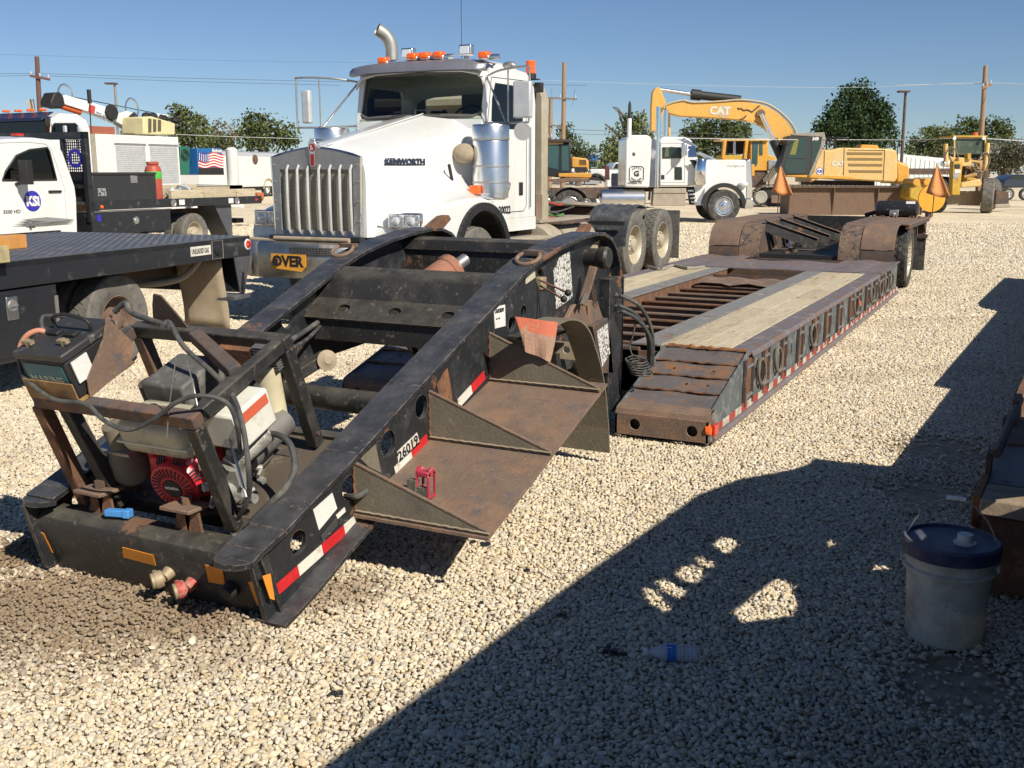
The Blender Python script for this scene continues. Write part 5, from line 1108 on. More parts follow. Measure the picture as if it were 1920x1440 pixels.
# windscreen
wsp = [(CL+.13,2.285),(XC,2.31),(CR-.13,2.27),(CR-.06,2.36),(CR-.05,2.72),(CR-.10,2.80),(CL+.10,2.80),(CL+.05,2.72),(CL+.06,2.36)]
def wy(x, z): return 10.96 + (z-2.28)*.28 + .10*((x-XC)/.9)**2
def wpl(poly, off): return [V(x, wy(x, z)+off, z) for x, z in poly]
def fan(mb, poly, off, n=14):
    # split into vertical strips so the screen follows its curve
    xs_ = [poly_min + (poly_max-poly_min)*k/n for k in range(n+1)] if 0 else None
    return mb
def scr(x0, x1, n=16):
    g = MB(); rows = []
    for k in range(n+1):
        x = x0+(x1-x0)*k/n; e = min(x-x0, x1-x); zb = 2.285+.02*(1-((x-XC)/.85)**2) + (.05*(1-e/.08) if e < .08 else 0); zt = 2.805-(.04*(1-e/.08) if e < .08 else 0)
        rows.append([V(x, wy(x,zb+(zt-zb)*j/4), zb+(zt-zb)*j/4) for j in range(5)])
    loft(g, rows, False, False); return g, rows
g, rows = scr(CL+.05, CR-.05); g.build('windscreen', M['glass_clear2'], kw, smooth=60)
rim = [r[0] for r in rows] + [rows[-1][j] for j in range(1,5)] + [r[4] for r in rows[-2::-1]] + [rows[0][j] for j in range(3,0,-1)]
MB().tube(rim, .022, 8, closed=True).build('windscreen_seal', mat('grey_rubber_seal', (.10,.095,.09), .8), kw)
for x in (CL+.02, CR-.02): MB().bar((x,11.05,2.22),(x,11.17,2.84),.05,.07,(1,0,0)).build('pillar', M['white'], kw, bevel=.01)
MB().tube([V(XC-.30,10.94,2.35),V(XC+.02,10.935,2.37),V(XC+.38,10.945,2.36)],.008,6).tube([V(XC+.02,10.93,2.37),V(XC+.02,10.9,2.30)],.008,6).build('wiper', M['black'], kw)
# visor
vs_ = []
for k in range(15):
    u = k/14; x = CL-.05+(CR-CL+.10)*u; e = abs(u-.5)*2
    y0 = 10.82 + .14*e**3; z0 = 2.825 - .01*e**4; z0 -= .015; vs_.append([V(x, y0+.05, z0-.012), V(x, y0, z0), V(x, y0+.015, z0+.055), V(x, y0+.07, z0+.115-.02*e**5), V(x, y0+.28, z0+.15-.06*e**5)])
g = MB(); loft(g, vs_, False, False); o = g.build('sun_visor', M['visor'] if 'visor' in M else mat('grey_steel_visor', (.33,.33,.36), .35, .6, layers=[((.5,.5,.5), 70, .66, .03)]), kw, smooth=50); s_ = o.modifiers.new('t','SOLIDIFY'); s_.thickness = .008
# roof lamps: five amber markers and two square work lamps
for px in (718,773,796,822,907):
    p = onY(px, 113 if px != 718 else 114, 10.98); x = p.x
    lm = MB().obox((x,11.12,2.985-(.03 if px in (718,907) else 0)),(.14,.30,.06),(R(8),0,0)).build('marker_base', M['polished'], kw, bevel=.02)
    MB().obox((x,11.0,3.0-(.03 if px in (718,907) else 0)),(.125,.13,.075),(R(8),0,0)).build('marker_lens', M['amber'], lm, bevel=.025)
for px in (762,871):
    p = onY(px, 100, 11.4); x = p.x
    lm = MB().box(x-.085,x+.085,11.4,11.5,3.02,3.15).build('work_lamp', M['polished'], kw, bevel=.015)
    MB().box(x-.06,x+.055,11.39,11.40,3.045,3.13).build('work_lamp_lens', M['glass_clear'], lm)
    MB().box(x-.02,x+.02,11.42,11.48,2.95,3.02).build('work_lamp_post', M['steel'], lm)
p = onY(995,135,12.3); bx = p.x
MB().cyl((bx,12.3,2.86),(bx,12.3,3.02),.062,n=24).build('beacon', M['amber'], kw, bevel=.01)
MB().cyl((bx,12.3,2.80),(bx,12.3,2.86),.07,n=20).box(bx-.08,bx+.1,12.22,12.38,2.79,2.80).build('beacon_base', M['black'], kw)
MB().box(bx+.02,bx+.12,12.36,12.44,2.64,2.76).build('rear_work_lamp', M['black'], kw, bevel=.01)
p = onY(865, 45, 11.5); MB().cyl((p.x,11.5,2.95),(p.x-.0,11.5,4.6),.0035,n=6).build('antenna', M['black'], kw)
# exhaust stack with curved tip
sx = onY(735,100,12.45).x
MB().tube([V(sx,12.45,1.0),V(sx,12.45,3.22)] + smoothpath([V(sx,12.45,3.28),V(sx-.015,12.43,3.38),V(sx-.06,12.38,3.47),V(sx-.13,12.30,3.535)],4), .085, 24, cap=False).build('exhaust_stack', mat('dull_aluminised_pipe', (.40,.39,.365), .5, .7), kw, smooth=60)
# air cleaners
def aircl(X, s):
    c = V(X(-5.72),10.78,0)
    a = MB().lathe([(.0,1.33),(.17,1.335),(.205,1.36),(.205,1.40),(.21,1.405),(.21,1.98),(.205,2.0),(.215,2.01),(.215,2.15),(.205,2.175),(0,2.185)], c, (0,0,1), 40).build('air_cleaner', M['polished'], kw)
    for z in (1.52,1.70,2.0): MB().lathe([(.2125,z),(.217,z+.004),(.217,z+.018),(.2125,z+.022)], c, (0,0,1), 40).build('strap', M['steel'], a)
    i = MB(); i.sph(V(X(-5.98),10.62,1.855), .12, 1.15, 1, .95, 20).cyl((X(-5.93),10.66,1.855),(X(-5.80),10.72,1.855),.075,n=18).build('air_intake', M['beige_flap'], a)
both(aircl)
MB().box(-5.86,-5.72,10.50,10.56,1.40,1.50).build('side_marker', M['amber'], kw, bevel=.02)
MB().lathe([(.19,0),(.19,.002),(0,.003)], V(CR+.001,11.30,1.78), (1,0,0), 28).build('door_logo', mat('blue_logo', (.05,.05,.35), .5), kw)
_q = onX(941,357,CR+.004); MB().text('0587', V(CR+.004,_q.y,_q.z), (0,1,0), (0,0,1), .12, .001, .02).build('lettering', mat('navy_letters', (.04,.06,.2), .5), kw, smooth=0)
_q = onX(935,401,CR+.006); MB().text('20022', V(CR+.006,_q.y,_q.z), (0,1,0), (0,0,1), .13, .001, .03).build('lettering', M['ink'], kw, smooth=0)
MB().tube([V(XC+.815,10.97,2.12),V(XC+.83,10.98,1.9),V(XC+.83,10.98,1.5)],.008,6).build('bonnet_seam', M['black'], kw)
MB().tube([V(XC+s_*.11,9.05+1.9*t_,1.925+.405*t_) for s_ in (1,) for t_ in (0,.25,.5,.75,1)],.006,6).build('bonnet_ridge', M['white'], kw)
# mirrors
def mir_arm(X, s):
    mxp = X(-5.38)
    t = MB().tube(smoothpath([V(X(-5.92),11.08,2.74),V(X(-5.65),10.9,2.78),V(X(-5.25),10.76,2.79),V(X(-5.22),10.76,2.72),V(X(-5.22),10.76,2.25),V(X(-5.3),10.76,2.19),V(X(-5.92),11.05,2.21)],4), .012, 8)
    t.tube([V(X(-5.92),11.08,2.72),V(X(-5.55),10.84,2.2)], .012, 8).tube([V(X(-5.52),10.83,2.77),V(X(-5.52),10.83,2.2)], .010, 8)
    a = t.build('mirror_arm', M['steel'], kw)
    w0, w1 = ((-5.42,-5.20) if s > 0 else (mx_(-5.30), mx_(-5.42)))
    MB().box(min(w0,w1),max(w0,w1),10.74,10.82,2.24,2.64).build('mirror_housing', M['grey_mirror'], a, bevel=.02)
    MB().box(min(w0,w1)+.015,max(w0,w1)-.015,10.82,10.824,2.26,2.62).build('mirror_glass', M['chrome'], a)
M['grey_mirror'] = mat('pale_grey_mirror_shell', (.56,.57,.58), .35, .3)
both(mir_arm)
MB().lathe([(0,0),(.06,.008),(.09,.03),(.1,.05),(0,.052)], V(-5.29,10.76,2.10), V(.2,-.95,-.2), 24).build('spot_mirror', M['grey_mirror'], kw)
MB().sph(V(-5.50,10.83,2.82), .055, 1.6, 1, .8, 14).build('mirror_lamp', M['steel'], kw)
# beige ribbed guard behind the cab
gp = MB().box(-7.85,-6.02,12.86,12.88,1.30,2.74)
gg = gp.build('cab_guard', M['guard'] if 'guard' in M else mat('beige_ribbed_guard', (.36,.31,.22), .7, layers=[((.42,.38,.3), 3, .55, .2)]), kw)
gm_ = bpy.data.materials['beige_ribbed_guard']
MB().prism([(-6.06,1.30),(-5.96,1.30),(-5.96,2.60),(-6.04,2.78),(-6.12,2.78),(-6.06,2.60)], 'y', 12.66, 12.86).build('guard_flange', gm_, kw, bevel=.006)
for k in range(5): MB().prism([(12.70,1.42+.28*k),(12.86,1.36+.28*k),(12.86,1.56+.28*k),(12.70,1.50+.28*k)], 'x', -7.8, -6.06).build('guard_rib', gm_, kw)
MB().prism([(-6.25,1.0),(-5.92,1.02),(-5.92,1.36),(-6.10,1.36),(-6.3,1.2)], 'y', 12.60, 12.8).build('guard_foot', gm_, kw)
MB().box(-6.22,-6.02,12.50,12.58,1.0,1.32).build('red_tank', mat('red_painted_tank', (.5,.04,.03), .45), kw, bevel=.01)
# tanks, steps, deck clutter
tn = mat('dust_caked_aluminium', (.36,.31,.235), .7, .1, layers=[((.28,.24,.18), 4, .5, .2)])
tk = MB().lathe([(.0,0),(.29,.0),(.315,.02),(.32,.05),(.32,1.45),(.315,1.48),(0,1.5)], V(-5.98,12.45,.66), (0,1,0), 36).build('fuel_tank', tn, kw)
for y in (12.8,13.5): MB().lathe([(.324,0),(.326,.002),(.326,.05),(.324,.052)], V(-5.98,y,.66), (0,1,0), 36).build('tank_strap', M['beige_dust'], tk)
MB().box(-6.25,-5.66,11.55,12.40,.80,.84).box(-5.70,-5.66,11.55,12.4,.5,.8).build('cab_step', tn, kw, bevel=.01)
MB().box(-6.24,-5.9,12.5,14.2,.99,1.03).build('deck_plate', tn, kw)
stp = MB().box(-6.02,-5.68,12.75,13.65,.965,.99).build('tread_plate', M['rust_dark'], tk)
rj = random.Random(5)
for k in range(9):
    a = V(rj.uniform(-6.6,-6.0), 12.6+rj.uniform(0,.4), 1.05+rj.uniform(0,.1)); pts = [a]
    for j in range(4): a = a + V(rj.uniform(-.1,.1), rj.uniform(.12,.35), rj.uniform(-.06,.06)); pts.append(a)
    MB().tube(smoothpath(pts,4), rj.uniform(.008,.016), 6).build('air_line', M['hose'] if k % 5 else bpy.data.materials['red_hose_rubber'], kw)
MB().tube(smoothpath([V(-6.15,12.9,1.32),V(-6.1,13.1,1.12),V(-6.1,13.4,1.04),V(-6.15,13.8,1.05)],5), .02, 8).build('green_air_line', bpy.data.materials['green_hose_rubber'], kw)
# fifth wheel
fw_ = MB().lathe([(.0,0),(.46,.0),(.48,.02),(.48,.05),(.40,.07),(0,.08)], V(XC,15.9,1.08), V(0,.08,1), 36).build('fifth_wheel', tn, kw)
MB().prism([(XC-.48,15.9),(XC-.38,16.9),(XC-.1,16.95),(XC-.1,16.1),(XC+.1,16.1),(XC+.1,16.95),(XC+.38,16.9),(XC+.48,15.9)], 'z', 1.08, 1.13).build('fifth_wheel_throat', tn, fw_, bevel=.01)
MB().box(XC-.4,XC+.4,15.7,16.3,.9,1.08).build('fifth_wheel_base', M['rust_dark'], fw_)
MB().box(XC-.45,XC+.45,13.0,17.5,.9,.93).build('frame_deck', M['rust_dark'], kw)
# wheels
_rc = mat('dusty_cream_wheel', (.52,.46,.34), .5, .2, layers=[((.36,.30,.20), 8, .55, .15)])
for x, o_ in ((-5.80,1),(mx_(-5.80),-1)):
    wheel(kw, (x, 10.38, .525), .525, .28, .30, out=V(o_,0,0), tm='rubber_dusty', rm='rim_cream')
    for y in (15.50, 16.84):
        wheel(kw, (x+.02*o_, y, .525), .525, .26, .30, out=V(o_,0,0), tm='rubber_dusty', rm='rim_cream', kind='drive', lug=30, dish=.10)
        wheel(kw, (x-.31*o_, y, .525), .525, .26, .30, out=V(o_,0,0), tm='rubber_dusty', rm='rim_cream', kind='drive', lug=30, dish=.10)
for y in (15.5,16.84): MB().cyl((-7.9,y,.52),(-5.8,y,.52),.09,n=14).build('axle', M['rust_dark'], kw)
def qf(X, s):
    a, b_ = sorted((X(-6.28), X(-5.60)))
    ys_ = [(15.50+.62*math.cos(R(t)), .52+.62*math.sin(R(t))) for t in range(178, 62, -8)] + [(16.0,1.095),(16.15,1.09)]
    MB().sheet(ys_, 'x', a, b_, .012).build('quarter_fender', M['plastic_black'], kw)
    for k in range(5):
        x = a+.06+(b_-a-.12)*k/4; MB().sheet([(p[0], p[1]+.008) for p in ys_[1:-1]], 'x', x-.012, x+.012, .012).build('fender_rib', M['plastic_black'], kw)
    MB().box(a-.1, b_, 14.80, 14.86, .86, .92).build('fender_bracket', M['black'], kw)
    MB().box(a, b_, 17.50, 17.51, .18, 1.0).build('mud_flap', M['rubber_dusty'], kw)
M['plastic_black'] = mat('dusty_black_plastic_fender', (.035,.04,.045), .45, layers=[((.14,.14,.13), 5, .5, .25)], up=((.2,.2,.2), .4))
both(qf)
def px_x(fr, pts, v=0.0):
    out = []
    for a in pts: p = fr.x(a[0], a[1], v); out.append((p.y, p.z))
    return out
def rbox(fr, px, v, d, name, m, par, bevel=.01, side=-1, mi=0):
    """box whose face on local plane x=v spans the photo rectangle (x0,y0,x1,y1), depth d"""
    a = fr.x(px[0], px[1], v); b_ = fr.x(px[2], px[3], v)
    y0, y1 = sorted((a.y, b_.y)); z0, z1 = sorted((a.z, b_.z)); x0, x1 = sorted((v, v+side*d))
    return MB().box(x0, x1, y0, y1, z0, z1).build(name, m, par, bevel=bevel, local=True)
M['tread'] = mat('dusty_black_tread_plate', (.10,.105,.12), .5, .3, layers=[((.20,.19,.18), 3, .52, .2), ((.42,.36,.27), 5, .66, .06)], bump=.3, bscale=40, up=((.17,.18,.21), .5))
M['bed_black'] = mat('scuffed_black_bed', (.018,.02,.024), .35, layers=[((.09,.09,.09), 6, .58, .12), ((.4,.4,.4), 60, .72, .02)], coat=.1)
# ------------------------------------------------------------------ near flatbed body on the left
yawN = R(8.8); fn = Frame((-7.12, 8.22, 0), yawN)
nf = thing('flatbed_truck', 'black flatbed truck body in the left foreground, its rear corner near the slatted grille', 'truck', fn.o, yawN)
zt = 1.02; LEN = 5.2; WD = 2.35
MB().box(-WD, -.0, -LEN, 0, zt-.05, zt).build('deck_plate', M['tread'], nf, local=True)
# raised tread pattern on the part of the deck that can be seen
g = MB(); r2 = random.Random(2)
for i in range(58):
    for j in range(52):
        x = -WD+.04+i*.0395; y = -3.1+j*.0595; a = .6 if (i+j) % 2 else -.6; c, s = math.cos(a)*.016, math.sin(a)*.016; c2, s2 = -math.sin(a)*.004, math.cos(a)*.004
        g.add([(x-c-c2,y-s-s2,zt+.001),(x+c-c2,y+s-s2,zt+.001),(x+c+c2,y+s+s2,zt+.001),(x-c+c2,y-s+s2,zt+.001),(x,y,zt+.005)], [(0,1,4),(1,2,4),(2,3,4),(3,0,4)])
g.build('tread_pattern', M['tread'], nf, local=True, smooth=0, kind='stuff')
MB().box(-.03, 0, -LEN, .02, zt-.20, zt-.001).box(-.08,-.03,-LEN,.02,zt-.20,zt-.18).build('side_rail', M['bed_black'], nf, local=True, bevel=.006)
MB().box(-WD, -.03, -.02, .02, zt-.20, zt-.001).build('rear_rail', M['bed_black'], nf, local=True, bevel=.006)
MB().box(-WD, -WD+.03, -LEN, .02, zt-.20, zt+.015).build('side_rail', M['bed_black'], nf, local=True)
for y in [-.5-.45*k for k in range(10)]: MB().box(-WD+.05,-.05,y-.03,y+.03,zt-.15,zt-.05).build('cross_member', M['rust_dark'], nf, local=True)
for x in (-1.6,-.75): MB().box(x-.04,x+.04,-LEN,-.1,zt-.38,zt-.15).build('chassis_rail', M['rust_dark'], nf, local=True)
# underbody toolbox
tb0 = fn.x(104,536,-.03); tbb = fn.x(60,662,-.03)
bx_ = MB().box(-.55,-.02,-LEN, tb0.y, .28, zt-.21).build('underbody_box', M['bed_black'], nf, local=True, bevel=.012)
MB().box(-.02,-.012,-LEN, tb0.y-.06, .32, zt-.25).build('box_door', M['bed_black'], bx_, local=True, bevel=.004)
MB().box(-.015,-.005,tb0.y-.045,tb0.y-.01,.35,zt-.3).build('box_hinge', M['steel'], bx_, local=True)
lt = fn.x(23,578,-.01); lp_ = MB().box(-.012,-.004,lt.y-.055,lt.y+.055,lt.z-.085,lt.z+.085).build('latch_plate', M['polished'], bx_, local=True, bevel=.01)
MB().lathe([(.045,0),(.04,.01),(.02,.004),(0,.002)], (-.004,lt.y,lt.z+.02), (1,0,0), 20).box(.0,.012,lt.y-.04,lt.y+.04,lt.z+.01,lt.z+.025).build('latch_handle', M['steel'], lp_, local=True)
# dual rear wheels
wc = fn.x(232, 605, -.10)
M['rim_rust'] = mat('rusty_brown_wheel', (.16,.10,.07), .8, layers=[((.3,.25,.2), 8, .55, .2)])
for x, o_ in ((-.24,1),(-.50,1),(-WD+.24,-1),(-WD+.50,-1)):
    wheel(nf, (x, wc.y, .405), .405, .22, .21, out=V(o_,0,0), tm='rubber_dusty', rm='rim_rust', local=True, kind='all', lug=26)
# sticker, fuel filler, side lamp
p0 = fn.x(357,466,.002); p1 = fn.x(395,461,.002); zz = p0.z
st = MB().box(.001,.003,p0.y,p1.y,zz-.075,zz+.012).build('decal', M['tape_white'], nf, local=True)
MB().text('UNLEADED GAS', V(.004,p0.y+.015,zz-.055), (0,1,0), (0,0,1), .066, .001, .02, sx=(p1.y-p0.y-.03)/.52).build('lettering', M['ink'], nf, local=True, smooth=0)
p2 = fn.x(407,468,.0); fr_ = MB().box(-.03,.004,p2.y-.09,p2.y+.09,p2.z-.085,p2.z+.085).build('filler_recess', M['ink'], nf, local=True)
MB().lathe([(.055,0),(.05,.02),(0,.025)], V(-.0,p2.y,p2.z), (1,0,0), 20).build('fuel_cap', M['bed_black'], fr_, local=True)
MB().tube([V(.006,p2.y-.09,p2.z-.085),V(.006,p2.y+.09,p2.z-.085),V(.006,p2.y+.09,p2.z+.085),V(.006,p2.y-.09,p2.z+.085)],.004,5,closed=True).build('recess_trim', M['steel'], fr_, local=True)
p3 = fn.x(464,458,.0); l_ = MB().lathe([(.055,0),(.052,.008),(0,.01)], V(0,p3.y,p3.z), (1,0,0), 24).build('lamp_ring', M['decal_white'], nf, local=True)
MB().lathe([(.040,.008),(.036,.018),(0,.022)], V(0,p3.y,p3.z), (1,0,0), 24).build('side_lamp', M['red_lens'], l_, local=True)
# mud flap, filler hose, tapered rear guard
fl = [fn.x(325,560,-.12), fn.x(408,480,-.12)]; yf = fn.x(385,560,-.3).y
g = MB(); rows = []
for i in range(9):
    u = i/8; z = .84 - .72*u; rows.append([V(-.62+.52*j/6, yf + .10*u*math.sin(u*2.2) + .025*math.sin(j*1.1+u*3)*u, z+.02*math.sin(j*.9)*u) for j in range(7)])
loft(g, rows, False, False); o = g.build('mud_flap', M['beige_flap'], nf, local=True, smooth=70); s_ = o.modifiers.new('t','SOLIDIFY'); s_.thickness = .012
MB().tube(smoothpath([V(-.15,p2.y-.05,p2.z-.08),V(-.25,p2.y-.25,.66),V(-.5,p2.y-.55,.62),V(-.8,p2.y-.8,.65)],6), .03, 10).build('filler_hose', M['beige_flap'], nf, local=True)
g = MB().add([V(.0,.02,zt-.2),V(-.0,-.28,zt-.2),V(-.05,-.12,.44),V(-.05,-.05,.44)], [(0,1,2,3)]); o = g.build('tapered_guard', M['tread'], nf, local=True, smooth=0); s_ = o.modifiers.new('t','SOLIDIFY'); s_.thickness = .01
MB().box(-.5,.0,-.30,-.02,.40,.44).build('rear_step', M['tread'], nf, local=True, bevel=.004)
MB().box(-WD,-.02,-.12,-.08,.46,zt-.2).build('rear_panel', M['bed_black'], nf, local=True)
# things lying on that deck
p = fn.z(22,462,zt); wdn = mat('orange_painted_timber', (.52,.24,.06), .7, layers=[((.4,.27,.14), 6, .55, .15)])
q0 = fn.z(52,465,zt); tag(MB().box(q0.x-.12, q0.x, q0.y-.9, q0.y, zt, zt+.115).xf(fn.M).build('timber_block', [wdn], None, bevel=.006), 'orange-sided timber block with weathered top on the near black flatbed', 'timber')
q1 = fn.z(20,492,zt); tag(MB().box(q1.x-.14, q1.x, q1.y-.8, q1.y, zt, zt+.12).xf(fn.M).build('timber_block', [mat('yellow_end_timber', (.45,.38,.17), .8, layers=[((.3,.24,.15), 7, .5, .15)])], None, bevel=.006), 'yellowish timber block nearest the camera at the left edge of the photo', 'timber')
q2 = fn.z(58,432,zt); tag(MB().cyl((q2.x,q2.y-.05,zt+.06),(q2.x,q2.y+.05,zt+.05),.03,n=10).cyl((q2.x,q2.y,zt),(q2.x,q2.y,zt+.10),.014,n=8).xf(fn.M).build('pipe_fitting', M['steel']), 'small steel pipe fitting beside the orange-sided timber block', 'fitting')
for k in range(5):
    q3 = fn.z(80,421,zt+.02); o = MB().obox((q3.x-.02*k, q3.y+.05*k, zt+.012+.014*k), (.34,.62,.006), (0,.02*k,.1+.05*k)).xf(fn.M).build('floor_mat', mat('pale_board', (.3,.3,.27), .7) if k == 0 else bpy.data.materials['pale_board'])
    tag(o, ['lowest','second lowest','middle','second highest','top'][k] + ' of the thin grey-green sheets stacked on the far side of the near flatbed', 'sheet', 'thin sheets stacked on the near flatbed')
# ------------------------------------------------------------------ white pickup with black flatbed
yawT = R(3.0); ft = Frame((-15.62, 18.5, 0), yawT)
tt = thing('flatbed_pickup', 'white single-cab pickup with black flatbed, headache rack and blue round door logo', 'truck', ft.o, yawT)
X0 = 0.0; W2 = 2.3
cabp = px_x(ft, [(0,262),(60,258),(95,262),(107,269),(117,285),(140,350),(143,372),(143,420)], -.12)
yb = cabp[-1][0]; cz = [p[1] for p in cabp]
prof = [(cabp[0][0]-.9,1.28)] + [(cabp[0][0]-.55,1.40)] + cabp[:-1] + [(yb,.45),(yb-3.3,.45),(yb-3.3,1.28)]
wnd = px_x(ft, [(4,338),(10,322),(30,292),(55,281),(88,277),(92,283),(106,337)], -.12)
MB().prism([prof, wnd], 'x', -.16, -.12).build('cab_side', M['white'], tt, local=True, bevel=.012); MB().prism([prof, wnd], 'x', -W2+.12, -W2+.16).build('cab_side', M['white'], tt, local=True, bevel=.012)
top = [p for p in cabp[:-1]]
g = MB(); rows = [[V(x, y + (.03*abs((x+W2/2)/1.03)**4 if 0 else 0), z + .03*(1-abs((x+W2/2)/(W2/2-.14))**3)) for x in [-W2+.14 + (W2-.28)*k/10 for k in range(11)]] for y, z in [(cabp[0][0]-.55,1.40)] + top + [(yb,.9)]]
loft(g, rows[1:], False, False); g.build('roof', M['white'], tt, local=True, smooth=50)
MB().box(-W2+.14,-.14,yb-3.3,cabp[0][0]-.5,.5,1.26).build('bonnet', M['white'], tt, local=True, bevel=.08)
g = MB(); g.prism(wnd, 'x', -.142, -.138).build('door_glass', M['glass_dark'], tt, local=True)
MB().box(-W2+.2,-.2,yb-1.5,yb-.05,.5,1.35).build('interior', M['black'], tt, local=True)
MB().tube([V(-.118,y,z) for y,z in wnd], .018, 6, closed=True).build('window_seal', M['black'], tt, local=True)
MB().tube([V(-.118,y,z) for y,z in px_x(ft, [(0,268),(50,266),(85,270),(96,280),(120,350),(126,420)], -.12)], .006, 5).build('door_seam', M['grey_mirror'], tt, local=True)
mr = ft.x(52,323,.12); MB().box(.02,.22,mr.y-.10,mr.y+.02,mr.z-.20,mr.z+.20).cyl((-.12,mr.y-.05,mr.z-.2),(.1,mr.y-.05,mr.z-.15),.03,n=8).cyl((-.12,mr.y-.05,mr.z+.05),(.1,mr.y-.05,mr.z+.05),.02,n=8).build('mirror', M['black'], tt, local=True, bevel=.03)
hd_ = ft.x(103,359,-.12); MB().box(-.12,-.09,hd_.y-.15,hd_.y+.13,hd_.z-.02,hd_.z+.02).build('door_handle', M['black'], tt, local=True, bevel=.01)
def nsi(fr, px, py, v, r, par, name='logo'):
    c = fr.x(px, py, v); d = MB().lathe([(r,0),(r,.003),(0,.003)], V(v,c.y,c.z), (1,0,0), 32).build(name, mat('royal_blue_logo', (.035,.03,.36), .4, var=.05) if 'royal_blue_logo' not in bpy.data.materials else bpy.data.materials['royal_blue_logo'], par, local=True)
    MB().text('KSi', V(v+.006,c.y-r*.78,c.z-r*.42), (0,1,0), (0,0,1), r*1.25, .002, .05, sx=.95).build('logo_lettering', M['decal_white'], d, local=True, smooth=0)
nsi(ft, 61, 377, -.118, .175, tt)
q = ft.x(6,401,-.116); q2 = ft.x(43,397,-.116); MB().text('3500 HD', V(-.116,q.y,q.z), (0,1,0), (0,0,1), .085, .002, .02, sx=(q2.y-q.y)/.36).build('lettering', mat('grey_badge', (.1,.1,.11), .4, .5), tt, local=True, smooth=0)
MB().box(-.5,-.35,cabp[1][0]-.1,cabp[1][0]+.05,2.02+.23,2.29).build('roof_lamp', M['red_lens'], tt, local=True, bevel=.01)
# bed
L0 = ft.x(170,372,0).y; zb = 1.115; HT = .155
MB().box(-W2,-.02,L0,0,zb-.05,zb).build('bed_deck', M['tread'], tt, local=True)
MB().box(-.02,0,L0,.02,zb-HT,zb+.01).build('bed_side_rail', M['bed_black'], tt, local=True, bevel=.005)
MB().box(-W2,0,-.02,.02,zb-HT,zb+.01).build('bed_rear_rail', M['bed_black'], tt, local=True)
q = ft.x(322,420,0); MB().box(-.5,-.01,L0,q.y,.52,zb-HT-.03).build('underbody_box', M['bed_black'], tt, local=True, bevel=.01)
MB().box(-.01,.0,L0,q.y+.02,zb-HT-.035,zb-HT-.02).build('box_trim', M['steel'], tt, local=True)
for (a, b_, m_, r_) in ((191,388,'amber',.035),(480,374,'red_lens',.035)): c = ft.x(a,b_,0); MB().lathe([(r_,0),(r_*.8,.015),(0,.02)], V(0,c.y,c.z), (1,0,0), 16).build('marker_lamp', M[m_], tt, local=True)
for (a, b_) in ((325,381),(444,377)): c = ft.x(a,b_,0); MB().lathe([(.075,0),(.08,.012),(.06,.016),(.05,.006),(0,.01)], V(0,c.y,c.z), (1,0,0), 20).build('stake_cup', M['steel'], tt, local=True)
for (a, b_) in ((341,379),(433,376)): c = ft.x(a,b_,0); MB().box(.001,.004,c.y-.08,c.y+.08,c.z-.055,c.z+.05).build('decal', M['decal_white'], tt, local=True)
c = ft.x(256,413,0); MB().lathe([(.07,0),(.07,.01),(.03,.012),(.03,.02),(0,.02)], V(-.01,c.y,c.z), (1,0,0), 18).build('box_latch', M['polished'], tt, local=True)
c = ft.x(186,409,0); MB().box(-.01,-.003,c.y-.05,c.y+.05,c.z-.06,c.z+.06).build('blue_decal', bpy.data.materials['royal_blue_logo'], tt, local=True)
wc = ft.x(365,425,-.1)
for x, o_ in ((-.20,1),(-.47,1),(-W2+.20,-1),(-W2+.47,-1)): wheel(tt, (x, wc.y, .41), .41, .24, .23, out=V(o_,0,0), tm='rubber_dusty', rm='rim_cream', local=True, kind='all', lug=26)
wheel(tt, (-.28, yb-2.1, .41), .41, .24, .23, tm='rubber_dusty', rm='white_dull', local=True, kind='all', lug=26)
a = px_x(ft, [(395,425),(432,386),(434,470),(396,470)], -.1); MB().prism([(a[1][0]-.55,zb-HT),(a[1][0],zb-HT),(a[1][0],.25),(a[1][0]-.1,.25)], 'x', -.55, -.08).build('rear_skirt', M['tread'], tt, local=True)
for x in (-1.5,-.8): MB().box(x-.04,x+.04,L0-2.5,-.1,.6,.85).build('chassis_rail', M['rust_dark'], tt, local=True)
MB().box(-1.4,-.6,-.15,.12,.52,.62).box(-1.2,-1.0,.0,.3,.50,.58).build('hitch', M['black'], tt, local=True)
# headache rack
yr = ft.x(166,300,-.0).y; zr = ft.x(166,247,0).z
rk = MB().box(-.10,-.0,yr-.05,yr+.05,.75,zr).box(-W2,-W2+.1,yr-.05,yr+.05,.75,zr).box(-W2,0,yr-.05,yr+.05,zr-.13,zr).box(-W2,0,yr-.03,yr+.03,1.35,1.42)
rk.box(-.62,-.56,yr-.04,yr+.04,zb,zr).box(-W2+.56,-W2+.62,yr-.04,yr+.04,zb,zr)
rk.build('headache_rack', M['bed_black'], tt, local=True, bevel=.006)
hx = []
cols, rws = 9, 15; x0, x1, z0, z1 = -.555, -.105, 1.50, zr-.14
dx = (x1-x0)/cols; dz = (z1-z0)/rws
g = MB()
for x_a, x_b in ((x0, x1), (-W2+.105, -W2+.555)):
    outer = [(x_a,z0),(x_b,z0),(x_b,z1),(x_a,z1)]; loopsH = [outer]
    for i in range(cols):
        for j in range(rws):
            cx = x_a + dx*(i+.5); cz_ = z0 + dz*(j+.5); loopsH.append([(cx+dx*.36*math.cos(R(60*k)), cz_+dz*.42*math.sin(R(60*k))) for k in range(6)])
    g.prism(loopsH, 'y', yr-.004, yr+.004)
g.build('perforated_screen', M['bed_black'], tt, local=True, smooth=0)
c = ft.y(141,297,yr-.006); MB().prism([circ(c.x,c.z,.17,28),circ(c.x,c.z,.11,28)], 'y', yr-.009, yr-.0045).build('screen_logo', bpy.data.materials['royal_blue_logo'], tt, local=True)
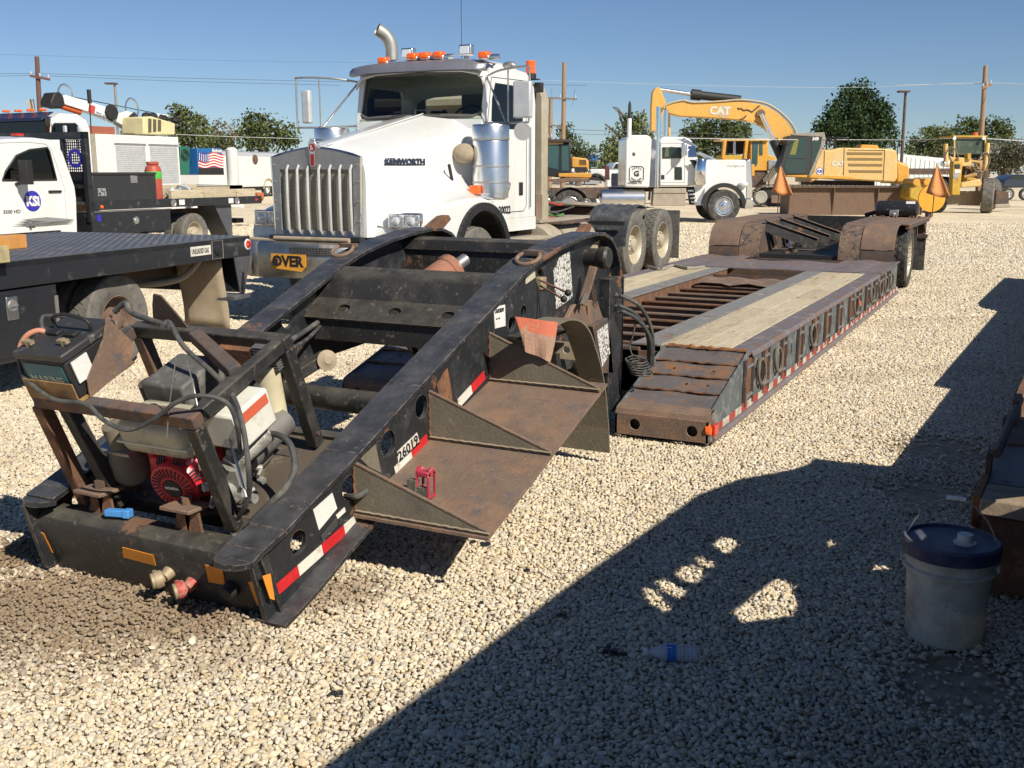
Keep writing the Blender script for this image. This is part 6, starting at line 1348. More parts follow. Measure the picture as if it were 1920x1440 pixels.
# load on the pickup bed
def ontop(name, label, cat, mb, m, bevel=.01, group=None): return tag(mb.xf(ft.M).build(name, m, None, bevel=bevel), label, cat, group)
a = ft.x(170,372,-.06); b_ = ft.x(290,369,-.06); tz = ft.x(285,323,-.06).z
tbx = thing('tool_box', 'long black steel toolbox at the front of the pickup flatbed', 'toolbox', ft.M @ V(-.3,a.y,zb), yawT)
MB().box(-.30,.30,.02,b_.y-a.y,0,tz-zb-.05).build('body', mat('satin_black_box', (.03,.031,.033), .45), tbx, local=True, bevel=.015)
MB().box(-.31,.315,.01,b_.y-a.y+.01,tz-zb-.05,tz-zb).build('lid', bpy.data.materials['satin_black_box'], tbx, local=True, bevel=.012)
MB().box(.30,.315,.95,1.12,tz-zb-.20,tz-zb-.06).build('latch', M['steel'], tbx, local=True, bevel=.004)
MB().box(.301,.304,.12,.32,.10,.24).build('decal', mat('scratched_silver_decal', (.3,.3,.3), .5, layers=[((.03,.03,.03), 20, .5, .05)]), tbx, local=True)
a2 = ft.x(280,340,-.25); gz_ = ft.x(280,306,-.25).z
gc = thing('gas_cylinder', 'red gas cylinder with bright green label standing between the toolbox and timbers', 'gas cylinder', ft.M @ V(-.28,a2.y+.15,zb))
H = gz_-zb; rc = mat('faded_red_cylinder', (.42,.075,.05), .5, layers=[((.5,.2,.14), 5, .55, .2)])
MB().lathe([(.15,0),(.16,.03),(.16,H-.14),(.13,H-.06),(.07,H-.02),(.07,H+.01),(0,H+.01)], (0,0,0), (0,0,1), 28).build('body', rc, gc, local=True)
MB().lathe([(.10,H-.04),(.12,H-.02),(.12,H+.03),(.10,H+.03)], (0,0,0), (0,0,1), 20).build('collar', rc, gc, local=True)
MB().lathe([(.1605,H-.30),(.163,H-.29),(.163,H-.17),(.1605,H-.16)], (0,0,0), (0,0,1), 28).build('green_label', mat('bright_green_label', (.08,.45,.06), .5), gc, local=True)
yy = [a2.y+.38, a2.y+1.35, a2.y+2.4, a2.y+2.95]
labs = ['front timber plank of the row along the pickup bed edge', 'middle reddish timber plank lying along the pickup bed edge', 'rearmost timber plank lying along the pickup bed edge']
for k in range(3):
    y0 = yy[k]; y1 = min(yy[k+1]-.02, -.1) if k < 2 else -.12
    ontop('timber_plank', labs[k], 'timber', MB().box(-.14,-.05,y0,y1,zb,zb+.17), M['wood_b'] if k % 2 else M['wood'])
ontop('timber_plank', 'long grey timber lying behind the front planks on the pickup bed', 'timber', MB().box(-.75,-.6,yy[0]-.1,-.3,zb,zb+.22), M['wood_b'])
ontop('timber_plank', 'grey timber on the far side of the pickup bed', 'timber', MB().box(-1.5,-1.35,yy[0]-.2,-.5,zb,zb+.26), M['wood'])
bgp = ft.M @ V(-.35, ft.x(345,350,-.35).y, zb)
bg_ = MB().sph((0,0,.14), .2, .8, 1.0, .7, 16).sph((.05,-.3,.12), .18, .8, 1.3, .6, 14); bg_.v = [tuple(Vector(v)+V(0,0,.03*math.sin(v[1]*30+v[0]*20))) for v in bg_.v]; bg_.v = [tuple(Vector(v)+bgp) for v in bg_.v]
tag(bg_.build('plastic_bag', mat('grey_white_bag', (.5,.5,.5), .5, layers=[((.15,.15,.15), 4, .5, .03)]), None, smooth=70), 'crumpled grey and white plastic bag among the timbers on the pickup bed', 'bag')
# ------------------------------------------------------------------ mechanics service truck behind
fs = Frame((-20.9, 18.75, 0), R(0.0))
sv = thing('service_truck', 'white heavy mechanics truck with crane, roller-shutter body and dark blue sun visor', 'truck', fs.o, 0.0)
def sz(x, y, v=0): return fs.x(x, y, v)
zt_ = sz(207,252).z; y1 = sz(334,257).y; W3 = 2.4; zl = 1.28
ytail = sz(455,345).y
MB().box(-.62,-.0,0,y1,zl,zt_).box(-W3,-W3+.6,0,y1,zl,zt_).box(-W3+.6,-.62,0,.05,zl,zt_-.3).build('service_body', M['white_dull'], sv, local=True, bevel=.012)
MB().box(-.62,-.0,-.012,-.001,zl,zt_).build('body_front_wall', mat('dimmed_tan_wall', (.42,.38,.31), .7), sv, local=True)  # tan carries the weaker light on this wall in its colour
M['shutter'] = mat('dusty_roller_shutter', (.50,.52,.53), .45, .4, layers=[((.56,.53,.48), 3, .52, .25)])
for a, b_ in ((215,271),(279,331)):
    q0 = sz(a,262); q1 = sz(b_,262); top = zt_-.20
    o = MB().box(.0,.012,q0.y-.03,q1.y+.03,top-.05,top+.0).build('shutter_head', M['steel'], sv, local=True)
    nsl = 20
    for k in range(nsl):
        h = (top-.05-zl-.08)/nsl; z = zl+.06+h*k; MB().box(-.02,.006,q0.y,q1.y,z+.004,z+h-.004).build('shutter_slat', M['shutter'], sv, local=True, bevel=.006)
MB().box(-W3,0,y1,ytail,zl-.28,zl-.0).build('rear_deck', M['white_dull'], sv, local=True, bevel=.01)
ar = sz(374,345).y
MB().prism([[(0.0,.62),(ar-.62,.62)] + [(ar+.60*math.cos(R(t)), .62+.56*math.sin(R(t))) for t in range(175,-1,-15)] + [(ytail,.62),(ytail,zl),(0,zl)]], 'x', -.08, -.0).build('body_skirt', M['white_dull'], sv, local=True)
MB().tube([V(.01, ar+.60*math.cos(R(t)), .62+.58*math.sin(R(t))) for t in range(180,-1,-15)], .025, 6).build('arch_trim', M['steel'], sv, local=True)
for x, o_ in ((-.22,1),(-W3+.22,-1)):
    wheel(sv, (x, ar, .52), .52, .28, .30, out=V(o_,0,0), local=True); wheel(sv, (x, -3.3, .52), .52, .28, .30, out=V(o_,0,0), local=True)
MB().box(-1.6,-.8,-4.6,ytail,.6,.9).build('chassis', M['rust_dark'], sv, local=True)
MB().box(-.05,.02,ytail-.3,ytail-.1,zl-.25,zl-.18).build('tail_lamp', M['red_lens'], sv, local=True)
# cab
yc1 = sz(170,260,-.15).y; yc0 = sz(92,250,-.15).y; zc = sz(150,214,-.15).z
cp_ = [(yc0,1.1),(yc0,2.25),(yc0+.10,zc-.14),(yc0+.35,zc+.0),(yc1-.35,zc),(yc1-.08,zc-.12),(yc1,zc-.35),(yc1,1.0)]
ww = px_x(fs, [(97,262),(97,240),(102,231),(142,231),(150,238),(151,262)], -.15)
for _a, _b in ((-.19,-.15),(-W3+.15,-W3+.19)): MB().prism([cp_, ww], 'x', _a, _b).build('cab_side', M['white'], sv, local=True, bevel=.02)
rows = [[V(x, y, z+.04*(1-abs((x+W3/2)/1.05)**2)) for x in [-W3+.15+(W3-.3)*k/8 for k in range(9)]] for y, z in cp_[2:-1]]
g = MB(); loft(g, rows, False, False); g.build('roof', M['white'], sv, local=True, smooth=50)
MB().box(-W3+.17,-.17,yc1-.03,yc1,1.0,zc-.3).build('cab_back', M['white'], sv, local=True)
MB().prism(ww, 'x', -.172, -.168).build('door_glass', M['glass'], sv, local=True)
MB().box(-W3+.25,-.25,yc0+.0,yc0+.012,2.18,zc-.14).build('windscreen', M['glass'], sv, local=True)
MB().box(-W3+.17,-.17,yc0-1.9,yc0,1.0,2.1).build('bonnet', M['white'], sv, local=True, bevel=.1)
MB().prism([(yc0-.22,zc-.20),(yc0-.20,zc-.13),(yc0+.12,zc+.02),(yc0+.14,zc-.0)], 'x', -W3+.1, -.1).build('sun_visor', mat('deep_blue_visor', (.05,.065,.13), .25, .6), sv, local=True, bevel=.01)
for k in range(5):
    x = -.35-(W3-.7)*k/4; MB().obox((x,yc0+.05,zc+.06),(.10,.18,.06)).build('roof_lamp', M['amber'], sv, local=True, bevel=.025)
MB().cyl((-1.25,yc0+.5,zc),(-1.25,yc0+.45,zc+.35),.07,.085,n=16).build('exhaust_tip', M['chrome'], sv, local=True)
MB().box(-.02,.08,yc0+.28,yc0+.34,2.2,2.72).box(-.02,.08,yc0+.7,yc0+.76,2.2,2.72).build('mirror', M['grey_mirror'], sv, local=True, bevel=.02)
MB().box(-1.9,-.3,-.2,.9,zt_-.02,zt_+.20).build('red_brown_tray', mat('brick_red_steel', (.30,.09,.05), .7), sv, local=True)
# crane boom: heel at the back, nose over the cab
crx = -1.2
bt0 = fs.x(112,183,crx); bt1 = fs.x(265,232,crx)
def bpoly(pts, v): return px_x(fs, pts, v)
MB().prism(bpoly([(112,180),(116,178),(205,204),(218,212),(232,208),(250,214),(262,245),(257,253),(243,247),(206,225),(115,196)], crx), 'x', crx-.13, crx+.13).build('crane_boom', M['white'], sv, local=True, bevel=.015)
MB().prism(bpoly([(85,190),(92,174),(103,173),(109,182),(112,198),(104,204),(86,200)], crx), 'x', crx-.2, crx+.2).build('boom_head', M['black'], sv, local=True, bevel=.03)
c = fs.x(209,211,crx+.15); MB().lathe([(.22,0),(.2,.05),(0,.06)], V(crx+.14,c.y,c.z), (1,0,0), 8).build('boom_joint', M['black'], sv, local=True)
q = fs.x(178,208,crx+.135); MB().text('TIGER', V(crx+.137,q.y,q.z-.16), (0,1,-.26), (0,.26,1), .22, .002, .03).build('lettering', mat('grey_lettering', (.25,.25,.26), .5), sv, local=True, smooth=0)
q = fs.x(172,203,crx+.135); MB().obox(V(crx+.136,q.y,q.z-.02),(.003,.2,.2),(R(-15),0,0)).build('boom_badge', mat('red_badge', (.5,.06,.05), .5), sv, local=True)
a, b_ = fs.x(116,199,crx), fs.x(150,210,crx); MB().cyl((crx,a.y,a.z),(crx,b_.y,b_.z),.08,n=12).build('boom_cylinder', mat('orange_cylinder', (.6,.13,.04), .5), sv, local=True)
for px, py in ((122,176),(247,201)):
    c = fs.x(px,py,crx); MB().tube([V(crx,c.y+.22*math.cos(R(t)),c.z-.05+.28*math.sin(R(t))) for t in range(-40,221,26)],.025,6).build('cable_guide', M['polished'], sv, local=True)
a, b_ = fs.x(112,177,crx), fs.x(290,212,crx); MB().cyl((crx,a.y,a.z),(crx,b_.y,b_.z),.012,n=6).build('winch_cable', M['black'], sv, local=True)
a = fs.x(168,190,-.3); b_ = fs.x(171,250,-.3); MB().cyl((-.3,a.y,a.z),(-.3,b_.y,b_.z),.015,n=6).cyl((-.3,a.y,a.z-.05),(-.3,a.y,a.z+.28),.05,n=8).build('whip_aerial', M['black'], sv, local=True)
MB().cyl((crx,bt1.y+.15,1.3),(crx,bt1.y+.15,zt_+.35),.22,n=20).build('crane_column', M['white'], sv, local=True)
c = fs.x(250,245,crx+.2); MB().tube(smoothpath([fs.x(247,214,crx+.2),fs.x(256,226,crx+.25),fs.x(262,240,crx+.25),fs.x(265,250,crx+.2)],4), .10, 8).build('hose_bundle', M['black'], sv, local=True)
# compressor, welder and green unit riding on the body
ca = px_x(fs, [(269,252),(269,219),(285,218),(329,231),(329,254)], -.3)
cm = thing('air_compressor', 'cream yellow compressor with three dark vents on top of the service body', 'compressor', fs.M @ V(-.75,ca[0][0],zt_))
Mi_ = Matrix.Translation(-Vector(cm.location)) @ fs.M
cry = mat('cream_yellow_enclosure', (.62,.55,.30), .5, layers=[((.5,.42,.25), 4, .58, .2)])
MB().prism([(y, max(z, zt_+.01)) for y, z in ca], 'x', -1.1, -.3).xf(Mi_).build('enclosure', cry, cm, local=True, bevel=.04)
for k in range(3):
    q = px_x(fs, [(278+9*k,249-1*k),(278+9*k,222+1*k),(284+9*k,223+1*k),(284+9*k,248-1*k)], -.295); MB().prism(q, 'x', -.302, -.292).xf(Mi_).build('vent', mat('dark_vent', (.10,.085,.05), .7) if k == 0 else bpy.data.materials['dark_vent'], cm, local=True)
q = px_x(fs, [(290,222),(290,213),(312,215),(312,224)], -.6); MB().prism(q, 'x', -.95, -.5).xf(Mi_).build('top_tank', M['decal_white'], cm, local=True, bevel=.04)
g = MB(); rj = random.Random(3)
for k in range(8): a = fs.x(280+6*k, 217+1.2*k, -.6); g.sph((a.x+rj.uniform(-.2,.2),a.y,a.z), .12, 1, 1.2, .8, 10)
g.xf(Mi_).build('top_hoses', M['black'], cm, local=True, kind='stuff')
gp_ = px_x(fs, [(338,328),(338,274),(356,275),(356,328)], -.25)
gu = thing('green_unit', 'tall narrow green machine with a round fan on the service truck deck', 'machine', fs.M @ V(-.5,gp_[0][0],zl))
Mi_ = Matrix.Translation(-Vector(gu.location)) @ fs.M
MB().prism([(y, max(z,zl+.01)) for y, z in gp_], 'x', -.9, -.25).xf(Mi_).build('case', mat('dark_green_case', (.02,.13,.085), .5), gu, local=True, bevel=.015)
c = fs.x(347,291,-.24); g = MB()
for k in range(4): g.tube([V(-.24,c.y+.035*(k+1.4)*math.cos(t),c.z+.035*(k+1.4)*math.sin(t)) for t in [2*math.pi*j/18 for j in range(18)]],.008,5,closed=True)
g.xf(Mi_).build('fan_guard', M['black'], gu, local=True, kind='stuff')
wp = px_x(fs, [(372,328),(370,278),(416,278),(420,328)], -.15)
wl = thing('welder_generator', 'blue welder generator with a waving stars-and-stripes print on its side', 'welder', fs.M @ V(-.5,wp[0][0],zl))
Mi_ = Matrix.Translation(-Vector(wl.location)) @ fs.M
MB().prism([(y, max(z,zl+.01)) for y, z in wp], 'x', -1.1, -.155).xf(Mi_).build('case', mat('welder_blue', (.02,.12,.33), .4), wl, local=True, bevel=.02)
MB().prism(px_x(fs, [(372,328),(372,315),(419,315),(420,328)], -.15), 'x', -.155, -.145).xf(Mi_).build('control_panel', M['black'], wl, local=True)
# flag print: red and white wavy stripes and a starred blue corner
fm = [mat('flag_red', (.50,.045,.05), .5, var=.03), M['decal_white'], mat('flag_blue', (.045,.05,.22), .5, var=.03)]
g = MB(); A = lambda u, v: fs.x(372+47*u, 287+28*v + 2.2*math.sin(u*9-.8), -.148)
for k in range(11):
    v0, v1 = k/11, (k+1)/11
    for i in range(14):
        u0, u1 = i/14, (i+1)/14
        if u1 <= .42 and v1 <= .56: continue
        g.add([A(u0,v0),A(u1,v0),A(u1,v1),A(u0,v1)], [(0,1,2,3)], k % 2)
g.add([A(0,0)+V(.001,0,0),A(.42,0)+V(.001,0,0),A(.42,.56)+V(.001,0,0),A(0,.56)+V(.001,0,0)], [(0,1,2,3)], 2)
for i in range(5):
    for j in range(5):
        a = A(.04+.085*i, .06+.10*j)+V(.003,0,0); g.add([a+V(0,.02*math.cos(R(72*k)),.02*math.sin(R(72*k))) for k in range(5)], [(0,1,2,3,4)], 1)
g.xf(Mi_).build('flag_print', fm, wl, local=True, smooth=0)
q = fs.x(398,285,-.14); MB().text('Bobcat', V(-.146,q.y,q.z), (0,1,0), (0,0,1), .14, .002, .03).xf(Mi_).build('lettering', M['decal_white'], wl, local=True, smooth=0)
q = fs.x(440,300,-.3); cl_ = MB().lathe([(.16,0),(.17,.02),(.17,1.0),(.10,1.06),(0,1.07)], V(-.4,q.y,zl), (0,0,1), 24).xf(fs.M).build('white_cylinder', M['white_dull']); tag(cl_, 'upright white tank with a tan base behind the flag-printed welder', 'tank')
tag(MB().obox(fs.M @ V(-.5,ytail+.75,zl-.45), (.2,1.2,.12)).obox(fs.M @ V(-.5,ytail+1.2,zl-.35),(.3,.3,.2)).build('vice_mount', mat('rusty_orange_casting', (.42,.13,.05), .7), None, bevel=.02), 'rusty orange hitch mount sticking out behind the service truck', 'hitch')
# ------------------------------------------------------------------ white enclosed cargo trailer
dT = 62; o_ = far(518, dT); fc = Frame((o_.x, o_.y, gz(o_.x, o_.y)), R(10))
ct = thing('cargo_trailer', 'long white enclosed cargo trailer with grey roof and a small round side vent', 'trailer', fc.o, R(10))
cpx = [(380,345),(380,279),(392,273),(520,286),(520,349)]
P_ = px_x(fc, [(395,273),(522,286),(522,349),(395,345)], 0); yA = min(p[0] for p in P_)-1.0; yB = max(p[0] for p in P_); ztp = P_[1][1]; zbt = P_[2][1]
MB().box(-2.5,0,yA,yB+1.5,zbt,ztp-.25).build('body', M['white_dull'], ct, local=True, bevel=.03)
MB().prism([(-2.5,ztp-.25),(0,ztp-.25),(-.1,ztp-.05),(-1.25,ztp+.05),(-2.4,ztp-.05)], 'y', yA, yB+1.5).build('roof', M['grey_mirror'], ct, local=True)
c = fc.x(478,299,0); MB().lathe([(.28,0),(.25,.05),(0,.06)], V(0,c.y,c.z), (1,0,0), 20).build('side_vent', M['rust_dark'], ct, local=True)
c = fc.x(503,347,0)
for dy in (0,1.0):
    wheel(ct, (-.15, c.y+dy, .42), .42, .2, .22, local=True, rm='white_dull')
    MB().tube([V(.02,c.y+dy+.55*math.cos(R(t)),.45+.55*math.sin(R(t))) for t in range(0,181,20)],.05,6).build('wheel_arch', M['beige_flap'], ct, local=True)
MB().box(-2.4,-.1,yA,yB+1.4,zbt-.2,zbt).build('chassis', M['black'], ct, local=True)
# ------------------------------------------------------------------ white long-nose tractor, side on, facing right
def framed(name, label, cat, pxx, dep, yaw=None):
    o = far(pxx, dep); yaw = AZ if yaw is None else yaw; o.z = gz(o.x, o.y); return thing(name, label, cat, o, yaw), Frame(o, yaw)
pb, fp = framed('long_nose_truck', 'white long-nosed sleeper tractor parked side-on facing right, with chrome stacks and polished front wheel', 'truck', 1290, 34.6)
def slab(fr, pts, v, d, name, m, par, bevel=.01, holes=()):
    return MB().prism([fr.q(pts, v)] + [fr.q(h, v) for h in holes], 'y', v, v+d).build(name, m, par, bevel=bevel, local=True)
WP = 2.3
slab(fp, [(1171,351),(1173,262),(1178,255),(1186,253),(1213,253),(1220,256),(1222,263),(1218,352)], .0, WP, 'sleeper', M['white'], pb, .06)
slab(fp, [(1186,286),(1191,286),(1191,292),(1186,292)], -.01, .01, 'sleeper_window', M['rust_dark'], pb, 0)
fp_logo = fp.q([(1178,311),(1208,311),(1208,341),(1178,341)], -.012)
a, b_ = fp.y(1180,340,-.012), fp.y(1207,312,-.012)
MB().tube([V(x,-.012,z) for x,z in [(a.x+.06,a.z),(b_.x-.06,a.z),(b_.x,a.z+.06),(b_.x,b_.z-.06),(b_.x-.06,b_.z),(a.x+.06,b_.z),(a.x,b_.z-.06),(a.x,a.z+.06)]], .012, 5, closed=True).build('logo_border', M['ink'], pb, local=True)
cx, cz = (a.x+b_.x)/2, (a.z+b_.z)/2
MB().text('G', V(cx,-.014,cz-.07), (1,0,0), (0,0,1), .24, .002, .04, align='CENTER').build('logo_lettering', M['ink'], pb, local=True, smooth=0)
g = MB()
for t, a0, a1, sgn in (('GREEN', 140, 40, 1), ('HEAVY HAUL', 215, 325, -1)):
    for i, ch in enumerate(t):
        an = R(a0 + (a1-a0)*(i+.5)/len(t)); rr = .20; o = V(cx+rr*math.cos(an), -.014, cz+rr*math.sin(an)); up_ = V(math.cos(an),0,math.sin(an))*sgn; xd = V(math.sin(an),0,-math.cos(an))*sgn
        g.text(ch, o - up_*(.03 if sgn > 0 else .03), xd, up_, .075, .001, .02, align='CENTER')
g.build('logo_lettering', M['ink'], pb, local=True, smooth=0)
q = fp.y(1190,345,-.012); MB().text('ODESSA TX', V(q.x,-.012,q.z-.0), (1,0,0), (0,0,1), .09, .001, .02, align='CENTER').build('lettering', M['ink'], pb, local=True, smooth=0)
slab(fp, [(1219,350),(1221,263),(1238,262),(1236,350)], .06, WP-.12, 'cab_gap_panel', mat('mirror_dark_panel', (.30,.30,.33), .25, .9, layers=[((.5,.5,.52), 2, .5, .2)]), pb, .01)
win = [(1242,297),(1242,276),(1246,273),(1274,273),(1277,297)]
slab(fp, [(1237,349),(1238,262),(1242,257),(1250,256),(1285,257),(1296,262),(1301,275),(1308,297),(1312,300),(1312,345),(1290,349)], .12, WP-.24, 'cab', M['white'], pb, .04)
slab(fp, [(1242,297),(1242,276),(1278,276),(1278,297)], .10, .012, 'door_glass', mat('green_black_glass', (.02,.035,.03), .1), pb, 0)
slab(fp, [(1246,294),(1248,277),(1254,277),(1254,294)], .094, .006, 'glass_reflection', mat('green_reflection', (.10,.12,.05), .6), pb, 0)  # reflection painted as a green strip in front of the glass
slab(fp, [(1265,337),(1265,313),(1279,313),(1279,337)], .10, .015, 'lower_glass', bpy.data.materials['green_black_glass'], pb, .005)
for pts in ([(1238,342),(1239,268),(1280,268),(1284,300),(1284,342)],):
    MB().tube([V(x,.115,z) for x,z in fp.q(pts,.115)], .010, 5, closed=True).build('door_seam', M['grey_mirror'], pb, local=True)
slab(fp, [(1240,328),(1246,328),(1246,336),(1240,336)], .10, .02, 'door_handle', M['black'], pb, .004)
MB().prism(fp.q([(1277,262),(1284,258),(1310,274),(1308,277),(1299,272)], 0), 'y', .1, WP-.1).build('sun_visor', mat('blue_grey_visor', (.25,.27,.33), .3, .5), pb, local=True)
slab(fp, [(1291,294),(1291,274),(1303,274),(1307,294)], .10, .02, 'windscreen_edge', mat('blue_glass', (.03,.07,.16), .1), pb, 0)
slab(fp, [(1278,292),(1278,270),(1282,267),(1288,268),(1289,290),(1285,293)], -.25, .2, 'mirror', M['polished'], pb, .03)
MB().cyl(fp.y(1292,280,-.1), fp.y(1258,318,-.02), .02, n=6).cyl(fp.y(1270,262,-.1), fp.y(1290,262,-.15), .015, n=6).build('mirror_arm', M['polished'], pb, local=True)
# bonnet with wheel arch
wc = fp.y(1357.5,382,0); wr = 30*34.6/1950*1.02
arc_px = [(1357.5+38*math.cos(R(t)), 384-38*math.sin(R(t))) for t in range(8,173,12)]
slab(fp, [(1302,385),(1306,300),(1310,299),(1398,300),(1399,385)]+arc_px, .04, .05, 'bonnet_side', M['white'], pb, .01)
slab(fp, [(1305,340),(1306,301),(1310,299),(1397,300),(1398,345)], .09, WP-.2, 'bonnet', M['white'], pb, .05)
slab(fp, [(1302,385),(1318,358),(1322,352),(1319,385)], .02, .03, 'splash_panel', mat('grey_shadow_panel', (.30,.31,.34), .4, .5), pb, .005)
g = MB(); prs = [fp.y(1357.5+37*math.cos(R(t)), 383-36*math.sin(R(t)), 0) for t in range(0,186,10)]
for a, b_ in zip(prs, prs[1:]): g.bar(V(a.x,-.02,a.z), V(b_.x,-.02,b_.z), .14, .05, (0,1,0))
g.build('fender_rim', M['black'], pb, local=True)
slab(fp, [(1399,387),(1398,301),(1401,298),(1409,300),(1411,345),(1411,388)], .15, WP-.3, 'radiator_shell', M['chrome'], pb, .03)
slab(fp, [(1397,392),(1398,372),(1413,372),(1413,392)], -.02, WP, 'bumper', M['chrome'], pb, .03)
q = fp.y(1394,345,-.05); MB().sph(q, .13, 1.2, 1, .7, 14).build('headlamp', M['glass_clear'], pb, local=True)
slab(fp, [(1307,345),(1308,300),(1300,300),(1322,302),(1321,343)], -.05, .04, 'cleaner_mount', M['polished'], pb, .01)
q = fp.y(1313,322,0); MB().lathe([(0,-.42),(.17,-.41),(.19,-.38),(.19,.38),(.17,.41),(0,.42)], V(q.x,-.05,q.z), (0,0,1), 24).build('air_cleaner', M['chrome'], pb, local=True)
q = fp.y(1362,313,.03); MB().text('One Eighty Six', V(q.x,.035,q.z), (1,0,.0), (.25,0,1), .10, .002).build('script_lettering', mat('grey_script', (.3,.3,.3), .5), pb, local=True, smooth=0)
MB().prism(fp.q([(1310,287),(1312,284),(1345,298),(1340,300)], .4), 'y', .5, 1.0).build('cowl', M['polished'], pb, local=True)
# stacks, tanks, steps
for pxx, y0, y1, v, r_ in ((1235,200,352,.12,.085),(1249,206,258,WP-.15,.085)):
    a, b_ = fp.y(pxx,y0,v), fp.y(pxx,y1,v); MB().cyl((a.x,v,a.z),(a.x,v,b_.z),r_,n=20).build('exhaust_stack', M['chrome'], pb, local=True)
a, b_, c = fp.y(1181,190,.3), fp.y(1181,222,.3), fp.y(1181,256,.3)
MB().tube([V(a.x,.3,a.z+.02),V(a.x,.3,a.z-.1),V(a.x,.3,b_.z)],[.01,.05,.06],10).build('aerial_tip', M['black'], pb, local=True); MB().cyl((a.x,.3,b_.z),(a.x,.3,c.z),.075,n=12).build('aerial_mast', M['white'], pb, local=True)
a, b_ = fp.y(1128,373,0), fp.y(1211,373,0); MB().lathe([(0,0),(.28,.0),(.31,.03),(.31,b_.x-a.x-.03),(.28,b_.x-a.x),(0,b_.x-a.x)], V(a.x,.34,a.z), (1,0,0), 28).build('fuel_tank', M['polished'], pb, local=True)
slab(fp, [(1223,386),(1226,353),(1287,353),(1285,386)], .05, .5, 'battery_box', tn, pb, .02)
slab(fp, [(1225,362),(1287,362),(1287,363),(1225,363)], .04, .01, 'box_seam', M['rust_dark'], pb, 0)
for k in range(4): slab(fp, [(1290+2*k,356+7*k),(1301+2*k,356+7*k),(1301+2*k,359+7*k),(1290+2*k,359+7*k)], .0, .3, 'step', M['polished'], pb, .004)
slab(fp, [(1289,350),(1302,350),(1307,384),(1294,384)], .1, .2, 'step_bracket', M['black'], pb, 0)
slab(fp, [(1030,352),(1300,350),(1300,358),(1030,362)], .6, .1, 'frame_rail', M['rust_dark'], pb, 0); slab(fp, [(1030,352),(1300,350),(1300,358),(1030,362)], WP-.7, .1, 'frame_rail', M['rust_dark'], pb, 0)
MB().tube([fp.y(1212,355,.2),fp.y(1219,352,.2),fp.y(1217,375,.2)], .04, 8).build('pipe', M['black'], pb, local=True)
M['polished_wheel'] = mat('polished_alloy_wheel', (.68,.69,.72), .22, .9, layers=[((.45,.42,.38), 6, .6, .15)])
W90 = -math.pi/2
def wheel_side(par, x, v, z, rad, wid, rim, **kw):
    e = wheel(par, (x, v, z), rad, wid, rim, local=True, **kw); e.rotation_euler = (0, 0, -math.pi/2); return e
wheel_side(pb, wc.x, .14, wr, wr, .28, .31, tm='rubber', rm='polished_wheel', dish=.02); wheel_side(pb, wc.x, WP-.14, wr, wr, .28, .31, tm='rubber', rm='polished_wheel', dish=.02)
for pxx in (1068,1018): q = fp.y(pxx,385,0); wheel_side(pb, q.x, .3, wr, wr, .5, .31, tm='rubber', rm='polished_wheel')
q = fp.y(1069,372,0); MB().sheet([(q.x+.62*math.cos(R(t)), .55+.60*math.sin(R(t))) for t in range(175,4,-10)], 'y', 0, .6, .02).build('half_fender', M['chrome'], pb, local=True)
slab(fp, [(1030,364),(1120,352),(1124,352),(1124,372),(1030,372)], .4, 1.2, 'fifth_wheel_ramp', M['rust_dark'], pb, .02)
# white pickup behind it
pk_, fk = framed('pickup_truck', 'white pickup with black grille peeking out behind the sleeper cab', 'pickup', 1160, 46)
MB().prism(fk.q([(1136,352),(1136,322),(1142,318),(1180,318),(1180,352)], 0), 'y', 0, 1.0).build('front_end', M['white'], pk_, local=True, bevel=.08)
slab(fk, [(1147,349),(1147,325),(1180,325),(1180,349)], -.05, .05, 'grille', mat('navy_black_grille', (.02,.025,.045), .3), pk_, .02)
MB().prism(fk.q([(1145,318),(1152,306),(1158,304),(1185,304),(1185,318)], .6), 'y', .6, 4.5).build('cab', M['white'], pk_, local=True, bevel=.08)
slab(fk, [(1150,316),(1155,307),(1180,307),(1180,316)], .56, .05, 'windscreen', bpy.data.materials['green_black_glass'], pk_, .01)
slab(fk, [(1137,332),(1137,325),(1145,324),(1145,334)], -.04, .05, 'headlamp', M['glass_clear'], pk_, .01)
slab(fk, [(1138,356),(1138,350),(1180,350),(1180,356)], -.1, .2, 'bumper', M['chrome'], pk_, .02)
wheel_side(pk_, fk.y(1141,350,0).x, .9, .4, .4, .26, .24)
# flat deck trailer and dark machine left of it
fdk, ff = framed('flat_trailer', 'low white-sided flat trailer with dark fender between the small excavator and the pickup', 'trailer', 1118, 44)
slab(ff, [(1100,331),(1100,317),(1134,317),(1134,331)], 0, 2, 'side_panel', M['white_dull'], fdk, .02)
slab(ff, [(1098,337),(1100,331),(1136,331),(1136,340)], -.1, 2.2, 'chassis', M['black'], fdk, .02)
q = ff.y(1120,341,0)
for d_ in (0,): wheel_side(fdk, q.x, .1, .42, .42, .3, .22, rm='white_dull')
slab(ff, [(1132,335),(1132,312),(1137,310),(1143,312),(1143,338)], .2, .6, 'winch_post', mat('dark_maroon_steel', (.08,.02,.02), .6), fdk, .03)
MB().tube([ff.y(1106+22*math.cos(R(t))*.7+12, 341-14*math.sin(R(t)), -.12) for t in range(0,181,20)], .06, 6).build('wheel_arch', M['black'], fdk, local=True)
for (x0,y0,x1,y1) in ((1100,330,1090,312),(1090,312,1104,300),(1104,300,1108,335),(1095,345,1105,320),(1098,300,1092,340)): MB().cyl(ff.y(x0,y0,-.4), ff.y(x1,y1,-.4), .025, n=6).build('hose_loop', M['black'], fdk, local=True)
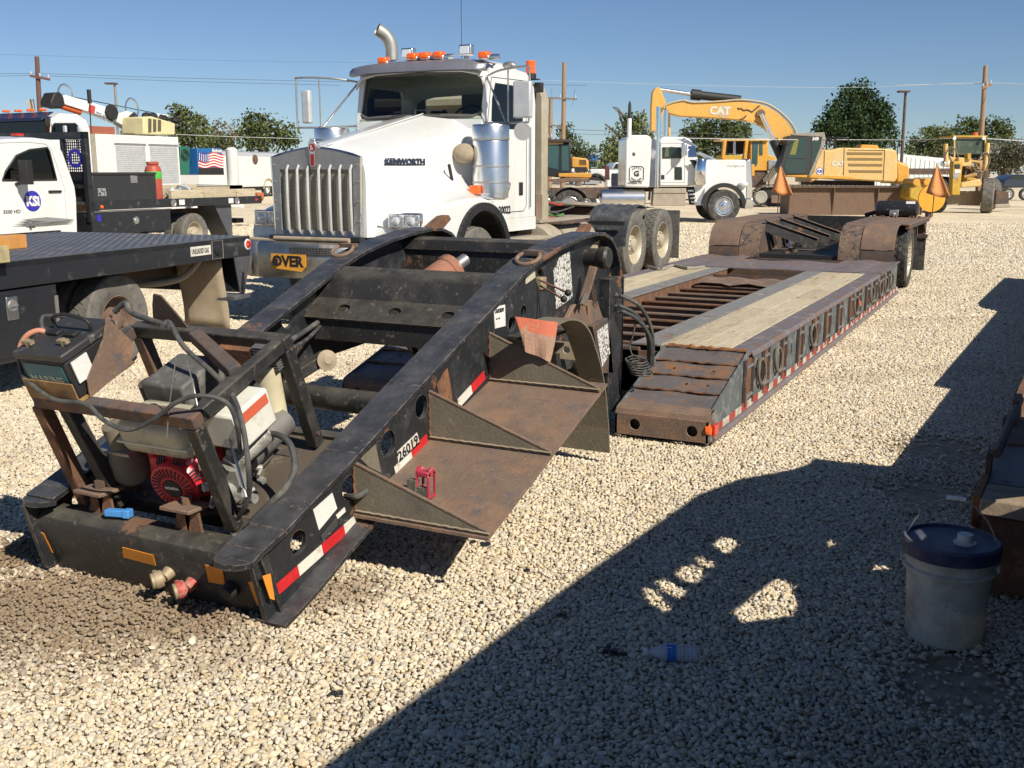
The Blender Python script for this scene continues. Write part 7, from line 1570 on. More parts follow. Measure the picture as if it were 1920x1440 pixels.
# small wheeled excavator in the middle distance
se, fe = framed('small_excavator', 'yellow and black machine seen end-on beyond the tandem wheels, with a dark glazed cab', 'excavator', 1060, 40)
slab(fe, [(1021,330),(1022,267),(1070,268),(1071,322),(1060,334)], 0, 1.3, 'cab', mat('dark_cab_frame', (.02,.022,.024), .4), se, .04)
slab(fe, [(1026,313),(1027,270),(1048,271),(1047,318)], -.02, .02, 'cab_glass', mat('teal_glass', (.04,.09,.09), .1), se, 0)
slab(fe, [(1053,320),(1053,272),(1066,273),(1067,320)], -.02, .02, 'cab_glass', bpy.data.materials['teal_glass'], se, 0)
slab(fe, [(1025,267),(1026,261),(1069,261),(1070,267)], -.15, 1.6, 'cab_roof', mat('brown_guard', (.05,.03,.025), .6), se, .02)
slab(fe, [(1024,272),(1026,267),(1056,267),(1056,270)], -.05, .2, 'roof_trim', M['cat_yellow2'], se, .01)
slab(fe, [(1071,320),(1071,295),(1076,294),(1100,297),(1104,302),(1104,320)], .2, 2.0, 'engine_hood', M['cat_yellow'], se, .06)
for k in range(6): slab(fe, [(1087+2.2*k,309),(1087+2.2*k,299),(1088+2.2*k,299),(1088+2.2*k,309)], .18, .02, 'hood_vent', M['rust_dark'], se, 0)
slab(fe, [(1047,332),(1047,325),(1106,324),(1110,330),(1106,334)], -.2, 1.8, 'blade_arm', M['cat_yellow'], se, .03)
slab(fe, [(1030,338),(1070,333),(1104,334),(1104,340),(1040,343)], -.3, 1.8, 'lower_frame', M['rust_plate'], se, .03)
slab(fe, [(1073,322),(1073,313),(1100,313),(1104,322)], .1, .2, 'engine_bay', M['black'], se, .02)
slab(fe, [(1072,322),(1072,316),(1077,316),(1077,322)], .05, .1, 'white_plate', M['decal_white'], se, 0)
for k,(x,y) in enumerate(((1034,345),(1070,345),(1098,345))): wheel_side(se, fe.y(x,345,0).x, .1, .45, .45, .35, .22)
# ------------------------------------------------------------------ large excavator
ex, fx = framed('large_excavator', 'big yellow tracked excavator with long curved boom reaching left over the white sleeper truck', 'excavator', 1570, 50)
BV = 1.0
M['boom_yellow'] = mat('boom_yellow_paint', (.66,.36,.075), .45, layers=[((.60,.42,.18), 2.0, .56, .25), ((.2,.13,.07), 9, .69, .04)])
slab(fx, [(1228,166),(1232,163),(1238,165),(1249,192),(1243,214),(1239,232),(1236,247),(1220,246),(1221,200),(1223,174)], BV+.1, .45, 'stick', M['boom_yellow'], ex, .04)
slab(fx, [(1252,212),(1256,205),(1258,256),(1253,256)], BV+.5, .3, 'stick', M['cat_yellow2'], ex, .03)
boomp = [(1246,197),(1262,193),(1280,191),(1300,193),(1350,191),(1385,189),(1405,191),(1430,196),(1450,205),(1468,219),(1482,235),(1492,252),(1480,268),(1462,270),(1450,255),(1437,241),(1420,232),(1395,226),(1350,222),(1300,219),(1275,218),(1252,212)]
slab(fx, boomp, BV, .6, 'boom', M['boom_yellow'], ex, .04)
for dy in (0, 2.5): MB().tube(smoothpath([fx.y(x,y-1+dy*.4,BV-.03+dy*.1) for x,y in ((1245,205),(1250,197),(1280,189),(1300,193),(1350,191),(1390,188),(1430,193),(1452,203),(1470,217),(1485,234),(1494,252))],3), .045, 6).build('boom_pipe', M['rust_plate'] if dy else mat('pale_pipe', (.45,.38,.25), .6), ex, local=True)
MB().tube([fx.y(x,y,BV-.02) for x,y in ((1400,228),(1430,235),(1448,250),(1462,270))], .035, 6).build('boom_seam', mat('tan_seam', (.5,.35,.15), .6), ex, local=True)
a, b_, c = fx.y(1238,168,BV+.3), fx.y(1298,177,BV+.3), fx.y(1388,187,BV+.3)
MB().cyl(a, b_, .09, n=12).build('cylinder_rod', M['polished'], ex, local=True); MB().cyl(b_, c, .2, n=14).cyl(b_-(c-b_).normalized()*.05, b_+(c-b_).normalized()*.4, .25, n=14).build('stick_cylinder', M['black'], ex, local=True)
a, b_, c = fx.y(1427,214,BV-.2), fx.y(1450,262,BV-.2), fx.y(1465,295,BV-.2)
MB().cyl(a, b_, .11, n=12).build('cylinder_rod', M['polished'], ex, local=True); MB().cyl(b_, c, .22, n=14).build('boom_cylinder', M['black'], ex, local=True)
q = fx.y(1427,213,BV-.1); MB().lathe([(.2,0),(.2,.1),(0,.1)], V(q.x,BV,q.z), (0,-1,0), 20).build('boom_pin', M['rust_plate'], ex, local=True)
q = fx.y(1330,214,BV); MB().text('CAT', V(q.x,BV-.015,q.z), (1,0,-.02), (.02,0,1), .50, .01, .05).build('boom_lettering', mat('dirty_white_letters', (.6,.58,.5), .6), ex, local=True, smooth=0)
q = fx.y(1357,209,BV); MB().lathe([(.30,0),(.30,.006),(0,.006)], V(q.x,BV-.003,q.z), (0,-1,0), 24).build('faded_disc', mat('faded_disc', (.50,.34,.20), .6), ex, local=True)
for pts in ([(1383,202),(1386,205),(1389,203),(1394,207),(1402,206),(1410,210),(1418,203),(1424,198)],[(1387,224),(1392,223),(1396,220),(1399,217)]): MB().tube([fx.y(x,y,BV-.01) for x,y in pts], .035, 5).build('scuff_mark', M['rust_dark'], ex, local=True)
# house
hs_ = [(1520,343),(1522,327),(1530,302),(1540,283),(1548,281),(1560,281),(1575,277),(1590,277),(1672,279),(1680,282),(1683,290),(1683,333),(1679,342),(1600,338),(1540,333)]
slab(fx, hs_, 0, 2.9, 'house', M['cat_yellow2'], ex, .08)
slab(fx, [(1680,300),(1700,307),(1706,311),(1706,338),(1700,343),(1680,345)], .3, 2.4, 'counterweight', M['cat_yellow'], ex, .12)
slab(fx, [(1474,331),(1474,325),(1600,330),(1600,337),(1525,334)], -.05, 1.0, 'house_skirt', M['cat_yellow'], ex, .03)
for k, y in enumerate((287.5,298,309,321)): slab(fx, [(1588+k*1.2,y-2.2),(1655,y-1.6),(1654,y+3.0),(1588+k*1.4,y+2.6)], -.015, .02, 'louvre', mat('olive_louvre', (.22,.15,.055), .7) if k == 0 else bpy.data.materials['olive_louvre'], ex, 0)
for pts in ([(1583,278),(1581,338)],[(1659,281),(1656,340)],[(1546,283),(1544,333)],[(1590,281),(1658,282)]): MB().tube([fx.y(x,y,-.004) for x,y in pts], .018, 5).build('panel_seam', M['rust_dark'], ex, local=True)
q = fx.y(1559,311,0); MB().text('CAT', V(q.x,-.012,q.z), (1,0,0), (0,0,1), .30, .006, .05).build('house_lettering', bpy.data.materials['dirty_white_letters'], ex, local=True, smooth=0)
q = fx.y(1536.5,321,0); d_ = MB().lathe([(.17,0),(.17,.008),(0,.008)], V(q.x,-.005,q.z), (0,-1,0), 24).build('round_logo', bpy.data.materials['royal_blue_logo'], ex, local=True)
MB().lathe([(.145,.008),(.145,.012),(0,.012)], V(q.x,-.005,q.z), (0,-1,0), 24).build('logo_disc', M['decal_white'], d_, local=True)
MB().text('KSi', V(q.x-.11,-.021,q.z-.06), (1,0,0), (0,0,1), .17, .004, .05).build('logo_lettering', bpy.data.materials['royal_blue_logo'], d_, local=True, smooth=0)
cabp_ = [(1468,328),(1461,315),(1467,297),(1478,256),(1484,254),(1543,251),(1546,258),(1541,275),(1530,300),(1518,327)]
slab(fx, cabp_, -.1, 1.0, 'cab_frame', mat('grey_black_cab', (.035,.037,.036), .5), ex, .04)
slab(fx, [(1483,254),(1484,250),(1546,248),(1549,262),(1534,300),(1521,330),(1515,331),(1538,275),(1541,257)], -.14, .1, 'cab_rim', mat('dusty_cab_rim', (.30,.27,.22), .8, layers=[((.1,.1,.1), 8, .5, .15)]), ex, .03)
tg = mat('green_teal_cab_glass', (.035,.060,.055), .08)
for pts in ([(1475,297),(1482,268),(1487,260),(1510,258),(1513,262),(1511,297)],[(1470,312),(1474,299),(1510,299),(1510,320),(1504,325),(1476,325)],[(1521,300),(1523,260),(1538,259),(1538,275),(1527,300),(1520,316)]): slab(fx, pts, -.115, .02, 'cab_glass', tg, ex, 0)
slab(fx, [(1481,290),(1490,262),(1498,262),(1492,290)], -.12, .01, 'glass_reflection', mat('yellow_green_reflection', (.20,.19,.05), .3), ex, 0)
q = fx.y(1523,263,-.12); MB().text('349', V(q.x,-.125,q.z), (1,0,0), (0,0,1), .2, .004, .05).build('cab_lettering', M['decal_white'], ex, local=True, smooth=0)
for pts in ([(1550,285),(1549,257),(1565,258),(1564,284)],[(1566,281),(1567,262),(1571,258),(1591,259),(1590,274)],[(1549,270),(1564,270)]): MB().tube([fx.y(x,y,.3) for x,y in pts], .035, 6).build('handrail', M['black'], ex, local=True)
slab(fx, [(1612,279),(1616,271),(1645,272),(1650,280)], .8, .9, 'engine_cover', M['cat_yellow'], ex, .03)
# tracks
trk = [(1412,372),(1416,358),(1425,351),(1440,347),(1700,350),(1712,356),(1716,368),(1710,382),(1698,389),(1440,388),(1424,384)]
tq = fx.q(trk, .1)
slab(fx, [(1418,380),(1414,368),(1420,356),(1432,351),(1700,353),(1712,368),(1702,386),(1430,386)], .1, .4, 'track_frame', M['black'], ex, .03)
def track(par, loop, v0, v1, nm='track_shoe', step=.22, m='track_steel'):
    P = [V(a, 0, b_) for a, b_ in loop] + [V(loop[0][0],0,loop[0][1])]; d = 0
    for a, b_ in zip(P, P[1:]):
        L_ = (b_-a).length; n = max(1, int(L_/step)); dr = (b_-a).normalized(); nrm = V(-dr.z,0,dr.x)
        for k in range(n):
            c = a.lerp(b_, (k+.5)/n); MB().bar(V(c.x,v0,c.z), V(c.x,v1,c.z), L_/n*.82, .07, nrm).build(nm, M[m], par, local=True)
M['track_steel'] = mat('dusty_track_steel', (.17,.145,.11), .8, .1, layers=[((.1,.085,.07), 8, .5, .15)])
track(ex, tq, -.1, .55)
for pxx in (1427,1700): q = fx.y(pxx,369.5,-.05); MB().lathe([(.28,0),(.3,.03),(.26,.05),(.2,.03),(0,.04)], V(q.x,-.02,q.z), (0,-1,0), 24).build('idler', mat('grey_hub', (.33,.31,.27), .6), ex, local=True) if pxx == 1427 else MB().lathe([(.28,0),(.3,.03),(0,.04)], V(q.x,-.02,q.z), (0,-1,0), 24).build('idler', bpy.data.materials['grey_hub'], ex, local=True)
slab(fx, [(1446,381),(1446,366),(1482,366),(1482,381)], -.12, .1, 'track_guard', M['rust_plate'], ex, .02)
slab(fx, [(1520,352),(1520,338),(1640,340),(1640,352)], .5, 1.8, 'turntable', M['rust_dark'], ex, .02)
# ------------------------------------------------------------------ yellow dozer behind
dz, fd = framed('bulldozer', 'older yellow crawler machine with roof posts and cab door, behind the white truck bonnet', 'bulldozer', 1410, 60)
for x0,x1 in ((1358,1361),(1399,1403)): slab(fd, [(x0-5,298),(x0-1,262),(x0+5,262),(x0+1,298)], 0, .3, 'roof_post', M['cat_yellow'], dz, .03)
slab(fd, [(1352,302),(1352,291),(1400,291),(1402,302)], .1, 1.5, 'hood', M['grader_yellow'], dz, .03)
slab(fd, [(1375,289),(1375,262),(1380,262),(1380,289)], .5, .2, 'exhaust_stack', M['polished'], dz, .02)
slab(fd, [(1363,287),(1364,263),(1398,263),(1397,289)], .9, .4, 'dark_interior', M['black'], dz, .02)
slab(fd, [(1407,320),(1407,261),(1440,261),(1441,290),(1455,295),(1460,320)], .2, 1.4, 'cab', M['cat_yellow'], dz, .04)
slab(fd, [(1410,312),(1411,266),(1422,266),(1420,308),(1417,312)], .17, .04, 'door_glass', bpy.data.materials['teal_glass'], dz, 0)
slab(fd, [(1424,291),(1424,264),(1430,264),(1430,291)], .17, .04, 'side_glass', bpy.data.materials['teal_glass'], dz, 0)
slab(fd, [(1350,264),(1350,260),(1442,260),(1442,264)], .0, 2.0, 'roof', M['cat_yellow2'], dz, .02)
slab(fd, [(1441,318),(1441,300),(1457,300),(1457,318)], .1, .15, 'grey_panel', M['steel'], dz, .01)
for k in range(12): MB().bar(fd.y(1431+2.3*k, 338-2.6*k, -.1), fd.y(1442+2.2*k, 336-2.6*k, 0), .10, .22, (0,.5,1)).build('track_shoe', M['track_steel'], dz, local=True)
slab(fd, [(1409,345),(1409,318),(1440,318),(1436,352),(1415,352)], .3, 1.5, 'undercarriage', M['rust_dark'], dz, .03)
slab(fd, [(1440,350),(1446,324),(1452,322),(1456,340),(1450,352)], .0, .3, 'final_drive', tn, dz, .04)
slab(fd, [(1407,330),(1407,308),(1415,308),(1415,330)], .0, .3, 'lower_step', M['cat_yellow'], dz, .03)
# ------------------------------------------------------------------ brown steel box with bracing, behind the trailer
bx2, fb2 = framed('steel_skip', 'long open brown steel box with a dark top rim lying behind the trailer humps', 'steel box', 1605, 41)
a, b_ = fb2.y(1478,397,0), fb2.y(1728,397,0); tz_ = fb2.y(1605,352,0).z; L_ = b_.x-a.x
br = mat('flat_brown_steel', (.155,.095,.06), .75, layers=[((.10,.065,.05), 2.5, .55, .2), ((.3,.2,.13), 30, .68, .05)])
MB().box(a.x,b_.x,0,.02,.0,tz_).build('front_wall', br, bx2, local=True)
MB().box(a.x,b_.x,1.3,1.32,0,tz_).build('back_wall', br, bx2, local=True)
MB().box(a.x-.02,b_.x+.02,-.18,.06,tz_,tz_+.05).box(a.x-.02,b_.x+.02,1.28,1.36,tz_,tz_+.05).build('top_rim', M['rust_dark'], bx2, local=True)
for x in (a.x, b_.x-.02): MB().box(x,x+.02,.02,1.3,0,tz_).build('end_wall', br, bx2, local=True)
for t in (0,.33,.66,1.0): x = a.x+(L_-.03)*t; MB().prism([(-.02,.02),(-.16,tz_),(-.02,tz_)], 'x', x, x+.03).build('stiffener', br, bx2, local=True)
# ------------------------------------------------------------------ orange bucket and flag beyond the trailer tail
lb_, fl_b = framed('excavator_bucket', 'yellow excavator bucket with two round lugs lying beside the grader', 'bucket', 1735, 40)
slab(fl_b, [(1704,372),(1706,352),(1712,344),(1735,342),(1752,345),(1756,360),(1752,378),(1730,382)], 0, 1.2, 'shell', M['grader_yellow'], lb_, .06)
for x in (1718,1738): q = fl_b.y(x,341,-.05); MB().cyl(V(q.x,-.1,q.z), V(q.x,1.0,q.z), .13, n=14).build('lug', M['cat_yellow'], lb_, local=True)
slab(fl_b, [(1722,345),(1724,333),(1750,332),(1752,345)], .5, .5, 'pin_guard', tn, lb_, .03)
dk, fdk2 = framed('orange_disc', 'round orange steel end plate standing behind the right warning flag', 'end plate', 1748, 38)
q = fdk2.y(1746,372,0); MB().lathe([(.48,0),(.48,.08),(0,.10)], V(q.x,0,q.z), (0,-1,0), 28).build('disc', mat('bright_orange_paint', (.75,.33,.03), .4), dk, local=True)
q2 = fdk2.y(1746,372,0); MB().box(q2.x-.06,q2.x+.06,.0,.3,0,q2.z-.3).build('stand', M['rust_dark'], dk, local=True)
# ------------------------------------------------------------------ grader
gr_, fg = framed('motor_grader', 'old yellow motor grader facing the camera with a tall upright frame and big dusty tyre', 'grader', 1810, 43)
gy, gy2 = M['grader_yellow'], M['cat_yellow2']
slab(fg, [(1784,366),(1787,302),(1806,302),(1800,366)], -.9, .35, 'frame_nose', gy, gr_, .04)
slab(fg, [(1790,316),(1790,308),(1800,308),(1800,316)], -.92, .02, 'badge', M['ink'], gr_, 0)
slab(fg, [(1790,324),(1790,318),(1801,318),(1801,324)], -.92, .02, 'number_plate', M['decal_white'], gr_, 0)
q = fg.y(1793,329,-.92); MB().lathe([(.12,0),(.12,.01),(0,.012)], V(q.x,-.9,q.z), (0,-1,0), 20).build('round_badge', M['steel'], gr_, local=True)
slab(fg, [(1797,312),(1797,295),(1822,296),(1822,312)], -.3, .6, 'steering_box', gy2, gr_, .03)
slab(fg, [(1814,300),(1814,288),(1821,287),(1821,300)], -.4, .3, 'control_pod', gy, gr_, .02)
slab(fg, [(1788,257),(1787,254),(1852,254),(1852,258)], .2, 1.5, 'cab_roof', gy, gr_, .02)
slab(fg, [(1791,291),(1791,260),(1848,260),(1845,288)], .35, .03, 'windscreen', mat('dusty_green_screen', (.06,.085,.065), .2, layers=[((.12,.14,.10), 3, .5, .2)]), gr_, 0)
for x in (1790,1848): slab(fg, [(x-1.5,300),(x-1,258),(x+1,258),(x+1.5,300)], .25, .1, 'cab_post', gy2, gr_, .01)
slab(fg, [(1790,300),(1790,288),(1850,286),(1850,300)], .5, .4, 'cab_lower', M['black'], gr_, .02)
q = fg.y(1829,252,.4); MB().cyl(V(q.x,.4,q.z-.12), V(q.x,.4,q.z+.08), .09, n=14).build('beacon', M['amber'], gr_, local=True)
for x0,y0,x1,y1 in ((1773,270,1774,310),(1852,268,1847,320)): MB().cyl(fg.y(x0,y0,-.2), fg.y(x1,y1,-.2), .09, n=12).build('lift_post', gy2, gr_, local=True)
for x in (1791,1846): q = fg.y(x,259,.1); MB().lathe([(.07,0),(.07,.05),(0,.05)], V(q.x,.2,q.z), (0,-1,0), 12).build('lamp', M['glass_clear'], gr_, local=True)
for pts in ([(1770,310),(1773,290),(1782,276),(1790,280),(1797,295)],[(1835,305),(1840,290),(1850,286),(1856,300),(1848,322)],[(1820,310),(1830,320),(1845,322)]): MB().tube(smoothpath([fg.y(x,y,-.3) for x,y in pts],4), .025, 6).build('hose', mat_ring, gr_, local=True)
slab(fg, [(1775,312),(1776,292),(1797,297),(1797,303)], -.1, .2, 'cross_arm', gy2, gr_, .02)
slab(fg, [(1801,352),(1803,343),(1838,335),(1842,345),(1838,350)], -.5, .4, 'draw_bar', gy2, gr_, .04)
slab(fg, [(1806,345),(1808,328),(1825,330),(1834,337),(1820,345)], -.1, .5, 'blade_lift_case', gy, gr_, .04)
slab(fg, [(1806,332),(1812,312),(1842,312),(1840,335)], .3, .8, 'engine_mass', M['rust_dark'], gr_, .04)
rj = random.Random(9)
for k in range(16):
    a = fg.y(rj.uniform(1808,1842), rj.uniform(300,345), -.2-rj.uniform(0,.3)); MB().cyl(a, a+V(rj.uniform(-.4,.4), .2, rj.uniform(-.35,.35)), rj.uniform(.03,.07), n=8).build('linkage', gy2 if k % 2 else M['rust_plate'], gr_, local=True)
for x, y in ((1770,307),(1777,307)): q = fg.y(x,y,-.2); MB().sph(q, .16, 1.0, .6, .8, 12).build('head_lamp', M['glass_clear'], gr_, local=True)
slab(fg, [(1762,384),(1764,358),(1838,358),(1838,386)], .2, .12, 'blade', M['beige_flap'], gr_, .01)
slab(fg, [(1760,362),(1762,330),(1786,332),(1786,362)], .6, 1.0, 'far_wheel_mass', M['black'], gr_, .1)
q = fg.y(1852,361,-.2); _w = wheel(gr_, (q.x, -.2, .69), .69, .46, .34, local=True, tm='rubber_dusty', rm='rim_cream', kind='all', lug=16, groove=1); _w.rotation_euler = (0,0,-R(24))
q = fg.y(1878,350,3); wheel(gr_, (q.x, 4.0, .69), .69, .42, .34, local=True, tm='rubber_dusty', rm='rim_cream', kind='all', lug=24)
q = fg.y(1770,361,-.2); wheel(gr_, (q.x, .4, .69), .69, .42, .34, local=True, tm='rubber', rm='rim_cream', kind='all', lug=24)
slab(fg, [(1866,378),(1868,356),(1892,360),(1892,383),(1866,383)], 1.2, .15, 'ripper_plate', M['rust_dark'], gr_, .02)
slab(fg, [(1866,390),(1866,383),(1895,382),(1895,389)], 1.1, .3, 'ripper_bar', tn, gr_, .03)
# ------------------------------------------------------------------ buildings and yard furniture at the back
wb_, fw = framed('metal_building', 'low white ribbed metal shed with a dark band, behind the excavator and grader', 'building', 1735, 95)
a = fw.y(1640,345,0); b_ = fw.y(1800,345,0); z1 = fw.y(1690,287,0).z; z2 = fw.y(1790,300,0).z
wht = mat('white_ribbed_metal', (.66,.70,.68), .5, var=.04)
MB().prism([(a.x,0),(b_.x,0),(b_.x,z2),(fw.y(1690,0,0).x,z1),(a.x,z2+.8)], 'y', 0, 12).build('wall', wht, wb_, local=True)
n = int((b_.x-a.x)/.42)
for k in range(n): x = a.x+.2+.42*k; zz_ = min(z1, z1 - max(0,(x-fw.y(1690,0,0).x))*.13)-.15; MB().box(x-.03,x+.03,-.05,.0,0,max(zz_,1)).build('rib', wht, wb_, local=True)
MB().box(a.x,b_.x,-.07,-.05,fw.y(1735,322,0).z-.2,fw.y(1735,318,0).z+.1).build('dark_band', M['rust_dark'], wb_, local=True)
bb, fbb = framed('blue_building', 'small grey-walled building with a blue fascia beyond the middle trees', 'building', 1110, 110)
slab(fbb, [(1075,345),(1075,298),(1128,298),(1128,345)], 0, 8, 'wall', mat('grey_render', (.28,.30,.31), .8), bb, 0)
slab(fbb, [(1095,300),(1095,289),(1122,291),(1122,301)], -.4, .4, 'fascia', mat('sign_blue', (.03,.10,.30), .5), bb, 0)
slab(fbb, [(1070,299),(1070,290),(1096,289),(1096,299)], -.3, .3, 'parapet', mat('grey_parapet', (.2,.22,.23), .8), bb, 0)
slab(fbb, [(1100,320),(1100,304),(1120,304),(1120,320)], -.02, .03, 'shop_window', bpy.data.materials['teal_glass'], bb, 0)
sv_, fsv = framed('parked_suv', 'dark navy SUV parked by the far fence at the right edge', 'car', 1900, 62)
slab(fsv, [(1880,352),(1882,338),(1888,335),(1900,328),(1935,327),(1940,336),(1940,352)], 0, 1.8, 'body', mat('navy_car_paint', (.025,.035,.06), .25, coat=.5), sv_, .08)
slab(fsv, [(1892,336),(1901,329),(1934,329),(1936,336)], -.02, .03, 'side_glass', bpy.data.materials['green_black_glass'], sv_, 0)
for x in (1892,1925): wheel_side(sv_, fsv.y(x,352,0).x, .1, .36, .36, .24, .22)
# chain link fence with posts along the back right and the far left
fe_, ffe = framed('chain_link_fence', 'long low chain-link fence with a top rail along the back of the yard', 'fence', 1500, 100)
x0_, x1_ = -75, 75
for k in range(31): MB().cyl((x0_+5*k,0,0),(x0_+5*k,0,2.05),.05,n=6).build('fence_post', M['steel'], fe_, local=True)
MB().cyl((x0_,0,2.02),(x1_,0,2.02),.035,n=6).build('top_rail', M['steel'], fe_, local=True)
g = MB()
for k in range(620):
    x = x0_+.24*k; g.bar((x,0,0),(x+1.0,0,2.0),.012,.012,(0,1,0)); g.bar((x+1.0,.01,0),(x,.01,2.0),.012,.012,(0,1,0))
g.build('wire_mesh', M['steel'], fe_, local=True, smooth=0, kind='stuff')
# ------------------------------------------------------------------ poles, lamps, wires
wp_ = mat('weathered_pole_wood', (.30,.20,.12), .85, layers=[((.2,.13,.08), 4, .5, .2, (6,6,.4))])
wp2 = mat('dark_pole_wood', (.13,.065,.05), .85)
def pole(name, label, cat, x_base, x_top, y_top, dep, r, m, arms=(), extra=None, group=None):
    o = far(x_base, dep); o.z = gz(o.x,o.y); t, f = thing(name, label, cat, o, AZ, group), Frame(o, AZ)
    p = f.y(x_top, y_top, 0); MB().tube([V(0,0,-.3), V(p.x,0,p.z)], [r, r*.72], 12).build('pole', m, t, local=True)
    for (xa, ya, xb, yb_, w_) in arms:
        a, b_ = f.y(xa,ya,-.15), f.y(xb,yb_,-.15); arm = MB().bar(a, b_, w_, w_).build('crossarm', m if w_ > .12 else mat_ring, t, local=True)
        for u in (.05,.5,.95): c = a.lerp(b_, u); MB().cyl(c+V(0,0,w_/2), c+V(0,0,w_/2+.18), .05, n=8).build('insulator', M['grey_mirror'], arm, local=True)
    return t, f
pole('utility_pole', 'dark brown utility pole with a tilted crossarm above the service truck', 'utility pole', 79, 69, 106, 62, .17, wp2, [(57,142,93,149,.14)])
pole('utility_pole', 'tall pale wooden utility pole right of the white day cab', 'utility pole', 1055, 1058, 117, 66, .16, wp_, [(1018,183,1082,186,.10)])
pole('utility_pole', 'shorter wooden utility pole just left of the tall one beyond the day cab', 'utility pole', 1030, 1033, 182, 70, .17, wp_, [(1024,235,1058,236,.10),(1020,258,1034,258,.08)])
pole('utility_pole', 'leaning wooden utility pole behind the yellow grader', 'utility pole', 1838, 1848, 123, 64, .17, wp_, [(1842,165,1858,158,.16)])
def lamp(label, x_base, x_top, y_top, dep, x0, x1, m):
    t, f = pole('street_lamp', label, 'street lamp', x_base, x_top, y_top, dep, .10, m)
    a, b_ = f.y(x0, y_top-3, 0), f.y(x1, y_top+1, 0); MB().box(a.x, b_.x, -.25, .25, a.z-.10, a.z).build('lamp_head', M['rust_dark'], t, local=True, bevel=.03)
lamp('thin yard lamp post with a square head between the left pole and trees', 226, 215, 158, 66, 198, 219, mat('grey_lamp_post', (.25,.2,.17), .6))
lamp('dark yard lamp post with a flat head right of the big pine', 1690, 1698, 173, 60, 1684, 1704, M['rust_dark'])
wm_ = mat('wire_dark', (.06,.065,.07), .6)
wl_ = mat('wire_pale', (.55,.56,.55), .5)
def wire(label, pts, m, r=.02, group='overhead wires'):
    r = r*.55
    P = [far(x, d) for x, y, d in pts]; W_ = []
    for (x, y, d), p in zip(pts, P):
        q = ray(x, y); t = d / q.dot(FW2); W_.append(CAM + q*t)
    o = MB().tube(smoothpath(W_, 8), r, 5).build('overhead_wire', m); tag(o, label, 'wire', group); return o
wire('upper of the two grey wires running right from the left utility pole', [(-60,140,62),(73,138,62),(330,146,64),(640,153,66),(1100,160,66)], wm_)
wire('lower of the two grey wires running right from the left utility pole', [(-60,146,62),(73,142,62),(330,152,64),(640,160,66)], wm_)
wire('thin wire crossing high above the left side of the yard', [(-60,100,62),(70,104,62),(400,113,66),(720,118,70)], wm_, .01)
wire('pale wire passing low before the left trees towards the white truck bonnet', [(330,252,50),(430,256,52),(560,260,54)], wl_, .02)
wire('pale wire band crossing the sky right of the day cab', [(1010,150,66),(1300,160,66),(1600,164,66),(1848,155,64),(2000,166,64)], wl_, .015)
wire('pale wire leading right from the leaning utility pole', [(1680,160,66),(1848,157,64),(1960,163,60)], wl_, .03)
wire('upper dark wire running right from the tall pale utility pole', [(1058,242,66),(1150,246,66),(1300,250,70),(1430,252,70)], wm_, .025)
wire('lower dark wire running right from the tall pale utility pole', [(1058,250,66),(1200,255,66),(1420,260,70)], wm_, .02)
wire('pale slack cable crossing in front of the middle tree', [(1270,259,48),(1400,261,48),(1500,262,50)], wl_, .03)
wire('pale cable across the big pine and past the grader roof', [(1560,262,58),(1700,262,56),(1790,259,50)], wl_, .035)
wire('pale cable leaving right from the grader roof', [(1850,260,50),(1900,263,50),(1960,267,50)], wl_, .035)
wire('short dark wire dangling from the tall pale pole', [(1078,166,66),(1076,186,66),(1072,200,66)], wm_, .015)
wire('curled dark wire left of the tall pale pole', [(1036,170,66),(1033,168,66),(1036,190,66)], wm_, .015)
# ------------------------------------------------------------------ trees
def leafmat(name, dark, light, dry=None):
    m = bpy.data.materials.new(name); m.use_nodes = True; nt = m.node_tree; N = nt.nodes; L = nt.links; b = N['Principled BSDF']
    g = N.new('ShaderNodeNewGeometry'); r = N.new('ShaderNodeValToRGB'); e = r.color_ramp.elements; e[0].color = C4(dark); e[1].color = C4(light)
    if dry: e[1].position = .86; n_ = e.new(1.0); n_.color = C4(dry)
    L.new(g.outputs['Random Per Island'], r.inputs[0])
    tc = N.new('ShaderNodeTexCoord'); nz_ = N.new('ShaderNodeTexNoise'); nz_.inputs['Scale'].default_value = .55; nz_.inputs['Detail'].default_value = 3; L.new(tc.outputs['Object'], nz_.inputs['Vector'])
    mr_ = N.new('ShaderNodeMapRange'); mr_.inputs['From Min'].default_value = .35; mr_.inputs['From Max'].default_value = .65; mr_.inputs['To Min'].default_value = .55; mr_.inputs['To Max'].default_value = 1.55; L.new(nz_.outputs['Fac'], mr_.inputs[0])
    hv_ = N.new('ShaderNodeHueSaturation'); L.new(r.outputs[0], hv_.inputs['Color']); L.new(mr_.outputs[0], hv_.inputs['Value']); r = hv_
    L.new(r.outputs[0], b.inputs['Base Color']); b.inputs['Roughness'].default_value = .75; b.inputs['Specular IOR Level'].default_value = .2
    tr = N.new('ShaderNodeBsdfTranslucent'); L.new(r.outputs[0], tr.inputs[0]); mx = N.new('ShaderNodeMixShader'); mx.inputs[0].default_value = .25
    L.new(b.outputs[0], mx.inputs[1]); L.new(tr.outputs[0], mx.inputs[2]); L.new(mx.outputs[0], N['Material Output'].inputs[0]); return m
L_dark = leafmat('dark_foliage', (.03,.05,.016), (.15,.175,.065)); L_mid = leafmat('mid_foliage', (.05,.07,.025), (.185,.205,.08)); L_pine = leafmat('pine_foliage', (.016,.034,.014), (.075,.12,.045))
L_dry = leafmat('dry_foliage', (.09,.075,.04), (.24,.20,.12), (.30,.22,.13)); L_olive = leafmat('olive_scrub', (.07,.07,.04), (.17,.16,.10))
bark = mat('tree_bark', (.12,.09,.065), .9)
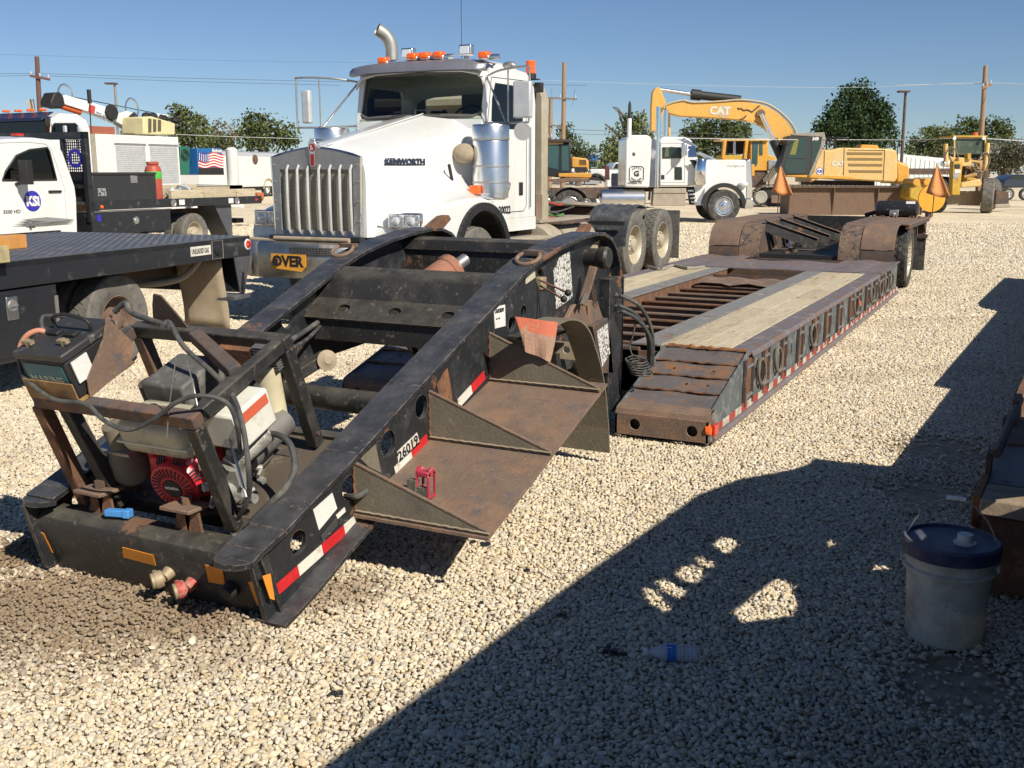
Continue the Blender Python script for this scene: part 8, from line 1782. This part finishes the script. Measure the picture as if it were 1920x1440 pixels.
def tree(label, lobes, dep, m, leaf=.22, dens=1.0, kind='tree', trunk=None, seed=0, twigs=(), name='tree', flat=False):
    """lobes in photo measure (cx, cy, rx, ry); each becomes an ellipsoid cloud of leaf clumps"""
    rn = np.random.RandomState(seed+11); cx = sum(l[0] for l in lobes)/len(lobes); o = far(cx, dep); o.z = gz(o.x,o.y); t = thing(name, label, kind, o, AZ); f = Frame(o, AZ)
    s = dep/FPX*1.02; g = MB(); fs_ = []
    base = V(0,0,-.2)
    vs = []; faces = []
    for (lx, ly, rx, ry) in lobes:
        c = f.y(lx, ly, 0); a, b_ = rx*s, ry*s; dpt = a*.9
        n = int(dens * 1100 * a * max(b_, .5) / (leaf/.22)**2) + 60
        # clumps on and in the lobe
        for _ in range(max(4, n//34)):
            d = rn.normal(size=3); d /= np.linalg.norm(d); rad = rn.uniform(.2, 1.06)**.5
            cc = np.array([c.x + d[0]*a*rad, d[1]*dpt*rad, c.z + d[2]*b_*rad]); cr = leaf*rn.uniform(1.2, 2.6)
            for _ in range(22):
                q = cc + np.clip(rn.normal(size=3), -1.5, 1.5)*cr*.6; u = rn.normal(size=3); u /= np.linalg.norm(u); w_ = np.cross(u, rn.normal(size=3)); w_ /= np.linalg.norm(w_)+1e-6
                h = leaf*rn.uniform(.5, 1.05); k = len(vs)
                vs += [tuple(q-u*h*.6), tuple(q+w_*h*.45), tuple(q+u*h*.6), tuple(q-w_*h*.45)]; faces.append((k,k+1,k+2,k+3))
        if trunk is not False:
            root = V((trunk or 0), 0, .2*c.z); MB().tube(smoothpath([V(root.x,0,root.z), V(root.x*.5+c.x*.4,rn.uniform(-.3,.3),c.z*.55), V(c.x,rn.uniform(-.5,.5),c.z)],3), [.16,.15,.12,.10,.07,.04,.02], 6).build('limb', bark, t, local=True)
    me = bpy.data.meshes.new('crown'); me.from_pydata(vs, [], faces); me.materials.append(m); o2 = bpy.data.objects.new('crown', me); COL.objects.link(o2); o2.parent = t
    if trunk is not False: MB().tube([V((trunk or 0),0,-.2), V((trunk or 0)*1.0,0,1.2), V((trunk or 0)*.9,0,2.6)], [.34,.27,.22], 8).build('trunk', bark, t, local=True)
    for pts in twigs: MB().tube([f.y(x,y,0) for x,y in pts], [max(.02, .10-.025*i) for i in range(len(pts))], 5).build('bare_branch', bark, t, local=True)
    return t
tree('rounded green mesquite tree nearest the compressor on the left', [(338,222,22,20),(322,245,18,22),(360,240,26,26),(385,258,18,20),(350,265,30,16),(332,208,12,10)], 72, L_mid, .24, seed=1)
tree('thin dry pale tree between the two green trees on the left', [(412,245,16,18),(435,248,14,20),(402,262,20,12),(428,264,18,10)], 80, L_dry, .20, .55, seed=2)
tree('olive green shrubby tree in front of the dry tree on the left', [(395,268,24,13),(420,272,22,10)], 70, L_mid, .22, seed=12)
tree('broad dark green tree right of the dry tree, behind the cargo trailer', [(480,235,22,18),(505,245,28,24),(535,250,20,20),(465,258,20,20),(500,265,40,14),(545,266,12,10),(470,228,10,8)], 74, L_dark, .24, seed=3)
tree('low green tree beyond the service truck boom', [(238,252,12,8),(246,250,8,6)], 90, L_mid, .22, seed=4)
tree('distant dark tree line sloping down behind the small excavator', [(1062,252,14,16),(1075,268,16,14),(1092,282,14,9),(1108,286,10,8),(1085,290,20,8)], 105, L_dark, .26, seed=5)
tree('ragged green tree with bare upper branches left of the sleeper cab', [(1150,285,20,22),(1165,262,20,20),(1185,245,18,18),(1200,228,14,16),(1210,250,12,20),(1145,300,22,16),(1178,228,9,9),(1195,290,25,18)], 70, L_mid, .22, seed=6, twigs=[[(1178,262),(1168,236),(1160,210),(1150,202)],[(1165,262),(1152,246),(1134,232)],[(1200,225),(1206,214),(1208,205)],[(1176,232),(1166,214),(1158,203),(1148,200)]])
tree('wide green tree under the excavator boom', [(1305,240,28,18),(1345,245,30,22),(1380,245,26,16),(1395,238,14,10),(1300,262,28,20),(1350,275,40,26),(1395,262,18,16),(1290,285,25,25),(1310,300,30,20)], 84, L_dark, .26, seed=7)
pine = tree('tall dense dark pine rising behind the excavator house', [(1608,172,20,14),(1595,188,28,18),(1628,192,26,20),(1578,212,32,20),(1618,220,42,24),(1650,214,22,20),(1562,238,30,16),(1600,246,50,20),(1645,246,28,18),(1545,247,20,8),(1660,228,14,12),(1620,268,50,18),(1580,262,30,12)], 88, L_pine, .26, 1.5, seed=8, name='pine_tree')
tree('small pointed dark tree between the pine and the yard lamp', [(1680,268,7,12),(1678,258,4,10)], 90, L_pine, .22, seed=9)
tree('spreading green tree behind the white shed', [(1735,262,28,20),(1765,250,28,14),(1720,280,20,16),(1760,275,32,18),(1790,262,20,18),(1745,290,30,10)], 105, L_mid, .28, seed=10)
tree('open-crowned tree behind the leaning pole on the right', [(1820,232,22,12),(1850,236,24,16),(1880,245,18,16),(1800,248,20,14),(1860,255,28,14),(1835,258,30,14),(1890,258,10,8)], 84, L_dark, .24, .8, seed=11)
tree('grey-olive scrub bush at the right edge beyond the fence', [(1875,290,30,22),(1910,285,30,20),(1895,305,40,14),(1860,308,15,12)], 80, L_olive, .20, 1.1, kind='bush', seed=13, name='scrub_bush')
tree('low dark hedge trees right of the small excavator', [(1150,310,18,14),(1130,318,16,12),(1205,315,20,14)], 90, L_dark, .24, seed=14)
# ------------------------------------------------------------------ second lowboy parked along the right edge, mostly outside the picture
yw = R(-2.9); fnb = Frame((-.14, 4.30, 0), yw)
nb_ = thing('lowboy_trailer', 'second rusty lowboy trailer whose front deck corner shows at the right edge beside the bucket', 'trailer', fnb.o, yw)
MB().box(.0, 2.6, .0, .03, .03, .33).build('front_face', M['rust'], nb_, local=True)
tim = mat('rust_stained_timber', (.33,.25,.17), .85, layers=[((.2,.12,.07), 5, .5, .15)], bump=.4, bscale=30)
MB().box(.02, 1.0, -.03, .22, .34, .405).build('front_plank', tim, nb_, local=True, bevel=.008)
MB().box(-.01, .02, .0, .35, .30, .41).build('corner_angle', M['rust_orange'], nb_, local=True, bevel=.004)
ys_ = [.24, .95, 1.7, 2.5, 3.3, 4.2, 5.1, 6.0, 7.0, 8.0, 9.0]
for k in range(10): MB().box(.0, 1.0, ys_[k]+.01, ys_[k+1]-.01, .36, .40+.01*(k % 2)).build('deck_plate', M['rust_plate'] if k % 2 else M['ramp_steel'], nb_, local=True, bevel=.004)
MB().box(1.0, 2.6, .24, 9.0, .33, .38).build('deck_floor', M['rust_dark'], nb_, local=True)
MB().box(-.005, .03, .0, 9.0, .05, .36).build('deck_side', M['rust'], nb_, local=True)
for k in range(12): MB().box(-.03, -.005, .3+.72*k, .42+.72*k, .06, .36).build('side_pocket', M['rust_dark'], nb_, local=True)
MB().box(.02, .05, 4.0, 9.45, .36, .66).build('shadow_board', M['rust'], nb_, local=True); MB().box(.02, .05, 1.3, 4.0, .36, .54).build('shadow_board', M['rust'], nb_, local=True)  # boards added to widen the shadow the deck casts
for k in range(12): MB().box(.0, .02, .35+.72*k, .42+.72*k, .36, .50).build('stake', M['rust_dark'], nb_, local=True)
MB().cyl((.04,.3,.51),(.04,8.9,.51),.02,n=8).build('side_rope_rail', M['rust_dark'], nb_, local=True)
MB().prism([(9.0,.05),(9.0,.40),(9.1,.70),(9.35,.90),(9.7,.95),(13.4,.95),(13.4,.45),(12.5,.3),(9.4,.05)], 'x', .05, .95).build('wheel_hump', M['rust_plate'], nb_, local=True, bevel=.01)
MB().prism([(9.0,.05),(9.0,.40),(9.1,.70),(9.35,.90),(9.7,.95),(13.4,.95),(13.4,.45),(12.5,.3),(9.4,.05)], 'x', 1.75, 2.65).build('wheel_hump', M['rust_plate'], nb_, local=True, bevel=.01)
# unseen gooseneck shape added right of the camera, outlined to throw the foreground shadow
ng_ = thing('shadow_gooseneck', 'dark gooseneck-like shape added unseen beside the camera to cast the foreground shadow', 'gooseneck', (1.0, 2.0, 0))
XW = .33
webp = [(-3.2,.95),(-3.2,1.60),(-1.0,1.74),(1.26,1.78),(2.8,1.70),(4.25,1.60),(4.7,1.49),(5.10,1.30),(5.28,1.25),(5.42,1.24),(5.50,1.10),(5.62,.90),(5.75,.60),(5.78,.10),(5.1,.10),(5.0,.32),(3.9,.12),(1.4,.10),(.6,.30),(-.6,.62)]
def back(x, y, z=0.0): p = onZ(x, y, z); k = (XW-p.x)/(-tdir.x); q = p - tdir*k; return (q.y, q.z)
sun_holes = [[(1203,1103),(1222,1108),(1256,1143),(1240,1148),(1206,1122)],[(1226,1092),(1242,1088),(1284,1108),(1272,1124),(1240,1108)],[(1263,1076),(1281,1061),(1309,1066),(1316,1080),(1301,1095),(1280,1090)],[(1300,1048),(1308,1045),(1336,1060),(1332,1066),(1312,1062)],[(1332,1024),(1352,1008),(1374,1012),(1377,1026),(1360,1040)],[(1369,1150),(1420,1110),(1452,1086),(1484,1098),(1492,1124),(1484,1156),(1390,1168)],[(1546,1018),(1556,1014),(1562,1022),(1552,1028)],[(1716,994,.37),(1728,990,.37),(1740,1003,.37),(1730,1013,.37)],[(1862,938,.40),(1916,932,.40),(1930,950,.40),(1868,953,.40)]]  # holes cut where sun patches trace back to the web
MB().prism([webp] + [[back(*q) for q in s] for s in sun_holes], 'x', XW, XW+.004).build('side_web', M['black_paint'], ng_, smooth=0)
MB().prism([webp], 'x', 2.1, 2.12).build('side_web', M['black_paint'], ng_)
top_ = [(a, b_) for a, b_ in webp[1:12]]
for a, b_ in ((XW-.0, XW+.05), (2.0, 2.14)): MB().sheet(top_, 'x', a, b_, .012).build('top_flange', M['black_paint'], ng_)
for y, z in ((-2.6,1.1),(-.8,1.0),(5.35,.7)): MB().box(XW+.01, 2.1, y, y+.12, z, z+.3).build('cross_beam', M['black_in'], ng_)
MB().sheet([(-3.2,.95),(-.6,.62),(.6,.30),(1.4,.10)], 'x', XW, 2.1, .02).build('bottom_plate', M['black_in'], ng_)
for x in (.62, 1.8): wheel(ng_, (x, -2.2, .5), .5, .28, .29, tm='rubber', rm='rim_cream')
MB().box(.6,1.8,-2.3,-2.1,.4,.95).build('dolly_frame', M['rust_dark'], ng_)
